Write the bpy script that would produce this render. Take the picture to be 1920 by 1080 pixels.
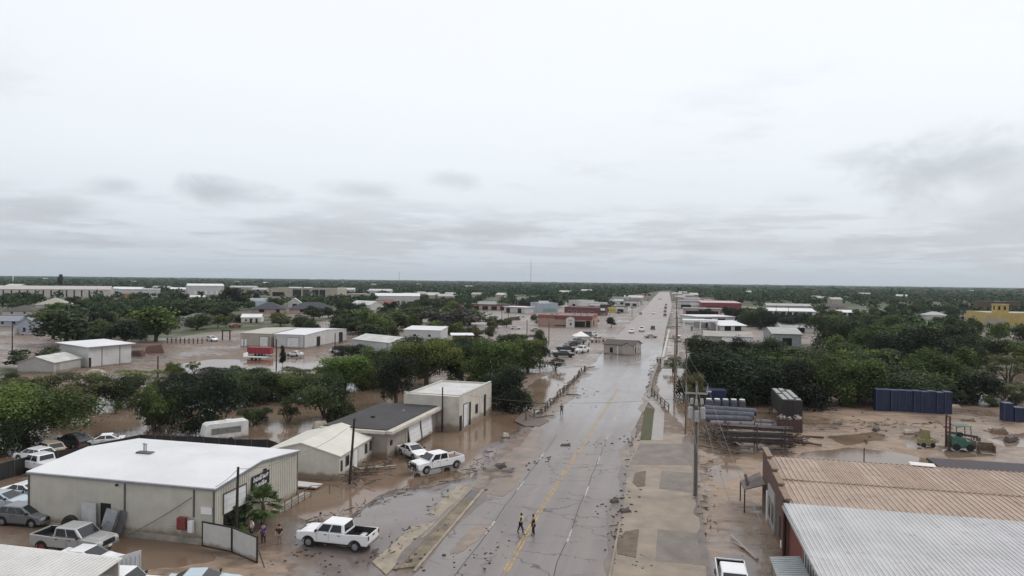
import bpy, bmesh, math, random
import numpy as np
from mathutils import Vector, Matrix
R = math.radians
for o in list(bpy.data.objects): bpy.data.objects.remove(o)
S = bpy.context.scene
COL = S.collection
random.seed(7)
# ------------------------------------------------------------------ camera (drone, 21 m above a straight road that runs along +Y)
F = 1280.0; H = 21.0
ROLL, YAW, PITCH = R(0.70), R(12.8), math.atan(14 / F)
fwd = np.array([-math.sin(YAW) * math.cos(PITCH), math.cos(YAW) * math.cos(PITCH), -math.sin(PITCH)])
r0 = np.array([math.cos(YAW), math.sin(YAW), 0.0]); u0 = np.cross(r0, fwd)
cr = math.cos(ROLL) * r0 + math.sin(ROLL) * u0; cu = np.cross(cr, fwd)
EYE = np.array([0, 0, H])
cam_d = bpy.data.cameras.new('camera'); cam = bpy.data.objects.new('camera', cam_d); COL.objects.link(cam)
cam_d.sensor_width = 36; cam_d.lens = 36 * F / 1920; cam_d.clip_start = .5; cam_d.clip_end = 30000
m = Matrix.Identity(4)
for i in range(3):
    m[i][0] = cr[i]; m[i][1] = cu[i]; m[i][2] = -fwd[i]; m[i][3] = EYE[i]
cam.matrix_world = m
S.camera = cam
# ------------------------------------------------------------------ light: overcast sky, weak broad sun
SUN_EL, SUN_AZ = R(52), R(62)                       # azimuth measured from +Y towards +X
sd = bpy.data.lights.new('sun', 'SUN'); sun = bpy.data.objects.new('sun', sd); COL.objects.link(sun)
sd.energy = 1.1; sd.angle = R(20); sd.color = (1, .97, .93)
dirv = Vector((math.sin(SUN_AZ) * math.cos(SUN_EL), math.cos(SUN_AZ) * math.cos(SUN_EL), math.sin(SUN_EL)))
sun.rotation_euler = (-dirv).to_track_quat('-Z', 'Y').to_euler()
S.view_settings.view_transform = 'Standard'; S.view_settings.look = 'None'
S.view_settings.exposure = 0.12; S.view_settings.gamma = 1.0
try:
    S.cycles.max_bounces = 6; S.cycles.diffuse_bounces = 3; S.cycles.glossy_bounces = 3; S.cycles.volume_bounces = 1
    S.cycles.transparent_max_bounces = 4
except Exception: pass
W = bpy.data.worlds.new('World'); S.world = W; W.use_nodes = True

class NT:
    """tiny node helper"""
    def __init__(s, tree): s.t = tree; s.t.nodes.clear()
    def n(s, typ, **kw):
        nd = s.t.nodes.new(typ)
        ins = kw.pop('ins', {})
        for k, v in kw.items(): setattr(nd, k, v)
        for k, v in ins.items():
            if isinstance(v, bpy.types.NodeSocket): s.t.links.new(v, nd.inputs[k])
            else: nd.inputs[k].default_value = v
        return nd
    def math(s, op, a, b=0.0, c=None, clamp=False):
        ins = {0: a, 1: b}
        if c is not None: ins[2] = c
        return s.n('ShaderNodeMath', operation=op, use_clamp=clamp, ins=ins).outputs[0]
    def mix(s, f, a, b, typ='MIX'):
        return s.n('ShaderNodeMixRGB', blend_type=typ, ins={0: f, 1: a, 2: b}).outputs[0]
    def ramp(s, f, stops, interp='LINEAR'):
        nd = s.n('ShaderNodeValToRGB', ins={0: f}); cr_ = nd.color_ramp; cr_.interpolation = interp
        while len(cr_.elements) < len(stops): cr_.elements.new(.5)
        for e, (p, c) in zip(cr_.elements, stops):
            e.position = p; e.color = (c, c, c, 1) if not isinstance(c, tuple) else (*c[:3], 1)
        return nd.outputs[0]
    def sstep(s, v, a, b):
        return s.n('ShaderNodeMapRange', interpolation_type='SMOOTHSTEP', ins={0: v, 1: a, 2: b, 3: 0., 4: 1.}).outputs[0]
    def noise(s, vec, scale, detail=4, rough=.55, dist=0.):
        return s.n('ShaderNodeTexNoise', ins={'Vector': vec, 'Scale': scale, 'Detail': detail, 'Roughness': rough, 'Distortion': dist}).outputs[0]
    def scale(s, vec, x, y, z):
        return s.n('ShaderNodeVectorMath', operation='MULTIPLY', ins={0: vec, 1: (x, y, z)}).outputs[0]

def build_world():
    g = NT(W.node_tree)
    d = g.n('ShaderNodeTexCoord').outputs['Generated']
    sp = g.n('ShaderNodeSeparateXYZ', ins={0: d}).outputs
    z = g.math('MAXIMUM', sp[2], 0.0)
    sky = g.n('ShaderNodeTexSky', sky_type='NISHITA', sun_disc=False, sun_elevation=SUN_EL, sun_rotation=SUN_AZ, air_density=1.2, dust_density=3.0)
    zz = g.math('ADD', z, 0.06)
    v = g.n('ShaderNodeCombineXYZ', ins={0: g.math('DIVIDE', sp[0], zz), 1: g.math('DIVIDE', sp[1], zz), 2: 0.0}).outputs[0]
    base = g.ramp(z, [(0, (4.9, 5.5, 6.3)), (.03, (6.2, 6.7, 7.4)), (.085, (7.5, 8.0, 8.6)), (.16, (8.5, 9.0, 9.5)), (.27, (9.3, 9.6, 10.0)), (.42, (9.5, 9.7, 10.0)), (1, (8.6, 8.7, 8.8))])
    # low shelf of cloud rows, their undersides greyer
    n1 = g.noise(v, .42, 6, .55, .3)
    n2 = g.noise(g.scale(v, 1.4, 1.4, 1), 1.1, 5, .6)
    n = g.math('MULTIPLY_ADD', n2, .35, g.math('MULTIPLY', n1, .75))
    rows = g.math('MULTIPLY', g.sstep(n, .50, .62), g.math('SUBTRACT', 1., g.sstep(z, .06, .13)))
    puff = g.math('MULTIPLY', g.sstep(n, .57, .72), g.math('SUBTRACT', 1., g.sstep(z, .20, .36)))
    # broad soft veils
    n3 = g.noise(v, .16, 3, .5, .2)
    veil = g.math('MULTIPLY', g.sstep(n3, .40, .70), .22)
    col = g.mix(g.math('MULTIPLY', rows, .8), base, (5.1, 5.45, 5.95, 1))
    col = g.mix(g.math('MULTIPLY', puff, .42), col, (6.0, 6.15, 6.6, 1))
    col = g.mix(veil, col, (6.6, 6.9, 7.4, 1))
    # grey cloud bank hanging in the east and small puffs in the west, by direction
    nb = g.noise(g.scale(d, 1, 1, 1.6), 8., 5, .58, .4)
    def blob(px, py, wx, wy, amt):
        nonlocal col
        q = fwd + cr * (px - 960) / F - cu * (py - 540) / F; q = q / np.linalg.norm(q)
        rt = np.array([q[1], -q[0], 0]); rt /= np.linalg.norm(rt); up = np.cross(rt, q)
        a = g.math('DIVIDE', g.n('ShaderNodeVectorMath', operation='DOT_PRODUCT', ins={0: d, 1: tuple(rt)}).outputs['Value'], wx)
        b = g.math('DIVIDE', g.math('SUBTRACT', g.n('ShaderNodeVectorMath', operation='DOT_PRODUCT', ins={0: d, 1: tuple(up)}).outputs['Value'], 0.0), wy)
        front = g.math('GREATER_THAN', g.n('ShaderNodeVectorMath', operation='DOT_PRODUCT', ins={0: d, 1: tuple(q)}).outputs['Value'], .3)
        rr = g.math('SQRT', g.math('ADD', g.math('MULTIPLY', a, a), g.math('MULTIPLY', b, b)))
        rr = g.math('ADD', rr, g.math('MULTIPLY', g.math('SUBTRACT', nb, .50), 2.9))
        k = g.math('MULTIPLY', g.math('SUBTRACT', 1., g.sstep(rr, .1, 1.4)), front)
        col = g.mix(g.math('MULTIPLY', k, amt), col, (4.8, 5.1, 5.55, 1))
    blob(1800, 312, .12, .040, .75)
    blob(1870, 395, .10, .022, .45)
    blob(1600, 295, .05, .018, .25)
    blob(420, 360, .06, .018, .75)
    blob(90, 388, .065, .016, .65)
    blob(690, 358, .05, .015, .5)
    blob(850, 335, .045, .014, .4)
    blob(215, 348, .035, .011, .5)
    blob(520, 428, .06, .012, .5); blob(640, 442, .06, .012, .55); blob(780, 438, .09, .014, .55); blob(950, 436, .08, .014, .5); blob(1400, 458, .12, .011, .5); blob(1600, 462, .10, .011, .4); blob(120, 450, .16, .010, .5); blob(1510, 375, .04, .012, .3)
    col = g.mix(.10, col, sky.outputs[0])
    bg = g.n('ShaderNodeBackground', ins={'Color': col, 'Strength': .1})
    g.n('ShaderNodeOutputWorld', ins={'Surface': bg.outputs[0]})
build_world()

def P(px, py, z=0.0):
    """where the ground (or the level z) lies under a bearing; used to survey positions"""
    d = fwd + cr * (px - 960) / F - cu * (py - 540) / F
    t = (z - H) / d[2]; q = EYE + d * t
    return (float(q[0]), float(q[1]))
def proj(p):
    v = np.array(p) - EYE; zc = v @ fwd
    return 960 + F * (v @ cr) / zc, 540 - F * (v @ cu) / zc
def high(px, by, ty):
    b = P(px, by); lo, hi = 0., 120.
    for _ in range(40):
        k = (lo + hi) / 2
        if proj((b[0], b[1], k))[1] > ty: lo = k
        else: hi = k
    return lo

# ------------------------------------------------------------------ materials
MATS = {}
def M(name, col, rough=.6, var=.12, scale=1.2, metal=0., mud=0., spec=.4, bump=0., ribs=0., ribaxis='X', rust=0., sheet=0., wear=0.):
    """plain surface with weathering noise; mud = height in m of the dried flood line; ribs = spacing of pressed metal ribs"""
    if name in MATS: return MATS[name]
    mt = bpy.data.materials.new(name); mt.use_nodes = True; g = NT(mt.node_tree)
    tc = g.n('ShaderNodeTexCoord').outputs['Object']; geo = g.n('ShaderNodeNewGeometry').outputs['Position']
    n = g.noise(geo, scale, 5, .6)
    lo = tuple(c * (1 - var * 1.6) for c in col); hi = tuple(min(1, c * (1 + var)) for c in col)
    c = g.ramp(n, [(.28, lo), (.72, hi)])
    # rain streaks running down
    st = g.noise(g.scale(geo, 2.2, 2.2, .12), 1.5, 4, .6)
    c = g.mix(g.math('MULTIPLY', g.sstep(st, .5, .78), var * 1.5), c, (.10, .085, .07, 1))
    if sheet:
        sx = g.math('FLOOR', g.math('DIVIDE', g.n('ShaderNodeSeparateXYZ', ins={0: tc}).outputs[0], sheet))
        wn = g.n('ShaderNodeTexWhiteNoise', noise_dimensions='1D', ins={'W': sx}).outputs['Value']
        c = g.mix(g.math('MULTIPLY', g.math('POWER', wn, 2.), .35), c, tuple(q * .62 for q in col) + (1,))
        sn = g.noise(g.scale(tc, 2.6, .16, 1), 1.2, 5, .65)
        c = g.mix(g.math('MULTIPLY', g.sstep(sn, .54, .74), .5), c, tuple(q * .5 * t_ for q, t_ in zip(col, (1.1, .9, .75))) + (1,))
    if wear:
        c = g.mix(g.sstep(g.math('ADD', g.noise(geo, .9, 6, .7), g.math('MULTIPLY', g.n('ShaderNodeSeparateXYZ', ins={0: geo}).outputs[1], .0)), .62 - wear * .3, .60), c, (.19, .165, .155, 1))
    if rust:
        k = g.sstep(g.noise(geo, .9, 6, .65), .62 - rust * .2, .72)
        c = g.mix(g.math('MULTIPLY', k, .7), c, (.19, .10, .055, 1))
    if mud:
        zz = g.n('ShaderNodeSeparateXYZ', ins={0: geo}).outputs[2]
        zz = g.math('ADD', zz, g.math('MULTIPLY', g.math('SUBTRACT', g.noise(geo, 1.1, 4, .6), .5), mud * 1.2))
        k = g.math('SUBTRACT', 1., g.sstep(zz, mud * .35, mud))
        c = g.mix(g.math('MULTIPLY', k, .78), c, (.17, .115, .075, 1))
    rr = g.math('MULTIPLY_ADD', n, .25, rough - .12, clamp=True)
    b = g.n('ShaderNodeBsdfPrincipled', ins={'Base Color': c, 'Roughness': rr, 'Metallic': metal, 'Specular IOR Level': spec})
    hgt = None
    if ribs:
        ax = g.n('ShaderNodeSeparateXYZ', ins={0: tc}).outputs['XYZ'.index(ribaxis)]
        fr = g.math('FRACT', g.math('DIVIDE', ax, ribs))
        hgt = g.math('MULTIPLY', g.math('SUBTRACT', 1., g.sstep(g.math('ABSOLUTE', g.math('SUBTRACT', fr, .5)), .08, .2)), .03)
    if bump:
        h2 = g.math('MULTIPLY', g.noise(geo, 3.5, 5, .65), bump)
        hgt = h2 if hgt is None else g.math('ADD', hgt, h2)
    if hgt is not None:
        bp = g.n('ShaderNodeBump', ins={'Height': hgt, 'Distance': 1.0, 'Strength': .8})
        mt.node_tree.links.new(bp.outputs[0], b.inputs['Normal'])
    g.n('ShaderNodeOutputMaterial', ins={0: b.outputs[0]})
    MATS[name] = mt; return mt
def paint(name, col, rough=.25, coat=.5, mud=.62, metal=0.):
    if name in MATS: return MATS[name]
    mt = bpy.data.materials.new(name); mt.use_nodes = True; g = NT(mt.node_tree)
    geo = g.n('ShaderNodeNewGeometry').outputs['Position']
    n = g.noise(geo, 2.2, 5, .65)
    zz = g.n('ShaderNodeSeparateXYZ', ins={0: geo}).outputs[2]
    k = g.math('SUBTRACT', 1., g.sstep(g.math('ADD', zz, g.math('MULTIPLY', n, .5)), mud * .5, mud + .45))
    c = g.mix(g.math('MULTIPLY', k, .85), (*col, 1), (.17, .12, .085, 1))
    c = g.mix(g.math('MULTIPLY', g.sstep(n, .55, .8), .18), c, (.25, .2, .16, 1))
    b = g.n('ShaderNodeBsdfPrincipled', ins={'Base Color': c, 'Roughness': g.math('MULTIPLY_ADD', k, .4, rough), 'Metallic': metal, 'Coat Weight': coat, 'Coat Roughness': .1})
    g.n('ShaderNodeOutputMaterial', ins={0: b.outputs[0]})
    MATS[name] = mt; return mt
GLASS = M('dark_glass', (.018, .021, .025), .12, .1, spec=.6)
RUBBER = M('rubber', (.018, .017, .016), .8, .2, 6)
BLACK = M('black_plastic', (.02, .02, .021), .5, .2)
CHROME = M('wheel_metal', (.30, .30, .31), .4, .15, 4, metal=.6)
LENS = M('lamp_lens', (.6, .6, .6), .15, .05)
REDLENS = M('tail_lens', (.22, .015, .012), .2, .05)
STEEL = M('galvanised_steel', (.36, .37, .38), .45, .15, 2, metal=.4)
WOODPOLE = M('pole_wood', (.15, .12, .095), .85, .25, 4)
DARKPOLE = M('tarred_pole_wood', (.035, .028, .024), .85, .25, 4)
WHITE = M('white_painted_metal', (.74, .74, .75), .5, .08, .8)
CONCRETE = M('concrete', (.34, .31, .27), .7, .2, .9, bump=.01)
BARK = M('bark', (.10, .08, .06), .9, .3, 5)
WIREM = M('cable_grey', (.16, .155, .15), .6, .1)

# ------------------------------------------------------------------ mesh helpers
class MB:
    def __init__(s): s.v = []; s.f = []
    def add(s, v, f):
        o = len(s.v); s.v += [tuple(map(float, p)) for p in v]; s.f += [tuple(i + o for i in q) for q in f]; return s
    def hexa(s, p):
        return s.add(p, [(3, 2, 1, 0), (4, 5, 6, 7), (0, 1, 5, 4), (1, 2, 6, 5), (2, 3, 7, 6), (3, 0, 4, 7)])
    def box(s, cx, cy, cz, sx, sy, sz, rz=0., rx=0., ry=0.):
        mt = Matrix.Rotation(rz, 3, 'Z') @ Matrix.Rotation(ry, 3, 'Y') @ Matrix.Rotation(rx, 3, 'X')
        pts = []
        for dz in (-1, 1):
            for dx, dy in ((-1, -1), (1, -1), (1, 1), (-1, 1)):
                q = mt @ Vector((dx * sx / 2, dy * sy / 2, dz * sz / 2)); pts.append((q.x + cx, q.y + cy, q.z + cz))
        return s.hexa(pts)
    def prism(s, poly, z0, z1):
        n = len(poly); v = [(x, y, z0) for x, y in poly] + [(x, y, z1) for x, y in poly]
        return s.add(v, [tuple(range(n - 1, -1, -1)), tuple(range(n, 2 * n))] + [(i, (i + 1) % n, n + (i + 1) % n, n + i) for i in range(n)])
    def ext(s, prof, y0, y1):
        n = len(prof); v = [(x, y0, z) for x, z in prof] + [(x, y1, z) for x, z in prof]
        return s.add(v, [tuple(range(n)), tuple(range(2 * n - 1, n - 1, -1))] + [(i, n + i, n + (i + 1) % n, (i + 1) % n) for i in range(n)])
    def tube(s, a, b, ra, rb=None, n=8):
        rb = ra if rb is None else rb
        a, b = Vector(a), Vector(b); d = (b - a).normalized()
        x = d.cross(Vector((0, 0, 1)) if abs(d.z) < .9 else Vector((1, 0, 0))).normalized(); y = d.cross(x)
        v = []
        for c, rr in ((a, ra), (b, rb)):
            for i in range(n):
                t = 2 * math.pi * i / n; v.append(c + (x * math.cos(t) + y * math.sin(t)) * rr)
        return s.add(v, [(i, (i + 1) % n, n + (i + 1) % n, n + i) for i in range(n)] + [tuple(range(n - 1, -1, -1)), tuple(range(n, 2 * n))])
    def path(s, pts, r, n=5):
        for a, b in zip(pts, pts[1:]): s.tube(a, b, r, r, n)
        return s
    def lathe(s, prof, c, axis='Y', n=18):
        v = []
        for rr, h in prof:
            for i in range(n):
                t = 2 * math.pi * i / n; q = (rr * math.cos(t), h, rr * math.sin(t)) if axis == 'Y' else (rr * math.cos(t), rr * math.sin(t), h)
                v.append((q[0] + c[0], q[1] + c[1], q[2] + c[2]))
        k = len(prof)
        return s.add(v, [(j * n + i, j * n + (i + 1) % n, (j + 1) * n + (i + 1) % n, (j + 1) * n + i) for j in range(k - 1) for i in range(n)]
                     + [tuple(range(n)), tuple(range(k * n - 1, (k - 1) * n - 1, -1))])
    def build(s, name, mat, parent=None, loc=(0, 0, 0), rz=0., smooth=False, bevel=0., rot=None):
        me = bpy.data.meshes.new(name); me.from_pydata(s.v, [], s.f)
        bm = bmesh.new(); bm.from_mesh(me); bmesh.ops.recalc_face_normals(bm, faces=bm.faces); bm.to_mesh(me); bm.free()
        me.materials.append(mat)
        if smooth: me.polygons.foreach_set('use_smooth', [True] * len(me.polygons))
        o = bpy.data.objects.new(name, me); COL.objects.link(o); o.location = loc
        o.rotation_euler = rot if rot else (0, 0, rz)
        if parent: o.parent = parent
        if bevel:
            b = o.modifiers.new('bevel', 'BEVEL'); b.width = bevel; b.segments = 2; b.limit_method = 'ANGLE'; b.angle_limit = R(32)
        return o
def box(name, mat, parent, *a, bevel=0., **k): return MB().box(*a, **k).build(name, mat, parent, bevel=bevel)
def tag(o, label=None, cat=None, group=None, kind=None):
    if label: o['label'] = label
    if cat: o['category'] = cat
    if group: o['group'] = group
    if kind: o['kind'] = kind
    return o
def T(name, label, cat, loc, rz=0., group=None):
    o = bpy.data.objects.new(name, None); COL.objects.link(o); o.empty_display_size = .3
    o.location = (loc[0], loc[1], loc[2] if len(loc) > 2 else 0.); o.rotation_euler = (0, 0, rz)
    return tag(o, label, cat, group)
def struct(o): o['kind'] = 'structure'; return o
def fast_mesh(name, v, faces4, mat, tone=None, smooth=False):
    """v (n,3), faces4 (m,k) -> mesh with equal-sided faces"""
    me = bpy.data.meshes.new(name); k = faces4.shape[1]; nf = len(faces4)
    me.vertices.add(len(v)); me.vertices.foreach_set('co', np.asarray(v, np.float32).ravel())
    me.loops.add(nf * k); me.loops.foreach_set('vertex_index', faces4.astype(np.int32).ravel())
    me.polygons.add(nf); me.polygons.foreach_set('loop_start', np.arange(0, nf * k, k, dtype=np.int32))
    try: me.polygons.foreach_set('loop_total', np.full(nf, k, np.int32))
    except Exception: pass
    if smooth: me.polygons.foreach_set('use_smooth', np.ones(nf, bool))
    if tone is not None:
        at = me.attributes.new('tone', 'FLOAT', 'FACE'); at.data.foreach_set('value', np.asarray(tone, np.float32))
    me.update(calc_edges=True); me.materials.append(mat); return me
_rt = np.random.RandomState(3).rand(257, 257)
def vnoise(x, y, sc, seed=0):
    x = np.asarray(x) / sc + seed * 17.3; y = np.asarray(y) / sc + seed * 31.7
    xi = np.floor(x).astype(int); yi = np.floor(y).astype(int); fx = x - xi; fy = y - yi
    fx = fx * fx * (3 - 2 * fx); fy = fy * fy * (3 - 2 * fy)
    g = lambda a, b: _rt[a % 256, b % 256]
    return (g(xi, yi) * (1 - fx) + g(xi + 1, yi) * fx) * (1 - fy) + (g(xi, yi + 1) * (1 - fx) + g(xi + 1, yi + 1) * fx) * fy
def fbm(x, y, sc, seed=0, o=4):
    return sum(vnoise(x, y, sc / 2 ** i, seed + i) / 2 ** i for i in range(o)) / sum(1 / 2 ** i for i in range(o))
def sdist(X, Y, poly):
    """signed distance to a polygon, negative inside"""
    pl = np.array(poly); n = len(pl); d = np.full(X.shape, 1e9); ins = np.zeros(X.shape, bool)
    for i in range(n):
        a, b = pl[i], pl[(i + 1) % n]; e = b - a; wx, wy = X - a[0], Y - a[1]
        t = np.clip((wx * e[0] + wy * e[1]) / (e @ e + 1e-9), 0, 1)
        d = np.minimum(d, np.hypot(wx - e[0] * t, wy - e[1] * t))
        c = (a[1] > Y) != (b[1] > Y)
        with np.errstate(divide='ignore', invalid='ignore'):
            ins ^= c & (X < (b[0] - a[0]) * (Y - a[1]) / (b[1] - a[1] + 1e-12) + a[0])
    return np.where(ins, -d, d)
def WP(*pts): return [P(*p) for p in pts]
# ------------------------------------------------------------------ road line (x left, x right at distance y)
ROADX = [(-60, -17.6, -3.5), (47, -17.4, -3.7), (75, -17.3, -4.1), (100, -18.2, -4.2), (112, -18.6, -3.6), (127, -18.6, -2.9), (165, -17.9, -2.1), (200, -18.5, -1.3),
         (300, -18.5, -.5), (640, -17.4, 4.5), (950, -18, 4.7), (1240, -17, 4.9), (1500, -17, 5), (1560, -17, 5)]
def roadx(y):
    ys = [a[0] for a in ROADX]
    return np.interp(y, ys, [a[1] for a in ROADX]), np.interp(y, ys, [a[2] for a in ROADX])
# ------------------------------------------------------------------ terrain
WATER_Z = -.13
WATERS = [WP((-260, 715), (-200, 905), (0, 900), (70, 885), (130, 850), (330, 826), (450, 842), (560, 842), (640, 806), (700, 785), (775, 752), (765, 735), (700, 716), (560, 716), (430, 716), (300, 722), (130, 724), (40, 722)),
          WP((-40, 960), (30, 955), (60, 900), (-60, 890)),
          WP((548, 915), (560, 880), (640, 872), (700, 862), (760, 835), (800, 812), (880, 790), (955, 765), (985, 775), (985, 795), (945, 815), (905, 840), (885, 868), (875, 892), (800, 905), (730, 912), (690, 925), (640, 965), (590, 975), (545, 950)),
          WP((960, 770), (985, 735), (1000, 712), (1060, 690), (1092, 688), (1095, 694), (1060, 722), (1022, 765), (990, 780)),
          WP((1232, 690), (1310, 690), (1330, 730), (1310, 770), (1330, 800), (1345, 838), (1312, 838), (1296, 815), (1262, 775), (1240, 745)),
          WP((300, 700), (345, 680), (400, 672), (520, 674), (560, 668), (650, 664), (600, 690), (500, 700)),
          WP((-40, 700), (40, 702), (40, 716), (-40, 722)),
          WP((1480, 862), (1500, 845), (1590, 838), (1660, 846), (1725, 858), (1720, 880), (1600, 878)),
          WP((1850, 822), (1930, 808), (1990, 815), (1960, 838), (1880, 836)),
          WP((1700, 812), (1730, 806), (1760, 826), (1715, 838)),
          WP((30, 1010), (205, 1000), (390, 1022), (392, 1046), (330, 1062), (240, 1062), (190, 1100), (-60, 1100)),
          WP((1560, 818), (1640, 808), (1655, 824), (1590, 832)), WP((1325, 838), (1480, 840), (1492, 860), (1340, 856)), WP((1780, 842), (1850, 838), (1860, 852), (1780, 856)), WP((1375, 850), (1330, 880), (1345, 910), (1385, 890)),
          WP((1750, 655), (1920, 652), (1990, 660), (1990, 672), (1760, 668)), WP((1846, 700), (1960, 692), (1960, 712), (1850, 716))]
PAVED = [WP((520, 1010), (560, 960), (700, 905), (880, 860), (960, 800), (990, 790), (890, 900), (800, 990), (740, 1085), (560, 1085), (600, 1050)),
         WP((1000, 690), (1140, 620), (1150, 640), (1110, 690), (1040, 690)), WP((900, 640), (1000, 575), (1180, 560), (1160, 640), (1000, 650)),
         WP((1250, 660), (1262, 580), (1300, 580), (1300, 660)),
         WP((120, 640), (300, 628), (480, 612), (560, 610), (480, 624), (300, 640)),
         WP((1300, 1085), (1300, 1040), (1400, 1040), (1420, 1085))]
GRASS = [WP((200, 640), (330, 615), (440, 600), (440, 612), (330, 634)), WP((520, 612), (640, 590), (680, 600), (640, 612)),
         WP((1246, 690), (1250, 660), (1300, 655), (1300, 690)), WP((1160, 615), (1200, 600), (1180, 590), (1130, 612)), WP((0, 700), (0, 690), (40, 690), (40, 700)),
         WP((230, 700), (330, 690), (330, 700), (240, 715)), WP((1420, 745), (1920, 740), (1920, 640), (1420, 640))]
YARD = [WP((1330, 800), (1500, 755), (1640, 770), (1920, 785), (2300, 790), (2300, 900), (1720, 890), (1430, 850), (1320, 850)),
        WP((1310, 1085), (1310, 840), (1440, 850), (1480, 1085)), WP((260, 1085), (230, 1060), (520, 1030), (560, 1085))]
TOWN = [[(-190, 440), (-150, 225), (-50, 215), (-45, 150), (-16, 160), (-15, 800), (-90, 800), (-110, 440)], [(3, 190), (14, 190), (22, 245), (70, 260), (80, 620), (3, 800)]]
def ground_material():
    mt = bpy.data.materials.new('wet_ground'); mt.use_nodes = True; g = NT(mt.node_tree)
    geo = g.n('ShaderNodeNewGeometry').outputs['Position']
    zn = g.n('ShaderNodeAttribute', attribute_name='cover').outputs['Color']
    s = g.n('ShaderNodeSeparateColor', ins={0: zn}).outputs
    n1 = g.noise(geo, .11, 6, .6, .6); n2 = g.noise(geo, .6, 6, .65, .3); n3 = g.noise(geo, 3.2, 4, .65); n4 = g.noise(geo, .05, 4, .6)
    nn = g.math('MULTIPLY_ADD', n2, .55, g.math('MULTIPLY', n1, .45))
    mud = g.ramp(nn, [(.3, (.10, .066, .048)), (.5, (.165, .115, .085)), (.68, (.25, .185, .14))])
    yard = g.ramp(nn, [(.32, (.16, .108, .075)), (.5, (.28, .20, .145)), (.66, (.37, .28, .21))])
    pav = g.ramp(nn, [(.3, (.12, .10, .097)), (.55, (.18, .153, .147)), (.75, (.24, .20, .18))])
    grs = g.ramp(nn, [(.3, (.03, .04, .016)), (.55, (.06, .075, .026)), (.75, (.12, .115, .055))])
    def edge(v): return g.sstep(g.math('ADD', v, g.math('MULTIPLY', g.math('SUBTRACT', n2, .5), .9)), .38, .62)
    fl = g.noise(g.scale(geo, .10, .42, 1), 1., 6, .62, 1.4)
    yard = g.mix(g.math('MULTIPLY', g.sstep(fl, .48, .62), .6), yard, (.115, .078, .056, 1))
    mud = g.mix(g.math('MULTIPLY', g.sstep(fl, .50, .66), .5), mud, (.085, .058, .043, 1))
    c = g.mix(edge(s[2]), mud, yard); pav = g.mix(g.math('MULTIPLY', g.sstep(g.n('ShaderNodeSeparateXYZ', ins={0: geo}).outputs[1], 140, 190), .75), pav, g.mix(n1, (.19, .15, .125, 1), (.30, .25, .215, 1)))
    c = g.mix(edge(s[0]), c, pav); c = g.mix(edge(s[1]), c, grs)
    c = g.mix(g.math('MULTIPLY', g.sstep(n3, .58, .75), .45), c, (.06, .043, .032, 1))
    # tyre ruts
    rut = g.noise(g.scale(geo, .55, .16, 1), .9, 5, .6, 1.6)
    c = g.mix(g.math('MULTIPLY', g.sstep(rut, .56, .72), .4), c, (.10, .07, .05, 1))
    wet = g.sstep(g.math('MULTIPLY_ADD', n4, .6, g.math('MULTIPLY', n2, .4)), .46, .58)
    c = g.mix(g.math('MULTIPLY', wet, .35), c, (.10, .07, .05, 1))
    rg = g.math('SUBTRACT', .62, g.math('MULTIPLY', wet, .42))
    rg = g.math('ADD', rg, g.math('MULTIPLY', s[1], .3), clamp=True)
    rg = g.math('SUBTRACT', rg, g.math('MULTIPLY', g.math('MULTIPLY', s[0], g.math('MULTIPLY', g.sstep(n1, .3, .5), g.math('SUBTRACT', 1., g.sstep(g.n('ShaderNodeSeparateXYZ', ins={0: geo}).outputs[1], 140, 190)))), .5), clamp=True)
    rg = g.math('MAXIMUM', rg, .07)
    bp = g.n('ShaderNodeBump', ins={'Height': g.math('MULTIPLY_ADD', n3, .05, g.math('MULTIPLY', n2, .12)), 'Distance': 1., 'Strength': g.math('SUBTRACT', .55, g.math('MULTIPLY', s[0], .45))})
    b = g.n('ShaderNodeBsdfPrincipled', ins={'Base Color': c, 'Roughness': rg, 'Specular IOR Level': .35, 'Normal': bp.outputs[0]})
    g.n('ShaderNodeOutputMaterial', ins={0: b.outputs[0]}); return mt
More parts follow.
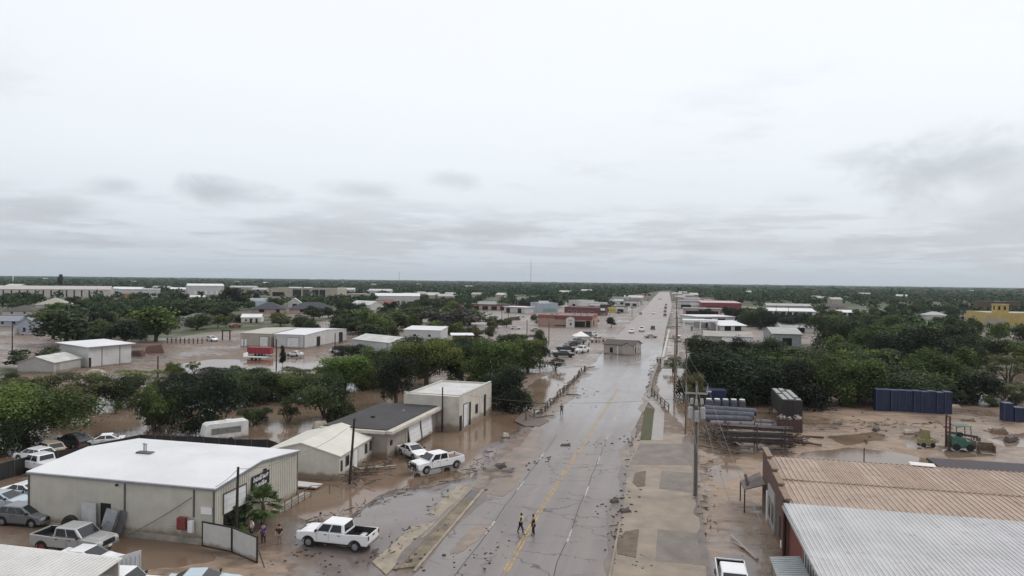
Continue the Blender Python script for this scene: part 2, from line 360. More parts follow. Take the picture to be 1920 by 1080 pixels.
def build_ground():
    def axis(lo, hi, st, far_lo, far_hi):
        a = list(np.arange(lo, hi + .01, st)); s = st; x = lo
        while x > far_lo: s *= 1.25; x -= s; a.insert(0, x)
        s = st; x = a[-1]
        while x < far_hi: s *= 1.25; x += s; a.append(x)
        return np.array(a)
    xs = axis(-150, 66, .75, -9000, 9000); ys = axis(38, 262, .8, -60, 14000)
    X, Y = np.meshgrid(xs, ys); near = (Y < 420) & (np.abs(X) < 420)
    Z = (fbm(X, Y, 9, 1) - .5) * .34 + (fbm(X, Y, 1.7, 5, 3) - .5) * .10
    w = np.zeros_like(X)
    for p in WATERS:
        d = sdist(X, Y, p) + (fbm(X, Y, 5, 9, 4) - .5) * 2.6
        w = np.maximum(w, 1 / (1 + np.exp(np.clip(d / .55, -40, 40))))
    Z = Z * (.8 - .25 * w) + .05 - w * .46
    xl, xr = roadx(Y)
    dr = np.maximum(np.maximum(xl - X, X - np.maximum(xr, 3.2 - (Y > 100) * 99)), 0)
    flat = np.clip(dr / 2.0, 0, 1)
    Z = Z * flat - .04 * (1 - flat) - (1 - flat) * .03
    Z = np.where(near, Z, 0.0)
    cov = np.zeros(X.shape + (4,), np.float32); cov[..., 3] = 1
    for ch, L in ((0, PAVED), (1, GRASS), (2, YARD)):
        for p in L:
            cov[..., ch] = np.maximum(cov[..., ch], 1 / (1 + np.exp(np.clip((sdist(X, Y, p)) / 1.2, -40, 40))))
    far = np.clip((Y - 185) / 70, 0, 1)
    cov[..., 1] = np.maximum(cov[..., 1], far * np.clip(fbm(X, Y, 60, 3) * 2.6 - .35, 0, 1))
    cov[..., 1] = np.where(Y > 900, 1, cov[..., 1])
    for p in TOWN:
        k = 1 / (1 + np.exp(np.clip(sdist(X, Y, p) / 4., -40, 40)))
        cov[..., 1] *= 1 - k * np.clip(.6 + fbm(X, Y, 25, 12), 0, 1); cov[..., 0] = np.maximum(cov[..., 0], k * .8)
    cov[..., 0] = np.maximum(cov[..., 0], far * (Y < 900) * np.clip(fbm(X, Y, 40, 6) * 2.4 - 1.05, 0, 1))
    ny, nx = X.shape
    idx = np.arange(nx * ny).reshape(ny, nx)
    f = np.stack([idx[:-1, :-1], idx[:-1, 1:], idx[1:, 1:], idx[1:, :-1]], -1).reshape(-1, 4)
    me = fast_mesh('ground', np.stack([X, Y, Z], -1).reshape(-1, 3), f, ground_material(), smooth=True)
    at = me.color_attributes.new('cover', 'FLOAT_COLOR', 'POINT'); at.data.foreach_set('color', cov.reshape(-1))
    o = bpy.data.objects.new('ground', me); COL.objects.link(o); struct(o)
build_ground()
def water_material():
    mt = bpy.data.materials.new('muddy_water'); mt.use_nodes = True; g = NT(mt.node_tree)
    geo = g.n('ShaderNodeNewGeometry').outputs['Position']
    n1 = g.noise(geo, .07, 4, .6, .8); n2 = g.noise(g.scale(geo, 1, 1, 1), 1.3, 3, .6); n3 = g.noise(geo, .35, 3, .5, 1.)
    c = g.ramp(n1, [(.3, (.135, .09, .06)), (.55, (.195, .138, .10)), (.75, (.245, .185, .14))])
    bp = g.n('ShaderNodeBump', ins={'Height': g.math('MULTIPLY_ADD', n3, .05, g.math('MULTIPLY', n2, .012)), 'Distance': 1., 'Strength': .22})
    b = g.n('ShaderNodeBsdfPrincipled', ins={'Base Color': c, 'Roughness': g.math('MULTIPLY_ADD', n3, .12, .03), 'IOR': 1.33, 'Normal': bp.outputs[0]})
    g.n('ShaderNodeOutputMaterial', ins={0: b.outputs[0]}); return mt
MB().add([(-260, 36, WATER_Z), (110, 36, WATER_Z), (160, 300, WATER_Z), (-330, 300, WATER_Z)], [(0, 1, 2, 3)]).build('flood_water', water_material()).__setitem__('kind', 'structure')

# ------------------------------------------------------------------ road
def road_material():
    mt = bpy.data.materials.new('wet_asphalt'); mt.use_nodes = True; g = NT(mt.node_tree)
    geo = g.n('ShaderNodeNewGeometry').outputs['Position']
    sep = g.n('ShaderNodeSeparateXYZ', ins={0: geo}).outputs
    lanes = g.noise(g.scale(geo, .55, .02, 1), 1., 4, .55, .3); n1 = g.noise(geo, .12, 6, .62, .5); n2 = g.noise(geo, 1.4, 5, .65); n3 = g.noise(geo, 14, 3, .6)
    c = g.ramp(g.math('MULTIPLY_ADD', lanes, .6, g.math('MULTIPLY', n1, .4)), [(.32, (.165, .143, .137)), (.5, (.205, .178, .170)), (.68, (.25, .217, .205))])
    c = g.mix(g.math('MULTIPLY', g.sstep(n2, .52, .75), .2), c, (.13, .112, .106, 1))
    c = g.mix(g.math('MULTIPLY', n3, .14), c, (.08, .07, .068, 1))
    # thin film of dried silt in long tongues
    silt = g.sstep(g.noise(g.scale(geo, .22, .05, 1), 1., 6, .6, 1.2), .52, .68)
    c = g.mix(g.math('MULTIPLY', silt, .45), c, (.27, .218, .185, 1))
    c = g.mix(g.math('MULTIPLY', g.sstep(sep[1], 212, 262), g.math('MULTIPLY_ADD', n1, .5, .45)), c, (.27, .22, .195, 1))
    # cracks of old asphalt
    wv = g.n('ShaderNodeVectorMath', operation='ADD', ins={0: g.scale(geo, .16, .30, 1), 1: g.n('ShaderNodeVectorMath', operation='SCALE', ins={0: g.n('ShaderNodeTexNoise', ins={'Vector': geo, 'Scale': .8, 'Detail': 4.}).outputs[1], 'Scale': .45}).outputs[0]}).outputs[0]
    vor = g.n('ShaderNodeTexVoronoi', feature='DISTANCE_TO_EDGE', ins={'Vector': wv, 'Scale': 1.}).outputs['Distance']
    crk = g.math('SUBTRACT', 1., g.sstep(vor, .006, .022))
    crk = g.math('MULTIPLY', crk, g.sstep(g.noise(geo, .16, 3, .5), .42, .56))
    crk = g.math('MULTIPLY', crk, g.math('SUBTRACT', 1., g.sstep(sep[1], 74, 96)))
    c = g.mix(g.math('MULTIPLY', crk, .75), c, (.028, .024, .023, 1))
    wet = g.math('MULTIPLY_ADD', g.noise(g.scale(geo, .16, .035, 1), 1., 5, .6, .6), .6, g.math('MULTIPLY', g.sstep(sep[1], 85, 120), .35))
    rg = g.ramp(wet, [(.25, .50), (.5, .29), (.8, .12)])
    rg = g.math('ADD', rg, g.math('MULTIPLY', silt, .1))
    rg = g.math('ADD', rg, g.math('MULTIPLY', g.sstep(sep[1], 212, 262), .22))
    bp = g.n('ShaderNodeBump', ins={'Height': g.math('MULTIPLY_ADD', n3, .004, g.math('MULTIPLY', n1, .02)), 'Distance': 1., 'Strength': .2})
    b = g.n('ShaderNodeBsdfPrincipled', ins={'Base Color': c, 'Roughness': rg, 'Specular IOR Level': .5, 'Normal': bp.outputs[0]})
    g.n('ShaderNodeOutputMaterial', ins={0: b.outputs[0]}); return mt
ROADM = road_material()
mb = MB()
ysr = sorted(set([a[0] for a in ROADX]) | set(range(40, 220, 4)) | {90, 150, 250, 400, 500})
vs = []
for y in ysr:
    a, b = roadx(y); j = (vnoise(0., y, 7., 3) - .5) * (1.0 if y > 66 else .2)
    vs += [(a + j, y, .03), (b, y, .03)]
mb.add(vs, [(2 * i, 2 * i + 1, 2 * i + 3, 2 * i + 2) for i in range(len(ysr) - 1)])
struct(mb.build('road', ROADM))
# cross street far up
struct(MB().add([(-160, 330, .012), (-18.4, 330, .012), (-18.4, 345, .012), (-160, 345, .012)], [(0, 1, 2, 3)]).build('side_street', ROADM))
YEL = M('worn_yellow_paint', (.47, .30, .08), .6, .35, 1.5, wear=.45); WHT = M('worn_white_paint', (.46, .435, .41), .6, .2, 1.5, wear=.42)
yl = [(38, -11.05), (47, -11.05), (60, -11.05), (70, -10.8), (78, -10.5), (98, -10.0), (119, -9.5), (136, -9.2)]
mb = MB()
for off in (-.14, .14):
    for (ya, xa), (yb, xb) in zip(yl, yl[1:]):
        mb.add([(xa + off - .06, ya, .036), (xa + off + .06, ya, .036), (xb + off + .06, yb, .036), (xb + off - .06, yb, .036)], [(0, 1, 2, 3)])
struct(mb.build('road_centre_line', YEL))
mb = MB()
for x0, yb in ((-14.35, 54.3), (-7.55, 54.2)):
    for k in range(-1, 5 if x0 > -10 else 3):
        y = yb + 12.3 * k; mb.add([(x0 - .07, y, .036), (x0 + .07, y, .036), (x0 + .08, y + 3.2, .036), (x0 - .06, y + 3.2, .036)], [(0, 1, 2, 3)])
struct(mb.build('road_lane_marking', WHT))
TAR = M('tar_seam', (.035, .03, .029), .5, .2, 2)
mb = MB()
for x0, s_ in ((-14.35, 1), (-7.6, 2)):
    y = 40.
    while y < 92:
        j = lambda q: (vnoise(s_ * 9., q, 3., 2) - .5) * .35
        mb.add([(x0 + j(y) - .035, y, .033), (x0 + j(y) + .035, y, .033), (x0 + j(y + 2) + .035, y + 2, .033), (x0 + j(y + 2) - .035, y + 2, .033)], [(0, 1, 2, 3)]); y += 2
struct(mb.build('road_seam', TAR))
struct(MB().add([(4.8, 300, .034), (5.1, 300, .034), (7.1, 640, .034), (6.7, 640, .034)], [(0, 1, 2, 3)]).build('road_edge_line', WHT))
# ------------------------------------------------------------------ kerbs, aprons, pavements
SILTC = M('silted_concrete', (.27, .215, .165), .55, .22, .45, bump=.01)
PADM = M('silted_asphalt', (.185, .158, .135), .6, .25, .5, bump=.01)
WETC = M('wet_concrete', (.29, .26, .235), .4, .18, .6)
struct(MB().prism([(-3.55, 30), (3.1, 30), (3.1, 97), (-3.4, 97), (-3.9, 92), (-3.95, 75), (-3.6, 60)], -.2, .05).build('right_pavement', SILTC))
def patch(name, mat, pts, z=.06):
    return struct(MB().prism(pts, z - .04, z).build(name, mat))
patch('asphalt_pad', PADM, WP((1240, 884), (1300, 888), (1304, 925), (1236, 917)))
patch('asphalt_pad', PADM, WP((1233, 993), (1320, 1003), (1325, 1062), (1229, 1052)))
patch('driveway', PADM, WP((1200, 832), (1300, 834), (1302, 872), (1180, 872)), .062)
patch('planting_island', M('silted_soil', (.14, .105, .075), .7, .3, 1.2, bump=.03), WP((1186, 905), (1191, 888), (1211, 884), (1209, 912), (1196, 914)), .09)
patch('planting_island', MATS['silted_soil'], WP((1158, 1040), (1157, 1015), (1172, 998), (1198, 994), (1192, 1047)), .09)
patch('footpath', WETC, WP((1222, 828), (1240, 762), (1228, 748), (1212, 738), (1208, 746), (1228, 768), (1222, 800)), .07)
patch('footpath', WETC, WP((1221, 826), (1243, 827), (1246, 775), (1236, 762), (1226, 775)), .075)
patch('grass_verge', M('verge_grass', (.078, .076, .034), .85, .3, 2.5, bump=.04), WP((1200, 826), (1221, 826), (1227, 768), (1210, 764)), .08)
patch('footpath', WETC, WP((1241, 690), (1262, 672), (1270, 640), (1254, 640), (1250, 668), (1238, 688)), .05)
def strip(name, mat, x0, x1, y0, y1, z): return struct(MB().box((x0 + x1) / 2, (y0 + y1) / 2, z / 2 - .1, x1 - x0, y1 - y0, z + .2).build(name, mat))
strip('kerb', SILTC, -3.78, -3.6, 40, 60, .12); strip('kerb', SILTC, -3.95, -3.8, 74, 92, .11)
struct(MB().prism([(-21.0, 46.8), (-19.1, 45.0), (-18.9, 66), (-20.4, 66.5)], -.2, .08).build('left_pavement', M('silted_pale_concrete', (.30, .255, .195), .6, .25, .7, bump=.01)))
struct(MB().prism([(-19.05, 46), (-17.45, 47), (-17.7, 65.5), (-18.85, 65.5)], -.2, .06).build('left_verge', M('silted_verge', (.20, .16, .11), .7, .35, .8, bump=.03)))
struct(MB().prism([(-17.5, 46), (-17.3, 46), (-17.5, 65.8), (-17.75, 65.8)], -.2, .12).build('kerb', MATS['silted_pale_concrete']))
struct(MB().prism([(-19.1, 52), (-18.98, 52), (-18.8, 65.8), (-18.95, 65.8)], -.2, .11).build('kerb', MATS['silted_pale_concrete']))
# a few dark soaked patches on the verge and lot
patch('soaked_patch', M('soaked_mud', (.075, .06, .052), .3, .3, 1.5), [(-18.7, 63), (-17.8, 62.6), (-17.75, 65.2), (-18.75, 65.4)], .065)

# films of silt washed over the road edges, one ragged sheet each
SILTF = M('silt_film', (.215, .165, .13), .4, .3, .5); SILTD = M('dark_silt_film', (.145, .112, .092), .35, .3, .6)
def film(x_of, y0, y1, wmin, wmax, side, mat, seed, z=.045):
    L, Rr = [], []; y = y0
    while y < y1:
        n_ = fbm(np.array(3.3 * seed), np.array(y), 6., seed, 4); x = x_of(y); w = max(.02, wmin + (wmax - wmin) * (float(n_) - .25) * 1.6)
        k = min(1., (y - y0) / 3, (y1 - y) / 3); L.append((x - side * .25, y)); Rr.append((x + side * w * k, y)); y += .5
    n_ = len(L); return struct(MB().add([(a, b, z) for a, b in L] + [(a, b, z) for a, b in Rr], [(i, i + 1, n_ + i + 1, n_ + i) for i in range(n_ - 1)]).build('silt_film', mat))
film(lambda y: float(roadx(y)[0]), 66, 168, .1, 3.2, 1, SILTF, 1); film(lambda y: float(roadx(y)[1]), 42, 100, -.1, 1.4, -1, SILTD, 2); film(lambda y: float(roadx(y)[1]), 112, 200, .1, 2.2, -1, SILTF, 4)
film(lambda y: float(roadx(y)[0]), 40, 66, -.1, 1.0, 1, SILTD, 6); film(lambda y: 3.1, 40, 97, -.2, 1.3, -1, SILTD, 7, .066); film(lambda y: -18.95, 46, 66, -.1, .9, -1, SILTD, 8, .095)
struct(MB().add([(-1.2, 196, .05), (-.5, 196, .05), (1.6, 318, .05), (.9, 318, .05)], [(0, 1, 2, 3)]).build('pale_kerb', M('pale_kerb_concrete', (.48, .45, .42), .6, .15)))
struct(MB().add([(-.3, 200, .046), (3.6, 200, .046), (5.6, 318, .046), (1.8, 318, .046)], [(0, 1, 2, 3)]).build('right_footway', SILTC))
struct(MB().add([(-.2, 226, .055), (3.7, 226, .055), (3.8, 229, .055), (-.1, 229, .055)], [(0, 1, 2, 3)]).build('crossing_ramp', M('pale_kerb_concrete', (.48, .45, .42))))

def blotch(px_, by, rx, ry, mat, seed, z=.048, rz=0.):
    x, y = P(px_, by); pts = []
    for i in range(48):
        t_ = 2 * math.pi * i / 48; k = .45 + 1.1 * float(fbm(np.array(math.cos(t_) * 2.2 + seed * 5), np.array(math.sin(t_) * 2.2), 1.3, seed, 4)); u_, v_ = rx * k * math.cos(t_), ry * k * math.sin(t_); pts.append((x + u_ * math.cos(rz) - v_ * math.sin(rz), y + u_ * math.sin(rz) + v_ * math.cos(rz)))
    return struct(MB().add([(a, b, z) for a, b in pts] + [(x, y, z)], [(i, (i + 1) % 48, 48) for i in range(48)]).build('silt_patch', mat))
for i, a in enumerate(((975, 852, 1.9, 6.5, SILTF), (945, 905, 1.3, 4.4, SILTF), (1178, 865, .7, 7, SILTF), (880, 1010, .7, 3.6, SILTF))): blotch(*a[:5], i + 1, .048 + .003 * (i % 3), R(6 * (i % 3) - 4))
# ------------------------------------------------------------------ vegetation
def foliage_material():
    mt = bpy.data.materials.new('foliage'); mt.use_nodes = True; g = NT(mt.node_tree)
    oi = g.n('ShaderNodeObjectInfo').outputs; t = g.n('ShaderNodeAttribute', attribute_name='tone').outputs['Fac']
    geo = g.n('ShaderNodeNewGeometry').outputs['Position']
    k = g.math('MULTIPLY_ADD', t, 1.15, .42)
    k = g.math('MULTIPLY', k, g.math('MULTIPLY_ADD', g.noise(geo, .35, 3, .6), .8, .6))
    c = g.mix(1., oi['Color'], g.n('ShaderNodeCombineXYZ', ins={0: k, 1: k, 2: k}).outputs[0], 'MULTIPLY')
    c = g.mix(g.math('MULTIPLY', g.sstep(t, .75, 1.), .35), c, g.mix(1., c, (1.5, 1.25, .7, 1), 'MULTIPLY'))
    d = g.n('ShaderNodeBsdfPrincipled', ins={'Base Color': c, 'Roughness': .65, 'Specular IOR Level': .2})
    tr = g.n('ShaderNodeBsdfTranslucent', ins={'Color': c})
    mx = g.n('ShaderNodeMixShader', ins={0: .2, 1: d.outputs[0], 2: tr.outputs[0]})
    g.n('ShaderNodeOutputMaterial', ins={0: mx.outputs[0]}); return mt
FOL = foliage_material()
def leaves(rs, lobes, n, size, out=.55):
    """leaf-cluster quads scattered over lobes (cx,cy,cz,rx,ry,rz) -> verts, faces, tone"""
    L = np.array(lobes); vol = L[:, 3] * L[:, 4] * L[:, 5]; p = vol ** .67; p /= p.sum()
    k = rs.choice(len(L), n, p=p); d = rs.normal(size=(n, 3)); d /= np.linalg.norm(d, axis=1)[:, None]
    d[:, 2] = np.where(d[:, 2] < -.45, -d[:, 2], d[:, 2])
    rad = out + (1.06 - out) * rs.rand(n) ** .6
    rad = np.where(rs.rand(n) < .13, 1.05 + .42 * rs.rand(n), rad)
    c = L[k, :3] + d * L[k, 3:] * rad[:, None]
    nrm = d + rs.normal(size=(n, 3)) * .95; nrm /= np.linalg.norm(nrm, axis=1)[:, None]
    a = np.cross(nrm, rs.normal(size=(n, 3))); a /= np.linalg.norm(a, axis=1)[:, None]; b = np.cross(nrm, a)
    s = size * (.55 + .9 * rs.rand(n))[:, None]; e = (.45 + .5 * rs.rand(n))[:, None]
    bend = nrm * s * .25
    v = np.stack([c - a * s * e, c - b * s + bend * 0, c + a * s * e * .9 - bend, c + b * s * .85], 1).reshape(-1, 3)
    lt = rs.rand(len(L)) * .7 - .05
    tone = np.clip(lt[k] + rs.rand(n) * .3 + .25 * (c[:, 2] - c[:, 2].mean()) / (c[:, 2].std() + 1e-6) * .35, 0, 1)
    return v, np.arange(n * 4).reshape(-1, 4), tone
def crown_proto(seed, kind, n, size):
    rs = np.random.RandomState(seed); lobes = []
    if kind == 'round':
        for i in range(15):
            t = rs.rand() * 6.28; rr = .34 * math.sqrt(rs.rand()); z = .20 + .64 * rs.rand()
            q = 1 - abs(z - .5) * .9; lobes.append((rr * math.cos(t) * q, rr * math.sin(t) * q, z, .13 + .09 * rs.rand(), .13 + .09 * rs.rand(), .10 + .08 * rs.rand()))
        lobes.append((0, 0, .48, .32, .32, .34))
    elif kind == 'broad':
        for i in range(18):
            t = rs.rand() * 6.28; rr = .42 * math.sqrt(rs.rand()); z = .30 + .52 * rs.rand() - rr * .3
            lobes.append((rr * math.cos(t), rr * math.sin(t), z, .12 + .10 * rs.rand(), .12 + .10 * rs.rand(), .10 + .10 * rs.rand()))
        lobes.append((0, 0, .5, .30, .30, .22))
    elif kind == 'bushy':
        for i in range(17):
            t = rs.rand() * 6.28; rr = .40 * math.sqrt(rs.rand()); z = .04 + .74 * rs.rand() * (1.12 - rr)
            lobes.append((rr * math.cos(t), rr * math.sin(t), z, .13 + .09 * rs.rand(), .13 + .09 * rs.rand(), .13 + .10 * rs.rand()))
        lobes.append((0, 0, .38, .32, .32, .34))
    elif kind == 'scrub':
        for i in range(16):
            t = rs.rand() * 6.28; rr = .42 * math.sqrt(rs.rand()); z = .3 + .55 * rs.rand()
            lobes.append((rr * math.cos(t), rr * math.sin(t), z, .07 + .08 * rs.rand(), .07 + .08 * rs.rand(), .08 + .10 * rs.rand()))
    elif kind == 'tall':
        for i in range(15):
            z = .3 + .62 * rs.rand(); t = rs.rand() * 6.28; rr = .36 * math.sqrt(rs.rand()) * (1.15 - z)
            lobes.append((rr * math.cos(t) * 1.4, rr * math.sin(t) * 1.4, z, .15 + .08 * rs.rand(), .15 + .08 * rs.rand(), .08 + .07 * rs.rand()))
        lobes.append((0, 0, .5, .24, .24, .36))
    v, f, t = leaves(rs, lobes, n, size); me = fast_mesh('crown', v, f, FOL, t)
    mb = MB(); rr = random.Random(seed)
    low = min(l[2] for l in lobes)
    if kind in ('bushy', 'scrub'):
        for i in range(5):
            t = rr.random() * 6.28; q = lobes[i]; mb.tube((.03 * math.cos(t), .03 * math.sin(t), -.05), (q[0] * .45, q[1] * .45, q[2] * .5), .022, .015, 6); mb.tube((q[0] * .45, q[1] * .45, q[2] * .5), (q[0], q[1], q[2]), .015, .005, 5)
    else:
        zt = max(.22, low * .8); mb.tube((0, 0, -.05), (.01, .01, zt), .038, .027, 8)
        for i in range(7):
            q = lobes[i]; mid = (q[0] * .45, q[1] * .45, zt + (q[2] - zt) * .45); mb.tube((.01, .01, zt - .03), mid, .022, .014, 6); mb.tube(mid, q[:3], .014, .004, 5)
    tm = bpy.data.meshes.new('trunk'); tm.from_pydata(mb.v, [], mb.f); tm.materials.append(BARK)
    return me, tm
KINDS = ['round', 'broad', 'bushy', 'scrub', 'tall']
NEAR = {k: [crown_proto(11 * i + j, k, {'scrub': 5500, 'broad': 21000}.get(k, 13500), {'broad': .0125, 'scrub': .015}.get(k, .0158)) for j in range(3)] for i, k in enumerate(KINDS)}
MID = {k: [crown_proto(101 + 11 * i + j, k, 3400 if k != 'scrub' else 1700, .033) for j in range(3)] for i, k in enumerate(KINDS)}
TONES = {'dark': (.050, .068, .029), 'deep': (.026, .036, .020), 'green': (.082, .112, .033), 'bright': (.115, .165, .036), 'olive': (.105, .108, .050), 'bare': (.10, .088, .075), 'yellow': (.15, .17, .055)}
rt = random.Random(21)
TREES = []
def tree(x, y, w, h, kind='round', tone='dark', label='', group=None, near=False, name='tree', z=0.):
    cm, tm = rt.choice((NEAR if near else MID)[kind])
    t = T(name, label, 'shrub' if name == 'shrub' else 'tree', (x, y, z), rt.random() * 6.28, group)
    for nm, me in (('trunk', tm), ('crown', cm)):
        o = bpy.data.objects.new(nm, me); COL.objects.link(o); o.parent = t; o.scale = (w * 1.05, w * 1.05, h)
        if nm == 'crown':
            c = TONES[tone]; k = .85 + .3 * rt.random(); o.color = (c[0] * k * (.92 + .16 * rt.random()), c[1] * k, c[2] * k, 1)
    TREES.append((x, y, w * .5)); return t
def ptree(cx, by, wpx, ty, kind, tone, label, near=True, name='tree', group=None):
    x, y = P(cx, by); d = math.hypot(x, y); w = wpx * (np.array([x, y, -H]) @ fwd) / F; h = high(cx, by, ty)
    return tree(x, y, w, h, kind, tone, label, group, near, name)

# ------------------------------------------------------------------ vehicles
CARS = {  # L, W, ground clearance, hood, belt, deck, roof, cab bottom x0..x1, cab top x0..x1, wheels x, wheel r
    'pickup': dict(L=6.1, W=2.04, zb=.54, hood=1.26, belt=1.31, deck=1.38, roof=2.0, cb=(-1.02, 1.58), ct=(-.90, .88), wx=(-1.95, 1.98), r=.43, bed=True),
    'sedan': dict(L=4.8, W=1.84, zb=.27, hood=.86, belt=.97, deck=1.02, roof=1.46, cb=(-1.95, 1.15), ct=(-.95, .12), wx=(-1.4, 1.42), r=.33, bed=False),
    'suv': dict(L=4.8, W=1.92, zb=.32, hood=1.0, belt=1.10, deck=1.10, roof=1.66, cb=(-2.34, 1.38), ct=(-1.55, .25), wx=(-1.4, 1.45), r=.37, bed=False),
    'van': dict(L=5.4, W=2.0, zb=.35, hood=1.15, belt=1.25, deck=1.25, roof=2.1, cb=(-2.65, 1.6), ct=(-2.6, 1.0), wx=(-1.6, 1.7), r=.36, bed=False)}
def car(kind, name, label, loc, rz, pm, detail=2, group=None, guard=False, liner=True, tilt=0., rims=None):
    k = CARS[kind]; L, Wd, zb = k['L'], k['W'], k['zb']; h = L / 2
    t = T(name, label, {'pickup': 'pickup truck', 'sedan': 'car', 'suv': 'car', 'van': 'van'}[kind], loc, rz, group)
    if tilt: t.rotation_euler[0] = tilt
    r = k['r']; ra = r + .07
    def bottom():
        pts = [(-h + .1, zb)]
        for wx in k['wx']:
            for i in range(9):
                a = math.pi - math.pi * i / 8; pts.append((wx + ra * math.cos(a), max(zb, r + ra * math.sin(a)) if i not in (0, 8) else zb))
        return pts + [(h - .12, zb)]
    front = [(h - .04, zb + .14), (h, zb + .3), (h - .03, k['hood'] - .26), (h - .2, k['hood'] - .06), (h - .75, k['hood']), (k['cb'][1] + .05, k['belt'] - .02), (k['cb'][1] - .1, k['belt'])]
    back = [(k['cb'][0], k['belt']), (-h + .06, k['deck']), (-h, k['deck'] - .12), (-h, zb + .15)]
    mb = MB()
    if k['bed']:
        zf = .82; hw = Wd / 2 - .09
        mid = bottom() + front + [(k['cb'][0], k['belt']), (k['cb'][0], zf), (-h + .08, zf), (-h + .08, k['deck']), (-h, k['deck']), (-h, zb + .15)]
        mb.ext(mid, -hw, hw)
        for s in (-1, 1): mb.ext(bottom() + front + back, *sorted((s * hw, s * Wd / 2)))
    else: mb.ext(bottom() + front + back, -Wd / 2, Wd / 2)
    mb.build('body', pm, t, bevel=.09 if detail > 1 else 0, smooth=False)
    b0, b1 = k['cb']; t0, t1 = k['ct']; wb, wt = Wd / 2 - .06, Wd / 2 - .19; zt = k['roof']; z0 = k['belt'] - .01
    bot = [(b0, -wb, z0), (b1, -wb, z0), (b1, wb, z0), (b0, wb, z0)]; top = [(t0, -wt, zt), (t1, -wt, zt), (t1, wt, zt), (t0, wt, zt)]
    MB().hexa(bot + top).build('cab', pm, t, bevel=.11 if detail > 1 else 0)
    def glass(name, A, B, C, D, u0, u1, v0, v1):
        A, B, C, D = map(Vector, (A, B, C, D)); q = lambda u, v: (A * (1 - u) + B * u) * (1 - v) + (D * (1 - u) + C * u) * v
        nrm = (B - A).cross(D - A).normalized(); cen = (A + B + C + D) / 4 - Vector((0, 0, 1.2))
        if nrm.dot(cen) < 0: nrm = -nrm
        p = [q(u0, v0), q(u1, v0), q(u1, v1), q(u0, v1)]
        MB().hexa([tuple(a - nrm * .03) for a in p] + [tuple(a + nrm * .012) for a in p]).build(name, GLASS, t)
    glass('windscreen', bot[1], bot[2], top[2], top[1], .07, .93, .1, .92)
    glass('rear_window', bot[3], bot[0], top[0], top[3], .1, .9, .18, .88)
    for s in (0, 1):
        A, B, C, D = (bot[0], bot[1], top[1], top[0]) if s == 0 else (bot[3], bot[2], top[2], top[3])
        if kind in ('suv', 'van'):
            glass('window', A, B, C, D, .05, .33, .14, .88); glass('window', A, B, C, D, .37, .63, .14, .88); glass('window', A, B, C, D, .66, .92, .14, .88)
        else:
            glass('window', A, B, C, D, .09, .47, .12, .88); glass('window', A, B, C, D, .52, .90, .12, .88)
    for wx in k['wx']:
        for s in (-1, 1):
            wd = .24
            w_ = MB().lathe([(r * .62, -wd / 2), (r * .93, -wd / 2), (r, -wd / 4), (r, wd / 4), (r * .93, wd / 2), (r * .62, wd / 2)], (0, 0, 0), 'Y', 18).build('wheel', RUBBER, t, (wx, s * (Wd / 2 - .13), r))
            if detail > 1: MB().lathe([(r * .18, .135 * s), (r * .55, .125 * s), (r * .62, .10 * s), (r * .62, 0)], (0, 0, 0), 'Y', 14).build('rim', rims or CHROME, w_)
    if detail > 1:
        for wx in k['wx']:
            for s in (-1, 1):
                q = MB(); pts_ = [(wx + (ra + .02) * math.cos(math.pi * i / 10), s * (Wd / 2 + .012), r + (ra + .02) * math.sin(math.pi * i / 10)) for i in range(11)]
                q.path(pts_, .035, 5).build('wheel_arch', BLACK, t)
        for s in (-1, 1): box('sill', BLACK, t, 0, s * (Wd / 2 - .06), zb - .02, k['wx'][1] - k['wx'][0] - 1.0, .1, .12)
    if detail > 0:
        for s in (-1, 1):
            box('headlight', LENS, t, h - .05, s * (Wd / 2 - .28), k['hood'] - .2, .14, .36, .17)
            box('tail_light', REDLENS, t, -h + .04, s * (Wd / 2 - .12), k['deck'] - .22, .12, .2, .32)
    if detail > 1:
        box('grille', BLACK, t, h - .02, 0, k['hood'] - (.34 if kind == 'pickup' else .26), .12, Wd * .56, .42 if kind == 'pickup' else .24)
        box('bumper', CHROME if kind == 'pickup' else pm, t, h + .03, 0, zb + .16, .16, Wd * .94, .2, bevel=.03)
        box('bumper', CHROME if kind == 'pickup' else pm, t, -h - .03, 0, zb + .16, .14, Wd * .92, .18, bevel=.03)
        for s in (-1, 1): box('mirror', BLACK, t, b1 - .28, s * (Wd / 2 + .1), k['belt'] + .12, .1, .24, .2, bevel=.02)
        for s in (-1, 1):
            m_ = MB()
            for x in ((b0 + b1) / 2 - .02, b1 - .28 if kind != 'pickup' else b1 - .3): m_.box(x, s * (Wd / 2), (zb + k['belt']) / 2 + .05, .02, .012, k['belt'] - zb - .2)
            m_.build('door_gap', BLACK, t)
            for x in (b0 + .4, (b0 + b1) / 2 + .25): box('door_handle', BLACK, t, x, s * (Wd / 2 + .015), k['belt'] - .14, .2, .03, .05)
        if k['bed']:
            MB().hexa([(b1 + .15, -.55, k['hood'] - .02), (h - .35, -.5, k['hood'] - .05), (h - .35, .5, k['hood'] - .05), (b1 + .15, .55, k['hood'] - .02), (b1 + .2, -.45, k['hood'] + .05), (h - .5, -.4, k['hood'] + .03), (h - .5, .4, k['hood'] + .03), (b1 + .2, .45, k['hood'] + .05)]).build('bonnet_bulge', pm, t, bevel=.03); box('tailgate_handle', BLACK, t, -h - .01, 0, k['deck'] - .18, .04, .35, .1); box('number_plate', WHITE, t, h + .12, 0, zb + .16, .02, .34, .13)
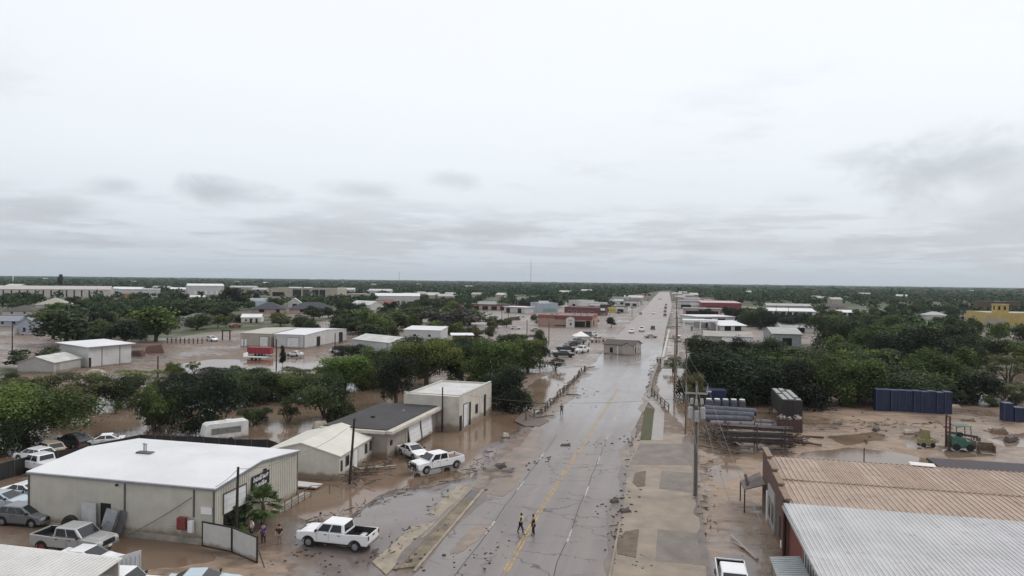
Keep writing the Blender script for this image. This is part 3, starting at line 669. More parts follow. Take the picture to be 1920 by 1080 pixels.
        if k['bed'] and liner:
            MB().box((k['cb'][0] - h) / 2 + .04, 0, .845, h + k['cb'][0] - .12, Wd - .2, .03).box(-h + .1, 0, 1.06, .03, Wd - .2, .46).box(k['cb'][0] - .03, 0, 1.06, .03, Wd - .2, .44).build('bed_liner', BLACK, t)
            for s in (-1, 1): box('bed_rail', BLACK, t, (k['cb'][0] - h) / 2 + .02, s * (Wd / 2 - .115), 1.08, h + k['cb'][0] - .1, .05, .53)
        if guard:
            g = MB()
            for z in (.6, .85, 1.1, 1.35): g.tube((h + .18, -.8, z), (h + .18, .8, z), .035)
            for y in (-.8, -.3, .3, .8): g.tube((h + .18, y, .5), (h + .18, y, 1.38), .04)
            g.build('grille_guard', BLACK, t)
    return t
PW = paint('white_car_paint', (.74, .74, .75)); PS = paint('silver_car_paint', (.40, .40, .40), .3, .5, .5, .3); PG = paint('grey_car_paint', (.17, .18, .19), .3, .5, .5, .3)
PB = paint('black_car_paint', (.025, .026, .03)); PT = paint('pale_blue_car_paint', (.40, .48, .54)); PR = paint('red_car_paint', (.28, .03, .03)); PTN = paint('tan_car_paint', (.36, .30, .23))
REDM = M('red_wheel_metal', (.22, .02, .03), .5, .2, 4)

# ------------------------------------------------------------------ people
def person(label, loc, rz, shirt, trousers, hair, skin=(.36, .22, .15), pose='stand', extra=None, scale=1.):
    lean = {'stand': 0., 'walk': .04, 'lean': .10}[pose]
    K = {'pelvis': (0, 0, .94), 'spine': (0, lean * .4, 1.14), 'chest': (0, lean, 1.34), 'neck': (0, lean + .01, 1.49), 'head': (0, lean + .03, 1.60), 'crown': (0, lean + .01, 1.71)}
    rad = {'pelvis': .135, 'spine': .125, 'chest': .145, 'neck': .055, 'head': .088, 'crown': .075}
    E_ = [('pelvis', 'spine'), ('spine', 'chest'), ('chest', 'neck'), ('neck', 'head'), ('head', 'crown')]
    for s, a in ((-1, 'l'), (1, 'r')):
        step = (.16 * s if pose == 'walk' else .03 * s)
        bend = (.20, .02) if (pose != 'stand' or s > 0) else (.05, -.01)
        K.update({a + 'sh': (s * .19, lean, 1.42), a + 'el': (s * .26, lean - .03, 1.15), a + 'wr': (s * .23, lean + bend[0], .97 + (.06 if bend[0] > .1 else -.06)), a + 'pa': (s * .22, lean + bend[0] + .05, .90 + (.08 if bend[0] > .1 else -.06)),
                  a + 'hp': (s * .10, 0, .88), a + 'kn': (s * .115, step + .02, .49), a + 'an': (s * .12, step * 1.5 - .03, .085), a + 'to': (s * .135, step * 1.5 + .14, .045)})
        rad.update({a + 'sh': .062, a + 'el': .045, a + 'wr': .031, a + 'pa': .036, a + 'hp': .095, a + 'kn': .06, a + 'an': .043, a + 'to': .04})
        E_ += [('chest', a + 'sh'), (a + 'sh', a + 'el'), (a + 'el', a + 'wr'), (a + 'wr', a + 'pa'), ('pelvis', a + 'hp'), (a + 'hp', a + 'kn'), (a + 'kn', a + 'an'), (a + 'an', a + 'to')]
        p = K[a + 'pa']
        for i, ln in enumerate((.07, .085, .09, .082, .065)):
            off = (-s * .03, .01, -.01) if i == 0 else (s * (.028 - .018 * (i - 1)), 0, 0)
            q1 = (p[0] + off[0], p[1] + off[1] + ln * .45, p[2] - ln * .4); q2 = (q1[0] - (s * .01 if i == 0 else 0), q1[1] + ln * .2, q1[2] - ln * .5)
            K[a + 'f%da' % i] = q1; K[a + 'f%db' % i] = q2; rad[a + 'f%da' % i] = .010; rad[a + 'f%db' % i] = .008
            E_ += [(a + 'pa', a + 'f%da' % i), (a + 'f%da' % i, a + 'f%db' % i)]
    def skin_mesh(name, keys, grow, mat, parent, root, z=None):
        keys = [k for k in K if k in keys]; ix = {k: i for i, k in enumerate(keys)}
        me = bpy.data.meshes.new(name); me.from_pydata([K[k] for k in keys], [(ix[a], ix[b]) for a, b in E_ if a in ix and b in ix], [])
        o = bpy.data.objects.new(name, me); COL.objects.link(o); o.parent = parent
        md = o.modifiers.new('skin', 'SKIN'); md.use_smooth_shade = True
        if not me.skin_vertices: me.skin_vertices.new()
        for k in keys:
            sv = me.skin_vertices[0].data[ix[k]]; q = rad[k] * grow + (.006 if grow > 1 else 0); sv.radius = (q, q); sv.use_root = k == root
        sb = o.modifiers.new('sub', 'SUBSURF'); sb.levels = 1; sb.render_levels = 1
        me.materials.append(mat); return o
    t = T('person', label, 'person', loc, rz); t.scale = (scale,) * 3
    col = lambda n, c: M('cloth_' + n, c, .85, .15, 8)
    skin_mesh('body', set(K), 1., M('skin', skin, .55, .08, 9), t, 'pelvis')
    skin_mesh('shirt', {'pelvis', 'spine', 'chest', 'lsh', 'rsh', 'lel', 'rel'}, 1.13, col('%d' % int(sum(shirt) * 1e4), shirt), t, 'spine')
    skin_mesh('trousers', {'pelvis', 'lhp', 'rhp', 'lkn', 'rkn', 'lan', 'ran'}, 1.16, col('%d' % int(sum(trousers) * 1e4), trousers), t, 'pelvis')
    hd = K['head']
    MB().lathe([(.02, .125), (.075, .105), (.098, .06), (.10, .01), (.09, -.03)], (hd[0], hd[1] - .018, hd[2] + .03), 'Z', 14).build('hair', col('hair%d' % int(hair[0] * 1e3), hair), t, smooth=True)
    MB().add([(-.014, hd[1] + .085, hd[2] - .02), (.014, hd[1] + .085, hd[2] - .02), (0, hd[1] + .115, hd[2] - .018), (0, hd[1] + .085, hd[2] + .03)], [(0, 1, 2), (0, 2, 3), (1, 3, 2), (0, 3, 1)]).build('nose', M('skin', skin), t)
    for s in (-1, 1): MB().box(s * .033, hd[1] + .084, hd[2] + .025, .02, .01, .01).build('eye', BLACK, t)
    MB().box(0, hd[1] + .082, hd[2] - .045, .045, .01, .008).build('mouth', M('lip', (.2, .08, .07)), t)
    for s in (-1, 1): MB().lathe([(.03, -.05), (.058, -.03), (.055, .02), (.04, .05)], (K['lto' if s < 0 else 'rto'][0], K['lto' if s < 0 else 'rto'][1] - .06, .045), 'Z', 10).build('shoe', BLACK, t)
    if extra == 'vest':
        v = MB()
        c = K['chest']; v.ext([(c[1] - .165, 1.08), (c[1] + .165, 1.08), (c[1] + .16, 1.4), (c[1] + .08, 1.46), (c[1] - .08, 1.46), (c[1] - .15, 1.4)], -.17, .17)
        o = v.build('vest', M('hi_vis_cloth', (.46, .50, .20), .7, .1), t, bevel=.05); 
        for i, q in enumerate(o.data.vertices): q.co = (q.co.y, q.co.x, q.co.z)
        box('vest_band', WHITE, t, 0, c[1], 1.2, .36, .35, .06, bevel=.02)
    return t

# ------------------------------------------------------------------ buildings
FOOT = []
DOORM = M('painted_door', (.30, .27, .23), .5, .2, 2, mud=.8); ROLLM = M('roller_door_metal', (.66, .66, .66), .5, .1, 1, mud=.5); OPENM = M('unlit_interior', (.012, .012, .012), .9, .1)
FRAMEM = M('frame_dark_metal', (.10, .10, .10), .5, .1)
def building(name, label, C, L, D, h, roof='flat', rise=.8, wall=WHITE, roofm=WHITE, over=.3, feats=(), group=None, ang=None, z=0., cat='building'):
    """C, L = near right and near left ground corners; D = depth; local x runs along the front, y away from it"""
    C, L = Vector((*C, 0)), Vector((*L, 0)); w = (C - L).length; a = math.atan2(C.y - L.y, C.x - L.x) if ang is None else ang
    mid = (C + L) / 2; t = T(name, label, cat, (mid.x, mid.y, z), a, group); hw = w / 2
    q = [Matrix.Rotation(a, 2) @ Vector(p) for p in ((-hw, 0), (hw, 0), (hw, D), (-hw, D))]; FOOT.append([(p.x + mid.x, p.y + mid.y) for p in q])
    mb = MB()
    if roof == 'gx': mb.add([(x, y, zz) for x in (-hw, hw) for y, zz in ((0, -.3), (0, h), (D / 2, h + rise), (D, h), (D, -.3))], [(0, 1, 2, 3, 4), (9, 8, 7, 6, 5), (0, 5, 6, 1), (4, 3, 8, 9), (1, 6, 7, 2), (2, 7, 8, 3)])
    elif roof == 'gy': mb.add([(x, y, zz) for y in (0, D) for x, zz in ((-hw, -.3), (-hw, h), (0, h + rise), (hw, h), (hw, -.3))], [(0, 1, 2, 3, 4), (9, 8, 7, 6, 5), (0, 5, 6, 1), (4, 3, 8, 9), (1, 6, 7, 2), (2, 7, 8, 3)])
    elif roof == 'shed': mb.hexa([(-hw, 0, -.3), (hw, 0, -.3), (hw, D, -.3), (-hw, D, -.3), (-hw, 0, h), (hw, 0, h), (hw, D, h + rise), (-hw, D, h + rise)])
    elif roof == 'flat':
        e = .25
        for p in ((0, e / 2, w, e), (0, D - e / 2, w, e), (-hw + e / 2, D / 2, e, D - 2 * e), (hw - e / 2, D / 2, e, D - 2 * e)): mb.box(p[0], p[1], h / 2 - .15, p[2], p[3], h + .3)
    else: mb.box(0, D / 2, h / 2 - .15, w, D, h + .3)
    mb.build('wall', wall, t)
    th = .10; o_ = over; r = MB()
    def slab(a, b, c, d): r.hexa([a, b, c, d] + [(p[0], p[1], p[2] + th) for p in (a, b, c, d)])
    if roof == 'gx':
        k = rise / (D / 2) * o_
        slab((-hw - o_, -o_, h - k + .02), (hw + o_, -o_, h - k + .02), (hw + o_, D / 2, h + rise + .02), (-hw - o_, D / 2, h + rise + .02)); slab((hw + o_, D + o_, h - k + .02), (-hw - o_, D + o_, h - k + .02), (-hw - o_, D / 2, h + rise + .02), (hw + o_, D / 2, h + rise + .02))
    elif roof == 'gy':
        k = rise / hw * o_
        slab((-hw - o_, -o_, h - k + .02), (-hw - o_, D + o_, h - k + .02), (0, D + o_, h + rise + .02), (0, -o_, h + rise + .02)); slab((hw + o_, -o_, h - k + .02), (hw + o_, D + o_, h - k + .02), (0, D + o_, h + rise + .02), (0, -o_, h + rise + .02))
    elif roof == 'shed': slab((-hw - o_, -o_, h + .02), (hw + o_, -o_, h + .02), (hw + o_, D + o_, h + rise + .02), (-hw - o_, D + o_, h + rise + .02))
    elif roof == 'flat': r.box(0, D / 2, h - .35, w - .51, D - .51, .2)
    elif roof == 'slab': r.box(0, D / 2, h + .27, w + 2 * o_, D + 2 * o_, .24)
    elif roof == 'hip':
        i = min(hw, D / 2) * .98
        r.add([(-hw - o_, -o_, h + .15), (hw + o_, -o_, h + .15), (hw + o_, D + o_, h + .15), (-hw - o_, D + o_, h + .15), (-hw + i, D / 2, h + rise), (hw - i, D / 2, h + rise)] if w >= D else
              [(-hw - o_, -o_, h + .15), (hw + o_, -o_, h + .15), (hw + o_, D + o_, h + .15), (-hw - o_, D + o_, h + .15), (0, i, h + rise), (0, D - i, h + rise)],
              [(3, 2, 1, 0)] + ([(0, 1, 5, 4), (2, 3, 4, 5), (1, 2, 5), (3, 0, 4)] if w >= D else [(0, 1, 4), (1, 2, 5, 4), (2, 3, 5), (3, 0, 4, 5)]))
    r.build('roof', roofm, t)
    for ft in feats: feat(t, w, D, *ft)
    return t
def facepos(w, D, face, u, proud):
    if face == 'F': return (-w / 2 + u * w, -proud), 0
    if face == 'R': return (w / 2 + proud, u * D), math.pi / 2
    if face == 'L': return (-w / 2 - proud, (1 - u) * D), -math.pi / 2
    return (w / 2 - u * w, D + proud), math.pi
def feat(t, w, D, face, u, v, fw, fh, kind, mat=None):
    (x, y), rz = facepos(w, D, face, u, .02)
    def bx(name, m, parent, ww, hh_, th, zz=0.):
        return box(name, m, parent, 0, 0, zz, ww, th, hh_)
    if kind == 'window':
        f = bx('window', mat or WHITE, t, fw, fh, .08); f.location = (x, y, v + fh / 2); f.rotation_euler = (0, 0, rz)
        p = bx('pane', GLASS, f, fw - .16, fh - .16, .1); 
    elif kind == 'door':
        f = bx('door', mat or DOORM, t, fw, fh, .07); f.location = (x, y, v + fh / 2); f.rotation_euler = (0, 0, rz)
    elif kind == 'roll':
        f = bx('roller_door', mat or ROLLM, t, fw, fh, .08); f.location = (x, y, v + fh / 2); f.rotation_euler = (0, 0, rz)
        g = MB()
        for s in (-1, 1): g.box(s * (fw / 2 + .06), 0, 0, .11, .12, fh)
        g.box(0, 0, fh / 2 + .06, fw + .24, .12, .11); g.build('door_frame', FRAMEM, f)
        g = MB()
        for i in range(1, int(fh / .5)): g.box(0, -.045, -fh / 2 + i * .5, fw - .05, .012, .03)
        if len(g.v): g.build('slat_line', M('slat_line_metal', (.45, .45, .45), .5), f)  # thin lines between slats, a darker grey than the door sheet
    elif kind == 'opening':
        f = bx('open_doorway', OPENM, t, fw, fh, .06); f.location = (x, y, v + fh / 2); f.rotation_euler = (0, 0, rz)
    elif kind == 'band':
        f = bx('facade_band', mat or WHITE, t, fw, fh, .12); f.location = (x, y, v + fh / 2); f.rotation_euler = (0, 0, rz)
    elif kind == 'pipe':
        g = MB().box(0, 0, 0, .12, .12, fh); f = g.build('downspout', mat or FRAMEM, t); f.location = (x, y, v + fh / 2); f.rotation_euler = (0, 0, rz)
    elif kind == 'awning':
        f = MB().hexa([(-fw / 2, 0, 0), (fw / 2, 0, 0), (fw / 2, -fh, -.35), (-fw / 2, -fh, -.35), (-fw / 2, 0, .08), (fw / 2, 0, .08), (fw / 2, -fh, -.27), (-fw / 2, -fh, -.27)]).build('awning', mat or WHITE, t); f.location = (x, y, v); f.rotation_euler = (0, 0, rz)
    return f
# ------------------------------------------------------------------ near buildings, left side of the road
CREAM = M('cream_sheet_wall', (.55, .52, .45), .5, .08, .6, mud=.7, ribs=.3, ribaxis='Y'); CREAM2 = M('cream_front_wall', (.48, .455, .395), .5, .1, .6, mud=.9)
ROOFW = M('white_roof_sheet', (.66, .66, .675), .42, .08, .18, bump=.006); GUT = M('grey_gutter', (.20, .21, .22), .4, .1)
STUC = M('pale_stucco', (.52, .485, .43), .8, .12, .7, mud=1.2, bump=.01)
SIDING = M('pale_siding', (.58, .555, .50), .6, .08, .8, mud=.8)
# long white-roofed metal workshop
wk = building('metal_workshop', 'large cream metal workshop with plain white roof and black sign on its facade', (-34.3, 46.9), (-52.2, 46.9), 12.3, 4.35, 'gx', .62, CREAM2, ROOFW, .12, [
    ('F', .535, 1.5, 0, 2.8, 'pipe'), ('F', .894, 2.0, 0, 2.2, 'pipe'), ('F', .004, .2, 0, 4.1, 'pipe'), ('F', .994, .1, 0, 4.2, 'pipe'),
    ('F', .432, 0.05, .95, 2.35, 'opening'), ('R', .20, 2.05, 2.9, 1.55, 'roll'), ('R', .20, .1, 2.9, 1.9, 'opening'), ('R', .985, .2, 0, 4.1, 'pipe')], ang=0.)
# ribbed sheet on the facade (proud real ribs)
mb = MB()
for i in range(40):
    y = .15 + i * .305
    top = 4.3 + .6 * (1 - abs(y - 6.15) / 6.15)
    lo = .55
    if 1.0 < y < 4.0: lo = 3.75
    if 4.7 < y < 7.3: continue
    mb.box(8.95 + .03, y, (top + lo) / 2, .05, .06, top - lo)
mb.build('sheet_rib', M('cream_rib', (.58, .55, .48), .5, .06), wk)
mb = MB()
for k in range(3): pass
mb.box(0, -.1, 4.30, 18.1, .13, .15); mb.build('gutter', GUT, wk)
mb = MB(); mb.hexa([(9.02, -.1, 4.25), (9.12, -.1, 4.25), (9.12, 6.15, 4.87), (9.02, 6.15, 4.87), (9.02, -.1, 4.43), (9.12, -.1, 4.43), (9.12, 6.15, 5.05), (9.02, 6.15, 5.05)]); mb.hexa([(9.02, 6.15, 4.87), (9.12, 6.15, 4.87), (9.12, 12.4, 4.25), (9.02, 12.4, 4.25), (9.02, 6.15, 5.05), (9.12, 6.15, 5.05), (9.12, 12.4, 4.43), (9.02, 12.4, 4.43)])
mb.build('rake_trim', GUT, wk)
mb = MB().box(0, 0, 0, 18.1, .06, .5); o = mb.build('foundation', CONCRETE, wk); o.location = (0, -.03, .1)
box('wall_vent', WHITE, wk, 8.2, -.04, 2.6, 1.0, .06, .55); box('wall_light', BLACK, wk, 9.08, 6.6, 4.15, .2, .25, .15); box('wall_light', BLACK, wk, -0.1, -.1, 4.0, .16, .16, .16)
sg = box('sign', M('sign_black', (.02, .02, .025), .4, .05), wk, 0, 0, 0, .08, 2.55, 1.15); sg.location = (9.06, 5.95, 3.42)
def scrawl(y0, z0, n, hgt, slope, seed):
    rr = random.Random(seed); q = MB(); y = y0
    for i in range(n):
        ww = .10 + rr.random() * .08; hh_ = hgt * (1.3 if i in (0, 5, 6) else .8 + .3 * rr.random())
        q.box(.045, y, z0 + hh_ / 2, .02, .085, hh_, rx=-.25)
        if rr.random() > .3: q.box(.045, y + ww * .5, z0 + hgt * (.15 if rr.random() > .5 else .7), .02, ww, .08)
        y += ww + .06; z0 += slope
    return q
scrawl(-1.05, .06, 11, .32, .004, 4).build('lettering', WHITE, sg); scrawl(-.8, -.48, 9, .30, .003, 9).build('lettering', WHITE, sg)
rv = T('roof_vent', 'small twin pipe vent standing on dark curb of white workshop roof', 'vent', (-45.7, 52.6, 5.08))
MB().box(0, 0, 0, 1.5, .6, .16).build('curb', M('dark_roof_patch', (.11, .12, .11), .7), rv); MB().tube((-.12, 0, .06), (-.12, 0, .75), .06).tube((.1, 0, .06), (.1, 0, .7), .06).box(-.12, 0, .8, .16, .16, .1).box(.1, 0, .76, .16, .16, .1).build('pipe', STEEL, rv)
mt_ = T('gas_meter', 'rusty red meter box and pipework against the cream workshop wall', 'meter', (-37.0, 46.55))
box('cabinet', M('faded_red_metal', (.20, .045, .04), .6, .2, 3), mt_, 0, 0, 1.55, .75, .4, .95, bevel=.03); MB().path([(-.5, 0, 1.1), (-1.2, 0, 1.1), (-1.2, .2, 1.1)], .05, 6).path([(-.3, 0, 1.3), (-1.0, 0, 1.3)], .04, 6).tube((0, 0, .1), (0, 0, 1.1), .05).tube((.5, 0, .2), (.5, 0, 2.), .04).build('pipe', STEEL, mt_)
box('conduit_box', WHITE, mt_, .75, .05, 1.35, .4, .25, .9)
# door leaf and leaning panels at the side opening
t = T('steel_door_leaf', 'pale grey door leaf standing open against workshop wall beside dark doorway', 'door', (-45.75, 46.55), R(4)); box('leaf', M('pale_grey_door', (.50, .51, .52), .45, .1, 2, mud=.5), t, 0, 0, 1.22, 1.35, .06, 2.4); box('frame_edge', STEEL, t, .66, 0, 1.22, .06, .1, 2.42)
t = T('leaning_panel', 'bare steel panel leaning on the workshop wall right of the doorway', 'panel', (-43.6, 46.1)); o = box('sheet', M('dull_steel_sheet', (.30, .31, .33), .35, .2, 2, metal=.5), t, 0, 0, 0, 1.1, .06, 2.2); o.location = (0, .12, 1.05); o.rotation_euler = (R(-14), R(9), 0)
o = MB().box(0, -.05, .5, .3, .02, .06, ry=.4).build('handle', CHROME, t); o.location = (.1, .05, .7)
t = T('leaning_panel', 'narrow dark panel leaning behind the bare steel one at workshop wall', 'panel', (-42.75, 46.5)); o = box('sheet', M('dark_panel', (.12, .12, .13), .5, .2), t, 0, 0, 0, .6, .05, 2.0); o.location = (0, .08, 1.0); o.rotation_euler = (R(-10), R(6), 0)
t = T('rubber_tank', 'black round tank lid standing between the silver pickup and workshop', 'tank', (-46.9, 45.9)); MB().lathe([(.0, -.3), (.7, -.25), (.8, -.1), (.8, .1), (.7, .2), (0, .22)], (0, 0, .75), 'Y', 20).build('drum', RUBBER, t); MB().lathe([(.3, -.3), (.3, -.36), (0, -.36)], (0, 0, .75), 'Y', 14).build('hub', BLACK, t)
# white gabled little house, shifted by the flood
building('gabled_house', 'small cream house with pale metal gable roof beside leaning black pole', (-33.1, 65.6), (-41.5, 64.6), 9.9, 2.45, 'gy', 1.15, SIDING, M('pale_yellow_roof', (.60, .575, .51), .5, .06, .6, ribs=.4, ribaxis='Y'), .22, [
    ('R', .05, .75, .45, 1.15, 'window', M('dark_frame', (.12, .10, .085), .6)), ('R', .2, .95, .9, 1.1, 'window', MATS['dark_frame']), ('R', .42, .1, .85, 2.0, 'door', WHITE), ('R', .54, .1, .8, 2.0, 'door', SIDING), ('R', .73, .95, .7, 1.15, 'window', MATS['dark_frame']), ('R', .87, .95, .6, 1.15, 'window', MATS['dark_frame'])], ang=R(3))
t = T('fallen_roof_panel', 'long pale roof panel lying on mud beside cream gabled house', 'panel', (-36.9, 62.3), R(4)); MB().hexa([(-3.1, -.55, .05), (3.0, -.7, .05), (3.2, .5, .05), (-3.1, .75, .22), (-3.1, -.55, .2), (3.0, -.7, .16), (3.2, .5, .2), (-3.1, .75, .42)]).build('sheet', M('pale_panel', (.60, .57, .54), .5, .08), t); MB().box(0, -.66, .05, 6., .1, .1).build('edge_board', M('dirty_board', (.2, .15, .11), .8, .2), t)
# dark flat-roofed garage with white doors
FASC = M('cream_fascia', (.50, .46, .40), .6, .1, 1)
gr = building('flat_roof_garage', 'low garage with black felt roof and bulged white garage doors', (-31.6, 74.5), (-40.0, 74.5), 16.2, 3.0, 'slab', .2, M('greige_board', (.31, .275, .235), .75, .14, .8, mud=1.0), M('black_felt_roof', (.045, .042, .044), .75, .3, .35), .0, [
    ('R', .66, 1.05, .32, .9, 'opening'), ('R', .10, .6, .5, 1.6, 'opening', None)][:0], ang=R(-2))
MB().box(4.55, 8.1, 3.13, .9, 16.9, .34).box(-.1, -.35, 3.13, 8.4, .5, .34).build('fascia', FASC, gr)
gd = []
for u_, ti in ((7.6, .30), (11.6, .16)):
    o = MB().box(0, 0, 0, .1, 3.7, 2.45).build('garage_door', M('white_garage_door', (.68, .68, .68), .45, .08, .6, mud=.7), gr); o.location = (4.45, u_, 1.5); o.rotation_euler = (0, R(-9 if ti > .2 else -6), R(2))
    q = MB()
    for z in (-.6, 0, .6): q.box(.055, 0, z, .015, 3.6, .03)
    q.build('panel_groove', M('groove_grey', (.38, .38, .38), .6), o)
for u_ in (5.5, 9.6, 13.7): box('door_post', FASC, gr, 4.22, u_, 1.45, .14, .28, 2.9)
box('electric_meter', BLACK, gr, 4.24, 1.0, 1.7, .2, .4, .55); box('roof_vent', BLACK, gr, -.6, 6, 3.5, .4, .4, .25); box('roof_vent', STEEL, gr, 1.4, 11, 3.46, .3, .3, .2)
# tall stucco box
sb = building('stucco_shop', 'tall cream stucco shop with flat white roof beside creek tree', (-27.8, 90.4), (-36.2, 90.9), 14.4, 4.75, 'flat', .2, STUC, M('chalky_white_roof', (.55, .545, .53), .6, .12, .4), .0, [
    ('R', .035, .0, .9, 2.1, 'opening'), ('R', .17, .2, 1.6, 3.2, 'roll'), ('R', .30, .1, .6, 3.3, 'opening'), ('R', .50, 1.2, 1.1, 1.4, 'window', FRAMEM), ('R', .77, .1, .9, 3.3, 'opening'), ('R', .62, 1.0, .5, 2.3, 'door', STUC)])
MB().box(0, .12, 4.98, 8.4, .34, .1).box(4.08, 7.2, 4.98, .34, 14.1, .1).build('parapet_cap', M('parapet_cap_cream', (.52, .49, .44), .6, .1), sb)
# travel trailer behind the workshop
t = T('travel_trailer', 'white travel trailer stranded in brown water behind the workshop roof', 'trailer', (-55.0, 77.0), R(232))
t.scale = (.86, .86, .86)
o = MB().ext([(-3.1, .55), (3.0, .55), (3.25, 1.2), (2.9, 2.7), (2.5, 2.95), (-3.0, 2.95), (-3.1, 2.8)], -1.15, 1.15).build('body', M('trailer_white', (.62, .62, .60), .4, .1, 1, mud=.9), t, bevel=.06)
MB().box(.1, -1.17, 1.8, 4.2, .03, .9).box(.1, 1.17, 1.8, 4.2, .03, .9).build('window_band', M('trailer_band', (.20, .20, .19), .3, .2, 3), t); box('roof_unit', WHITE, t, -.5, 0, 3.05, .8, .7, .25, bevel=.04); box('roof_hatch', WHITE, t, 1.4, .2, 3.0, .5, .5, .12)
for s in (-1, 1):
    for x in (-.5, .4): MB().lathe([(.18, -.1), (.36, -.1), (.36, .1), (.18, .1)], (x, s * 1.05, .36), 'Y', 14).build('wheel', RUBBER, t)
# long low black mesh fence round the yard
pts = [(-67, 47), (-66, 60), (-62, 70.5), (-54, 71.5), (-46, 72.5), (-43, 71)]
t = T('yard_fence', 'long black sheeted fence sagging along the flooded yard behind workshop', 'fence', (-66, 60)); q = MB(); pq = MB()
for a, b in zip(pts, pts[1:]):
    n_ = int(math.hypot(b[0] - a[0], b[1] - a[1]) / 2.4) + 1
    for i in range(n_):
        u1, u2 = i / n_, (i + 1) / n_; x1, y1, x2, y2 = a[0] + (b[0] - a[0]) * u1 + 66, a[1] + (b[1] - a[1]) * u1 - 60, a[0] + (b[0] - a[0]) * u2 + 66, a[1] + (b[1] - a[1]) * u2 - 60
        h1 = 1.5 + .35 * (vnoise(x1, y1, 3., 8)); h2 = 1.5 + .35 * (vnoise(x2, y2, 3., 8))
        q.hexa([(x1, y1, -.1), (x2, y2, -.1), (x2 + .03, y2 + .04, -.1), (x1 + .03, y1 + .04, -.1), (x1, y1, h1), (x2, y2, h2), (x2 + .03, y2 + .04, h2), (x1 + .03, y1 + .04, h1)]); MB().tube((x1, y1, -.2), (x1, y1, h1 + .15), .04, n=6).build('post', FRAMEM, t)
q.build('sheeting', M('black_sheeting', (.022, .021, .022), .6, .3, 2), t)
# pale swing gate
t = T('yard_gate', 'pale two panel yard gate in black frame beside people at workshop', 'gate', (-35.0, 46.3)); q = MB()
ga = [(0, 0), (3.0, -.5), (6.0, -1.8)]
for (xa, ya), (xb, yb), hh_ in zip(ga, ga[1:], (1.85, 1.85)):
    an = math.atan2(yb - ya, xb - xa); ln = math.hypot(xb - xa, yb - ya)
    o = MB().box(ln / 2, 0, .1 + hh_ / 2, ln - .12, .04, hh_ - .1).build('gate_panel', M('pale_gate_sheet', (.50, .50, .48), .5, .08, 1, mud=.5), t, (xa, ya, 0), an)
    MB().box(ln / 2, 0, .1, ln, .08, .1).box(ln / 2, 0, .1 + hh_, ln, .08, .1).box(.05, 0, .1 + hh_ / 2, .1, .1, hh_ + .1).box(ln - .05, 0, .1 + hh_ / 2, .1, .1, hh_ + .1).build('gate_frame', BLACK, t, (xa, ya, 0), an)
MB().tube((6.1, -1.8, 1.0), (6.9, -2.3, .05), .04).build('stay', BLACK, t)
# handrail ramp by the workshop facade
t = T('ramp_railing', 'rusty low pipe railing along the far end of workshop facade', 'railing', (-33.6, 55.2)); q = MB()
for i in range(5): q.tube((.35, i * 1.15, -.1), (.35, i * 1.15, .95), .035, n=6)
q.path([(.35, 0, .95), (.35, 4.6, .95), (1.8, 5.6, .9), (2.6, 6.1, .55)], .035, 6).path([(.35, 0, .5), (.35, 4.6, .5)], .03, 6).tube((1.8, 5.6, 0), (1.8, 5.6, .9), .035); q.build('rail', M('rusty_pipe', (.13, .085, .06), .7, .25, 4), t)
struct(MB().box(-33.85, 57.4, .05, .8, 5.4, .3).build('ramp_kerb', CONCRETE))
# bottom left corner: ribbed lean-to roof and white sheet fence
t = T('lean_to_shed', 'low shed with ribbed white sheet roof at the yard corner below silver pickup', 'shed', (-38.2, 35.5)); q = MB().hexa([(-8, -3, 2.55), (5.0, -3, 2.55), (4.6, 1.3, 2.95), (-8, 1.1, 2.95), (-8, -3, 2.63), (5.0, -3, 2.63), (4.6, 1.3, 3.03), (-8, 1.1, 3.03)])
q.build('roof', M('ribbed_white_sheet', (.60, .59, .57), .45, .08, .5), t); q = MB()
for i in range(42): x = -7.8 + i * .3; q.hexa([(x, -3, 2.63), (x + .06, -3, 2.63), (x + .06, 1.1, 3.02), (x, 1.1, 3.02), (x, -3, 2.67), (x + .06, -3, 2.67), (x + .06, 1.1, 3.06), (x, 1.1, 3.06)])
q.build('roof_rib', MATS['ribbed_white_sheet'], t); MB().box(-1.6, 1.0, 1.45, 12.4, .1, 3.).build('wall', CREAM2, t)
for x in (-4, 1, 4.3): MB().box(x, -2.7, 1.25, .12, .12, 2.6).build('post', FRAMEM, t)
t = T('sheet_fence', 'white ribbed sheet fence panel at the bottom corner beside red vehicle', 'fence', (-36.6, 38.2), R(52)); q = MB().hexa([(-1.5, 0, 0), (2.4, 0, 0), (2.4, .04, 0), (-1.5, .04, 0), (-1.5, 0, 1.75), (2.4, 0, 2.1), (2.4, .04, 2.1), (-1.5, .04, 1.75)])
for i in range(15): x = -1.4 + i * .27; q.box(x, -.02, .95, .06, .05, 1.75)
q.build('sheeting', M('fence_white_sheet', (.55, .55, .56), .45, .08), t); MB().box(-1.5, .1, 1., .1, .1, 2.0).build('post', STEEL, t); MB().box(2.4, .1, 1., .1, .1, 2.1).build('post', STEEL, t)
# small white carport at the left edge
t = T('carport', 'small white flat carport roof on thin dark posts at left edge', 'carport', (-52.7, 42.4)); MB().hexa([(-3, -2.2, 2.25), (1.55, -2.2, 2.25), (1.3, 1.0, 2.25), (-3, 1.3, 2.25), (-3, -2.2, 2.35), (1.55, -2.2, 2.35), (1.3, 1.0, 2.35), (-3, 1.3, 2.35)]).build('roof', WHITE, t)
for x, y in ((1.3, .7), (1.4, -1.9), (-1.5, 1.0)): MB().tube((x, y, 0), (x, y, 2.25), .06).build('post', M('rust_post', (.10, .05, .04), .7, .2), t)
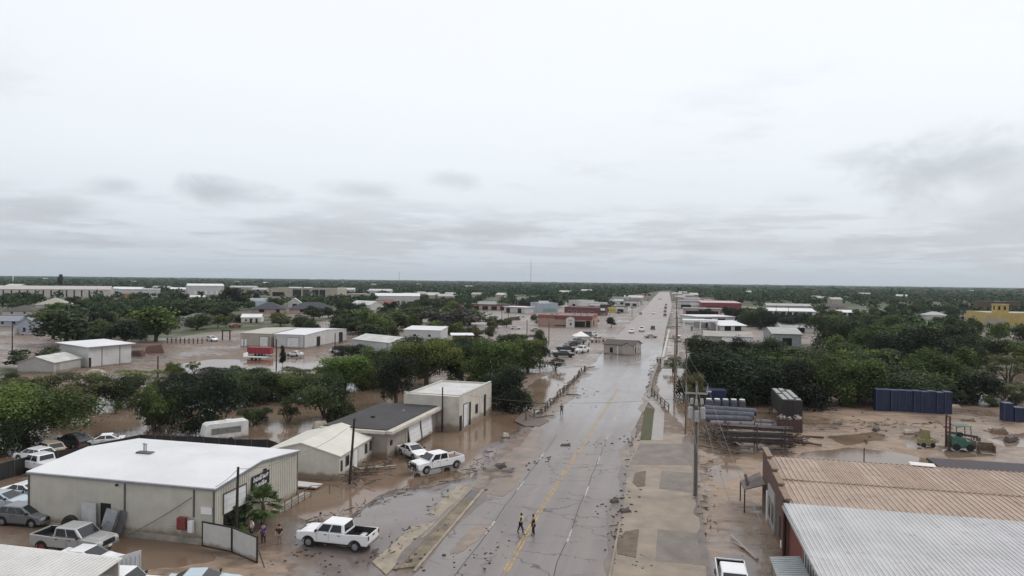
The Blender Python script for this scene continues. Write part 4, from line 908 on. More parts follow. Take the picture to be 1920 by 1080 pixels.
# ------------------------------------------------------------------ right side: brick shop and white-roofed hall
BRICK = M('red_brown_brick', (.19, .062, .045), .8, .14, 2.5, mud=.6); DBRICK = M('dull_brown_brick', (.125, .075, .06), .85, .18, 2.2, mud=.6)
TANR = M('rusted_tan_roof', (.40, .30, .24), .6, .18, .5, rust=.48, sheet=.88); TAN2 = M('tan_roof_rib', (.43, .335, .27), .6, .16, .7, rust=.2)
t = T('brick_shop', 'brown brick shop with stepped parapet and tan ribbed metal roof', 'building', (9.0, 55.0))
FOOT.append([(9, 55), (60, 55), (60, 68), (9, 68)])
MB().box(25.6, 6.3, 2.0, 50.6, 12.6, 4.4).build('wall', DBRICK, t)
st_ = [(0, -.2), (12.7, -.2), (12.7, 5.55), (9.4, 5.5), (9.4, 5.25), (6.2, 5.2), (6.2, 4.95), (3.0, 4.9), (3.0, 4.65), (0, 4.6)]
o = MB().add([(0, y, z) for y, z in st_] + [(.3, y, z) for y, z in st_], [tuple(range(10)), tuple(range(19, 9, -1))] + [(i, 10 + i, 10 + (i + 1) % 10, (i + 1) % 10) for i in range(10)]).build('stepped_parapet', DBRICK, t)
q = MB()
for a, b in (((0, 4.6), (3, 4.65)), ((3, 4.9), (6.2, 4.95)), ((6.2, 5.2), (9.4, 5.25)), ((9.4, 5.5), (12.7, 5.55))): q.hexa([(-.08, a[0], a[1]), (.42, a[0], a[1]), (.42, b[0], b[1]), (-.08, b[0], b[1]), (-.08, a[0], a[1] + .12), (.42, a[0], a[1] + .12), (.42, b[0], b[1] + .12), (-.08, b[0], b[1] + .12)])
q.build('parapet_cap', M('worn_cap', (.24, .17, .12), .7, .25, 3), t)
MB().hexa([(.31, 0, 4.2), (51, 0, 4.2), (51, 5.9, 4.42), (.31, 5.9, 4.42), (.31, 0, 4.3), (51, 0, 4.3), (51, 5.9, 4.5), (.31, 5.9, 4.5)]).hexa([(.31, 5.9, 4.5), (51, 5.9, 4.5), (51, 12.7, 4.7), (.31, 12.7, 4.7), (.31, 5.9, 4.6), (51, 5.9, 4.6), (51, 12.7, 4.8), (.31, 12.7, 4.8)]).build('roof', TANR, t)
q = MB(); q2 = MB()
for i in range(110):
    x = .6 + i * .44
    q.hexa([(x, 0, 4.30), (x + .09, 0, 4.30), (x + .09, 5.9, 4.50), (x, 5.9, 4.50), (x, 0, 4.36), (x + .09, 0, 4.36), (x + .09, 5.9, 4.56), (x, 5.9, 4.56)])
    q.hexa([(x, 5.9, 4.60), (x + .09, 5.9, 4.60), (x + .09, 12.7, 4.80), (x, 12.7, 4.80), (x, 5.9, 4.66), (x + .09, 5.9, 4.66), (x + .09, 12.7, 4.86), (x, 12.7, 4.86)])
    if i > 8 and (i // 4) % 3 != 1:
        q2.hexa([(x + .09, 6.1, 4.604), (x + .24, 6.1, 4.604), (x + .24, 12.6, 4.8), (x + .09, 12.6, 4.8), (x + .09, 6.1, 4.625), (x + .24, 6.1, 4.625), (x + .24, 12.6, 4.82), (x + .09, 12.6, 4.82)])
q.build('roof_rib', TAN2, t); q2.build('roof_batten', M('rust_batten', (.27, .17, .115), .8, .25, 2), t); MB().box(25.6, 12.75, 4.72, 50.6, .12, .2).build('roof_edge', M('dark_edge', (.10, .06, .05), .7), t)
box('shopfront', M('grey_shopfront', (.36, .35, .36), .6, .12, 1.2, mud=.7), t, -.04, 6.6, 1.75, .12, 3.6, 3.5)
for y in (5.6, 7.4): f = box('window', FRAMEM, t, -.09, y, 1.7, .08, 1.1, 1.7); box('pane', GLASS, f, -.11, y, 1.7, .08, .9, 1.5)
f = box('window', FRAMEM, t, -.03, 2.6, 1.8, .1, 1.2, 1.8); box('pane', GLASS, f, -.06, 2.6, 1.8, .1, 1.0, 1.6); box('door', WHITE, t, -.1, 8.9, 1.3, .1, .5, 2.6); box('pilaster', M('dark_red_brick', (.085, .03, .025), .85, .15, 3), t, -.03, .25, 2.3, .2, .5, 4.6)
box('wall_notice', WHITE, t, -.08, 1.3, .75, .06, .4, .5)
t = T('broken_awning', 'collapsed dark awning frame hanging off the far end of brick shop', 'awning', (8.0, 67.4)); MB().hexa([(-.9, -2.4, 2.2), (.9, -2.4, 2.8), (.9, 1.4, 2.9), (-.9, 1.4, 1.9), (-.9, -2.4, 2.28), (.9, -2.4, 2.9), (.9, 1.4, 3.0), (-.9, 1.4, 2.0)]).build('canopy_sheet', M('stained_canopy', (.15, .12, .11), .7, .3, 2), t); MB().tube((-.85, -2.3, 0), (-.85, -2.3, 2.25), .06).tube((-.85, 1.3, 0), (-.85, 1.3, 2.0), .06).box(-.5, -.6, 2.6, .25, 2.4, .1, rx=.2).build('frame', M('dark_timber', (.05, .04, .035), .8, .2), t)
t = T('white_roof_hall', 'long hall with greyish white ribbed roof adjoining the brick shop', 'building', (9.0, 40.9))
FOOT.append([(9, 40), (60, 40), (60, 55), (9, 55)])
ROOF2 = M('weathered_white_roof', (.47, .46, .465), .5, .16, .3, sheet=.9, rust=.1); PANW = M('white_wall_panel', (.58, .56, .55), .5, .1, 1, mud=.4)
MB().box(25.5, 11.4, 2.0, 50.4, 5.2, 4.3).build('brick_wall', BRICK, t); MB().box(25.5, 4.5, 1.95, 50.4, 8.6, 4.1).build('panel_wall', PANW, t)
q = MB()
for i in range(11): q.box(.27, .5 + i * .8, 1.8, .06, .22, 3.4)
q.build('panel_rib', M('panel_rib_grey', (.22, .21, .21), .6, .15), t)  # ribs in a darker grey than the white wall panels
MB().hexa([(-.15, -.4, 4.05), (51, -.4, 4.05), (51, 14.05, 4.25), (-.15, 14.05, 4.25), (-.15, -.4, 4.15), (51, -.4, 4.15), (51, 14.05, 4.38), (-.15, 14.05, 4.38)]).build('roof', ROOF2, t); q = MB()
for i in range(168): x = -.05 + i * .3; q.hexa([(x, -.4, 4.15), (x + .07, -.4, 4.15), (x + .07, 14.05, 4.38), (x, 14.05, 4.38), (x, -.4, 4.19), (x + .07, -.4, 4.19), (x + .07, 14.05, 4.42), (x, 14.05, 4.42)])
q.build('roof_rib', M('roof_rib_white', (.55, .55, .56), .5, .06), t); MB().box(-.2, 6.8, 4.1, .12, 14.4, .2).box(25, -.45, 4.02, 50.6, .12, .22).build('gutter', M('pale_gutter', (.45, .44, .44), .5), t)
MB().hexa([(.8, -6.5, 3.3), (51, -6.5, 3.3), (51, -.5, 3.9), (.8, -.5, 3.9), (.8, -6.5, 3.4), (51, -6.5, 3.4), (51, -.5, 4.0), (.8, -.5, 4.0)]).build('lower_roof', ROOF2, t)
t = T('porch_canopy', 'grey ribbed lean-to canopy on posts beside white panelled hall wall', 'canopy', (8.05, 46.4)); q = MB().hexa([(-1.05, -3.2, 2.5), (.85, -3.2, 2.75), (.85, 2.25, 2.75), (-1.05, 2.25, 2.5), (-1.05, -3.2, 2.56), (.85, -3.2, 2.81), (.85, 2.25, 2.81), (-1.05, 2.25, 2.56)])
for i in range(18): y = -3.1 + i * .3; q.hexa([(-1.05, y, 2.56), (.85, y, 2.81), (.85, y + .08, 2.81), (-1.05, y + .08, 2.56), (-1.05, y, 2.6), (.85, y, 2.85), (.85, y + .08, 2.85), (-1.05, y + .08, 2.6)])
q.build('roof', M('grey_canopy_sheet', (.33, .35, .36), .45, .1, 1), t)
for y in (-3, 2): MB().tube((-.95, y, 0), (-.95, y, 2.52), .05).build('post', STEEL, t)
t = building('dark_roof_shed', 'low shed with dark felt roof beyond the tan ribbed roof', (60, 68.2), (24.2, 68.2), 3.2, 4.35, 'slab', .1, DBRICK, M('purple_black_roof', (.05, .04, .048), .7, .2, .8), .1, [], ang=0.)
t = T('loose_white_sheet', 'bright white sheet lying loose at end of dark felt roof', 'sheet', (22.6, 67.9, 4.92)); MB().box(0, 0, 0, 2.0, 1.0, .05, rz=-.12, rx=.05).build('sheet', M('bright_sheet', (.72, .66, .64), .5, .05), t)
box('stiffener', STEEL, t, 0, -.1, -.05, 1.8, .06, .05)
t = T('vent_pipe', 'thin black pipe rising by the edge of the tan ribbed roof', 'pipe', (17.8, 67.95)); MB().tube((0, 0, 0), (0, 0, 6.1), .05).build('pipe', BLACK, t); box('bracket', FRAMEM, t, 0, -.1, 4.5, .2, .2, .1)
# ------------------------------------------------------------------ buildings of the town behind
def px_building(name, label, Cp, Lp, D, ty, roof='gx', rise=.8, wall=WHITE, roofm=WHITE, over=.3, feats=(), **k):
    C = P(*Cp); L = P(*Lp); h = high(Cp[0], Cp[1], ty); return building(name, label, C, L, D, h, roof, rise, wall, roofm, over, feats, **k)
TANW = M('tan_sheet_wall', (.38, .34, .29), .55, .1, .5, mud=.6); LW = M('pale_wall', (.50, .49, .48), .6, .1, .5, mud=.4); BW = M('bluish_wall', (.36, .39, .45), .6, .1, .5); BEIGE = M('beige_wall', (.38, .34, .28), .7, .1, .4)
GREYR = M('grey_shingle', (.095, .082, .08), .9, .15, .8); DARKR = M('dark_shingle', (.055, .055, .065), .8, .2, .6); GREYM = M('grey_roof_sheet', (.36, .36, .35), .5, .15, .4); PINKW = M('pinkish_wall', (.40, .31, .28), .7, .12, .4)
MAR = M('maroon_roof', (.17, .055, .055), .6, .12, .5); REDW = M('brick_red_wall', (.24, .10, .075), .75, .15, .6); YELW = M('yellow_stucco', (.47, .345, .13), .75, .1, .5); STAINR = M('stained_sheet_roof', (.52, .51, .49), .5, .18, .5, rust=.12)
px_building('metal_shop', 'tan metal shop with tan roof adjoining white metal shop', (510, 651), (448, 650), 26, 626, 'gx', .7, TANW, M('tan_roof_sheet', (.42, .39, .34), .5, .08), .15, [('F', .78, .1, 2.6, 3., 'roll'), ('F', .08, .1, 1, 2.1, 'door', WHITE), ('F', .15, .1, 1, 2.1, 'door', WHITE), ('F', .96, .1, .1, 3.4, 'pipe')], ang=0.)
px_building('metal_shop', 'white metal shop with white roof and broad white roller door', (574, 653), (511, 652), 27, 628, 'gx', .7, LW, ROOFW, .15, [('F', .62, .1, 3.8, 3., 'roll'), ('F', .04, .1, .1, 3.4, 'pipe'), ('F', .97, .1, .2, 3.6, 'pipe'), ('R', .3, .1, 2.2, 2.9, 'opening'), ('R', .85, .1, 2.6, 3.2, 'opening')], ang=0.)
t = building('small_shed', 'low grey gabled shed with patched white roof by far left water', P(98, 701), P(36, 699), 9, 2.3, 'gy', 1.2, M('grey_shed_wall', (.36, .35, .33), .6, .1, .5, mud=.6), STAINR, .25, [('R', .15, .1, .9, 2., 'door')], ang=R(12))
building('tall_white_shed', 'tall white shed with overhanging white slab roof behind grey gabled shed', P(246, 681), P(166, 690), 10.5, 4.7, 'shed', .5, LW, ROOFW, .7, [('F', .03, .1, .5, 2.2, 'opening'), ('F', .3, .1, .1, 4.4, 'pipe'), ('F', .72, .1, .1, 4.4, 'pipe')])
px_building('storage_shed', 'grey storage shed with stained sheet roof half hidden by creek trees', (731, 673), (662, 664), 9, 643, 'gx', 1.2, M('grey_white_wall', (.45, .45, .44), .55, .1, .5, mud=.5), STAINR, .3, [('F', .93, .1, .1, 3.9, 'pipe'), ('R', .5, .1, 1, 2.1, 'opening')])
px_building('long_shed', 'long pale shed with bright white roof above creek tree tops', (826, 638), (757, 636), 9, 620, 'shed', .8, LW, ROOFW, .2, [('F', .3, 1, 1.2, 1., 'window'), ('F', .7, 1, 1.2, 1., 'window')])
px_building('small_shop', 'small shop with white awning roof between dense creek trees', (884, 650), (850, 650), 7, 630, 'slab', .2, DBRICK, WHITE, .8, [('F', .5, .2, 4, 2., 'opening'), ('F', .15, .2, .9, 2., 'door')])
px_building('school_building', 'long beige two storey school building with pale window bays', (632, 563), (507, 561), 26, 541, 'flat', .3, BEIGE, GREYM, .0, [('F', u_, 3., 3.6, 7., 'window', WHITE) for u_ in (.36, .40, .44, .66, .70, .76, .80)] + [('F', .54, 1, 7, 9., 'band', GREYR), ('F', .12, 3, 12, 4., 'opening'), ('F', .5, 0, 60, 1.5, 'band', GREYM)])
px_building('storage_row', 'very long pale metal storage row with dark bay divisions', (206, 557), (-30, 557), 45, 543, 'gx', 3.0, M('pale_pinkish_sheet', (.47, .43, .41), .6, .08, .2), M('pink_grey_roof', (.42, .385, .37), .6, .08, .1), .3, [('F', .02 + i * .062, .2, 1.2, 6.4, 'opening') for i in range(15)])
px_building('white_depot', 'white flat depot with orange shutter beside the long storage row', (300, 557), (222, 557), 30, 543, 'slab', .3, LW, ROOFW, .4, [('F', .3, .2, 18, 3.4, 'band', M('orange_shutter', (.42, .15, .05), .6)), ('F', .65, .2, 6, 4, 'opening'), ('F', .85, 1, 4, 3, 'window')])
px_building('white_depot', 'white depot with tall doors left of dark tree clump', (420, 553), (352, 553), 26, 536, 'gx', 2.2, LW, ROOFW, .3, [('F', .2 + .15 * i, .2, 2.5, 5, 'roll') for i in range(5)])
px_building('white_house', 'white cottage in front of white depot with tall doors', (384, 566), (356, 566), 10, 557, 'gx', 1.5, LW, STAINR, .3, [('F', .4, 1, 1.5, 1.5, 'window'), ('F', .7, .1, 1.2, 2.2, 'door')])
px_building('blue_cottage', 'bluish gabled cottage with two dark windows at far left', (73, 627), (27, 627), 12, 610, 'gy', 2.6, BW, M('slate_blue_roof', (.24, .25, .28), .7, .1), .3, [('F', .4, .9, .9, 1.5, 'window', FRAMEM), ('F', .85, .9, .9, 1.3, 'window', FRAMEM), ('F', .15, .1, .9, 2., 'door')])
px_building('blue_annex', 'low bluish wing beside the gabled cottage at far left', (34, 612), (-40, 612), 9, 602, 'gx', 1.8, BW, MATS['slate_blue_roof'], .3, [('F', .3, .9, 1., 1.2, 'window', FRAMEM), ('F', .6, .9, 1., 1.2, 'window', FRAMEM), ('F', .9, .9, 1., 1.2, 'window', FRAMEM)])
px_building('pale_house', 'house with broad brown hip roof behind bluish cottage', (64, 592), (4, 592), 14, 584, 'hip', 3, LW, GREYR, .4, [('F', .3, .9, 1.2, 1.2, 'window'), ('F', .7, .9, 1.2, 1.2, 'window')])
px_building('pale_house', 'house with pale olive hip roof among trees left of utility poles', (122, 578), (66, 578), 18, 572, 'hip', 4.5, LW, M('pale_olive_roof', (.33, .31, .26), .7, .1), .5, [('F', .5, .9, 1.2, 1.2, 'window')])
px_building('hip_house', 'small house with grey hip roof and porch behind yellow-green tree', (381, 608), (338, 606), 9, 598, 'hip', 2.2, BW, M('grey_blue_roof', (.17, .17, .20), .7, .1), .4, [('F', .3, .8, 1.4, 1.2, 'window'), ('F', .75, .1, 2.6, 2., 'opening')])
px_building('hip_house', 'wide house with dark hip roof in front of blue and white shop', (533, 588), (472, 588), 16, 580, 'hip', 4, PINKW, DARKR, .8, [('F', .3, .8, 3, 1.6, 'opening'), ('F', .8, .1, 2, 2.4, 'opening')])
px_building('hip_house', 'wide house with dark hip roof in front of beige school', (625, 588), (542, 588), 16, 580, 'hip', 4, PINKW, DARKR, .8, [('F', .3, .8, 3, 1.6, 'opening'), ('F', .75, .8, 2, 1.6, 'window')])
px_building('small_shop', 'small cream shop with white roof by rutted dirt lane', (489, 606), (452, 606), 8, 595, 'gx', 1.3, SIDING, ROOFW, .3, [('F', .5, .1, 1, 2, 'opening'), ('F', .78, .1, .9, 2., 'opening'), ('F', .25, .8, 1, 1.1, 'window')])
px_building('blue_shop', 'shop with white top and blue side wall behind dark hip roof', (500, 574), (468, 574), 16, 560, 'flat', .3, M('pale_blue_wall', (.42, .50, .60), .6, .1), GREYM, .0, [('L', .5, .4, 14, 5, 'band', M('blue_band', (.10, .22, .42), .6)), ('F', .5, 3.6, 10, 1.8, 'band')])
px_building('gabled_barn', 'pale barn with rounded cream gable in front of school', (565, 578), (540, 578), 16, 568, 'gy', 3.2, LW, STAINR, .3, [('F', .5, .1, 3, 3, 'opening')])
px_building('white_house', 'white house with low white roof right of beige school', (694, 583), (656, 581), 12, 572, 'gx', 2.4, LW, STAINR, .3, [('F', .3, .9, 1.2, 1.2, 'window'), ('F', .7, .1, 1.1, 2.2, 'door')])
px_building('cream_house', 'cream house with tall front wall beside low white house', (726, 582), (700, 581), 12, 568, 'gy', 2., BEIGE, MAR, .3, [('F', .5, 1., 1.4, 1.4, 'window')])
px_building('pale_store', 'long pinkish store with flat roof among trees right of school', (718, 562), (640, 560), 24, 552, 'flat', .3, PINKW, GREYM, 0, [('F', .2 + .2 * i, .2, 4, 3.4, 'opening') for i in range(4)])
px_building('strip_store', 'long low strip store with pinkish red fascia left of restaurant', (960, 582), (862, 580), 18, 574, 'flat', .3, PINKW, MAR, 0, [('F', .5, 3.0, 60, 1.0, 'band', MAR)] + [('F', .15 + .17 * i, .1, 4, 2.6, 'opening') for i in range(5)])
px_building('box_trailer', 'long white box trailer parked behind pinkish strip store', (931, 574), (897, 574), 3, 566.5, 'slab', .2, WHITE, WHITE, .02, [('F', .5, 0, 15, 1., 'band', BLACK)], cat='trailer')
px_building('petrol_canopy', 'white canopy kiosk with dark doors beside the long lot', (984, 588), (945, 586), 9, 577, 'slab', .2, LW, WHITE, .8, [('F', .2, .1, 3, 3, 'opening'), ('F', .75, .1, 3, 3, 'opening')])
# red restaurant
rs_ = px_building('restaurant', 'red and maroon flat roofed restaurant with white arched portal', (1110, 615), (1008, 613), 26, 592, 'flat', .3, M('tan_pink_brick', (.33, .225, .18), .75, .12, .5), M('maroon_flat_roof', (.26, .13, .12), .7, .1), 0, [
    ('F', .16, 4.0, 8.2, 1.6, 'band', REDW), ('F', .66, 3.6, 17, 1.7, 'band', MAR), ('F', .78, .3, 4.6, 2.6, 'opening'), ('F', .42, .6, 5.0, .5, 'band', BLACK), ('F', .93, .3, 2.0, 3., 'opening'), ('R', .5, 4.0, 24, 1.6, 'band', REDW), ('R', .3, .5, 4, 2.6, 'opening')], ang=0.)
o = MB().add([(x, y, z) for y in (-1.0, -.1) for x, z in ((-1.9, 0), (1.9, 0), (1.9, 3.9), (1.2, 4.6), (0, 4.85), (-1.2, 4.6), (-1.9, 3.9))], [tuple(range(7)), tuple(range(13, 6, -1))] + [(i, 7 + i, 7 + (i + 1) % 7, (i + 1) % 7) for i in range(7)]).build('portal', M('portal_white', (.58, .55, .53), .6, .08), rs_); o.location = (2.6, 0, 0)
MB().box(.3, -1.02, 1.7, .8, .05, 1.0).build('portal_window', GLASS, o); scrawl(-.7, 0, 9, .35, 0, 7).build('sign_lettering', M('sign_dark', (.12, .11, .11), .6), o, (0, -1.0, 3.1), -math.pi / 2)
for x in (-8, -5.5, 3, 6, 9): box('roof_unit', STEEL, rs_, x, 12 + (x % 3), 5.6, 1.4, 1.4, 1.0)
px_building('dark_red_store', 'dark red store with rooftop units behind the red restaurant', (1128, 592), (1058, 590), 20, 577, 'flat', .3, M('dark_red_wall', (.13, .05, .05), .7, .12), MAR, 0, [('F', .15 + .15 * i, 1, 2, 1.6, 'window') for i in range(5)])
px_building('grey_block', 'plain grey-white block behind the dark red store', (1086, 578), (1066, 577), 18, 563, 'flat', .3, LW, GREYM, 0, [('F', .5, .2, 3, 3, 'opening')])
px_building('grey_block', 'longer cream block adjoining the plain grey-white one', (1122, 577), (1087, 577), 18, 565, 'flat', .3, BEIGE, GREYM, 0, [('F', .3, 1.5, 2, 2, 'opening'), ('F', .7, 1.5, 2, 2, 'opening')])
px_building('blue_grey_store', 'blue-grey store with teal sign band behind restaurant', (1046, 586), (1007, 586), 16, 568, 'flat', .3, BW, GREYM, 0, [('F', .6, .3, 9, 2.4, 'band', M('teal_band', (.20, .34, .32), .6)), ('F', .3, 6, 7, 1.8, 'band')])
px_building('low_store', 'low white store with parked cars up the main road', (1182, 571), (1156, 571), 14, 564, 'slab', .2, LW, WHITE, .5, [('F', .4, .1, 4, 2.2, 'opening'), ('F', .8, .1, 2, 2.2, 'opening')])
# the house the flood left on the road
dh = building('displaced_house', 'tan house with grey shingle roof stranded across the wet road', (-9.4, 196.5), (-17.4, 200.6), 7.6, 2.9, 'gx', 1.05, M('tan_siding', (.36, .32, .285), .7, .1, .8, mud=.5), GREYR, .35, [('F', .26, .5, .9, 1.5, 'opening'), ('F', .6, .2, 1.3, 2.1, 'door', TANW), ('R', .22, .5, .8, 1.8, 'opening'), ('R', .6, .9, 1., 1.2, 'window'), ('F', .47, .1, .25, 2.4, 'band', WHITE)], ang=R(-14))
MB().add([(x, y, z) for y in (-.9, 2.5) for x, z in ((1.3, 0), (4.3, 0), (4.3, 2.75), (2.8, 3.45), (1.3, 2.75))], [tuple(range(5)), tuple(range(9, 4, -1))] + [(i, 5 + i, 5 + (i + 1) % 5, (i + 1) % 5) for i in range(5)]).build('front_gable', MATS['tan_siding'], dh)
MB().hexa([(1.1, -1.1, 2.72), (2.8, -1.1, 3.55), (2.8, 3.4, 3.55), (1.1, 2.6, 2.72), (1.1, -1.1, 2.82), (2.8, -1.1, 3.65), (2.8, 3.4, 3.65), (1.1, 2.6, 2.82)]).hexa([(4.5, -1.1, 2.72), (2.8, -1.1, 3.55), (2.8, 3.4, 3.55), (4.5, 2.6, 2.72), (4.5, -1.1, 2.82), (2.8, -1.1, 3.65), (2.8, 3.4, 3.65), (4.5, 2.6, 2.82)]).build('gable_roof', GREYR, dh)
# right of the road
t = T('fuel_canopy', 'white flat fuel station canopy on posts right of the main road', 'canopy', P(1313, 620), R(0)); MB().box(0, 4, 4.3, 15, 8, .7).build('roof', WHITE, t); FOOT.append([(4, 262), (24, 262), (24, 300), (4, 300)])
for x, y in ((-7, .4), (0, .4), (7, .4), (-7, 7.6), (7, 7.6)): MB().box(x, y, 2.1, .4, .4, 4.2).build('post', WHITE, t)
for x in (-3.5, 3.5): box('pump', M('pump_grey', (.2, .2, .21), .5), t, x, 4, .8, .8, 1.6, 1.6)
px_building('fuel_kiosk', 'grey kiosk under the end of white fuel canopy', (1348, 616), (1318, 616), 10, 604, 'flat', .3, M('grey_kiosk_wall', (.24, .23, .24), .7, .1), ROOFW, 0, [('F', .5, .3, 5, 2.4, 'opening')])
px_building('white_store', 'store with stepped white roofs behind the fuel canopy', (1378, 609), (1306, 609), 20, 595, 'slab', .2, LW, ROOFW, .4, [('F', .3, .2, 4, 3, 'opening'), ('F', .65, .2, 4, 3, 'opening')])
px_building('white_awning_store', 'low store with bright sloping white front roof beside fuel canopy', (1398, 621), (1350, 621), 12, 611, 'shed', 1.6, LW, ROOFW, .6, [('F', .3, .2, 3, 2., 'opening'), ('F', .7, .2, 3, 2., 'opening')])
px_building('tan_roof_store', 'long store with weathered tan roof above the dark right-hand trees', (1410, 646), (1322, 644), 14, 632, 'gx', 1.3, M('dim_grey_wall', (.27, .26, .25), .7, .1), M('weathered_tan_roof', (.34, .31, .28), .6, .15, .3), .5, [('F', .52, .8, 5, 2., 'band', WHITE), ('F', .85, .8, 5, 2., 'band', WHITE)], ang=0.)
px_building('grey_roof_store', 'grey walled store with broad pale grey roof right of tan roofed store', (1500, 652), (1452, 648), 24, 628, 'gx', 1.4, M('mid_grey_wall', (.30, .30, .31), .7, .1), GREYM, .5, [('F', .5, .3, 3, 2.6, 'opening')], ang=0.)
px_building('grey_roof_store', 'second grey roofed store reaching far right behind trees', (1540, 626), (1464, 624), 16, 615, 'gx', 1.4, LW, GREYM, .5, [('F', .5, .3, 3, 2., 'opening')], ang=0.)
px_building('red_market', 'big dark red market with pinkish roof beyond the fuel station', (1389, 584), (1316, 583), 60, 569, 'slab', .3, M('market_red_wall', (.19, .045, .055), .7, .1), M('pink_white_roof', (.50, .36, .36), .6, .12, .1), .2, [('F', .3, .3, 10, 3, 'opening'), ('R', .3, 1, 14, 4, 'band', MAR)], ang=0.)
px_building('purple_roof_market', 'market with purplish roof and white shopfront left of red market', (1314, 579), (1276, 579), 44, 566, 'slab', .3, LW, M('purplish_roof', (.22, .17, .21), .7, .12, .1), .4, [('F', .3, .3, 8, 3, 'opening'), ('F', .7, 3, 8, 2, 'band')], ang=0.)
px_building('front_market', 'low brown-fronted market with white edge below red market', (1352, 592), (1282, 591), 16, 580, 'slab', .3, PINKW, M('dusty_roof', (.30, .26, .25), .7, .15, .2), .5, [('F', .15 + .17 * i, .3, 4, 2.6, 'opening') for i in range(5)], ang=0.)
px_building('white_row', 'long white roofed row behind dark round trees right of market', (1530, 595), (1434, 592), 14, 585, 'shed', 1.5, LW, ROOFW, .4, [('F', .1 + .13 * i, .3, 3, 2.6, 'opening') for i in range(7)], ang=0.)
px_building('white_row', 'narrow white roofed row farthest right beneath brown hip house', (1622, 594), (1556, 592), 12, 587, 'shed', 1.2, LW, ROOFW, .4, [('F', .2 + .2 * i, .3, 3, 2.2, 'opening') for i in range(4)], ang=0.)
px_building('grey_long_house', 'grey house with long flat roof behind the white roofed row', (1518, 583), (1440, 582), 16, 574, 'gx', 1.5, BEIGE, GREYM, .4, [('F', .3, 1, 2, 1.4, 'window'), ('F', .7, 1, 2, 1.4, 'window')], ang=0.)
px_building('brown_hip_house', 'brown hip roofed house on the tree line above white rows', (1588, 582), (1528, 581), 14, 577, 'hip', 2.6, BEIGE, GREYR, .5, [('F', .3, 1, 2, 1.2, 'window'), ('F', .7, 1, 2, 1.2, 'window')], ang=0.)
px_building('small_white_store', 'small pale shed with white roof among dark round trees', (1484, 605), (1458, 604), 8, 598, 'shed', .8, LW, ROOFW, .4, [('F', .5, .1, 2, 2, 'opening')], ang=0.)
# yellow church-like hall with tower
yh = building('yellow_hall', 'yellow stucco hall with square bell tower at far right', (200, 415), (168, 415), 26, 7.0, 'flat', .3, YELW, GREYM, 0, [('F', .78, .2, 4, 4.6, 'opening'), ('F', .93, .2, 4, 4.6, 'opening'), ('F', .12, .8, 10, 3, 'band', PINKW)], ang=0.)
bt = MB().box(0, 0, 5.6, 5.8, 5.8, 11.2).box(0, 0, 11.3, 6.3, 6.3, .4).build('bell_tower', YELW, yh); bt.location = (-8.0, 4.0, 0)
for x in (-1.9, 1.2): box('belfry_opening', OPENM, bt, x * .85, -2.92, 9.4, 1.0, .1, 2.)
box('belfry_opening', OPENM, bt, -2.92, 0, 9.4, .1, 1.6, 2.)
px_building('grey_house', 'grey house with pale roof among trees left of yellow hall', (1778, 601), (1736, 600), 10, 592, 'hip', 2.2, LW, GREYM, .4, [('F', .4, 1, 1.4, 1.2, 'window'), ('F', .75, .1, 1.1, 2.1, 'door')], ang=0.)
px_building('pink_annex', 'low pinkish annex in front of the yellow hall', (1812, 600), (1798, 600), 8, 592, 'flat', .3, PINKW, GREYM, 0, [('F', .5, .1, 1.5, 2.2, 'opening')], ang=0.)
px_building('brown_hall', 'dark brown block behind the yellow bell tower', (1915, 585), (1830, 583), 10, 567, 'slab', .3, DBRICK, GREYR, .3, [('F', .3, 1, 3, 3, 'opening'), ('F', .7, 1, 3, 3, 'opening')], ang=0.)
# twin white water tanks
for i, (px_, lb) in enumerate(((741, 'left'), (749, 'right'))):
    x, y = P(px_, 566); t = T('water_tank', 'white squat water tank, %s one of a pair above the trees' % lb, 'water tank', (x, y), 0, 'twin white water tanks'); MB().lathe([(2.9, 0), (2.9, 5.6), (2.2, 6.6), (.4, 7.2), (0, 7.2)], (0, 0, 0), 'Z', 20).build('tank', WHITE, t); MB().tube((3, 0, 0), (3, 0, 6), .15).build('ladder', STEEL, t)

# more small roadside stores up the main road
rr = random.Random(44)
n5 = ('first', 'second', 'third', 'fourth', 'fifth', 'sixth', 'seventh', 'eighth')
for sd_, xs_, ys_, where in ((-1, (-34, -52, -30, -46, -60, -32, -40, -30), (470, 520, 600, 690, 560, 800, 930, 1080), 'left side of main road past the yellow sign'), (1, (22, 40, 20, 26, 24), (690, 760, 840, 960, 1100), 'right side of main road past the red market')):
    for i, (x, y) in enumerate(zip(xs_, ys_)):
        w = rr.uniform(12, 22); wm, rm, nm = rr.choice(((LW, ROOFW, 'white'), (BEIGE, GREYM, 'beige'), (PINKW, MAR, 'pinkish'), (BW, GREYM, 'bluish'), (LW, GREYR, 'pale')))
        building('roadside_store', 'small %s roadside store, %s on the %s' % (nm, n5[i], where), (x + w / 2, y), (x - w / 2, y), rr.uniform(10, 18), rr.uniform(3.6, 6), rr.choice(('flat', 'slab', 'gx')), 1.4, wm, rm, .3, [('F', .25, .2, w * .3, 2.4, 'opening'), ('F', .7, .2, w * .25, 2.2, 'opening'), ('F', .5, 2.9, w * .7, .8, 'band')], ang=0., group='roadside stores along the main road')

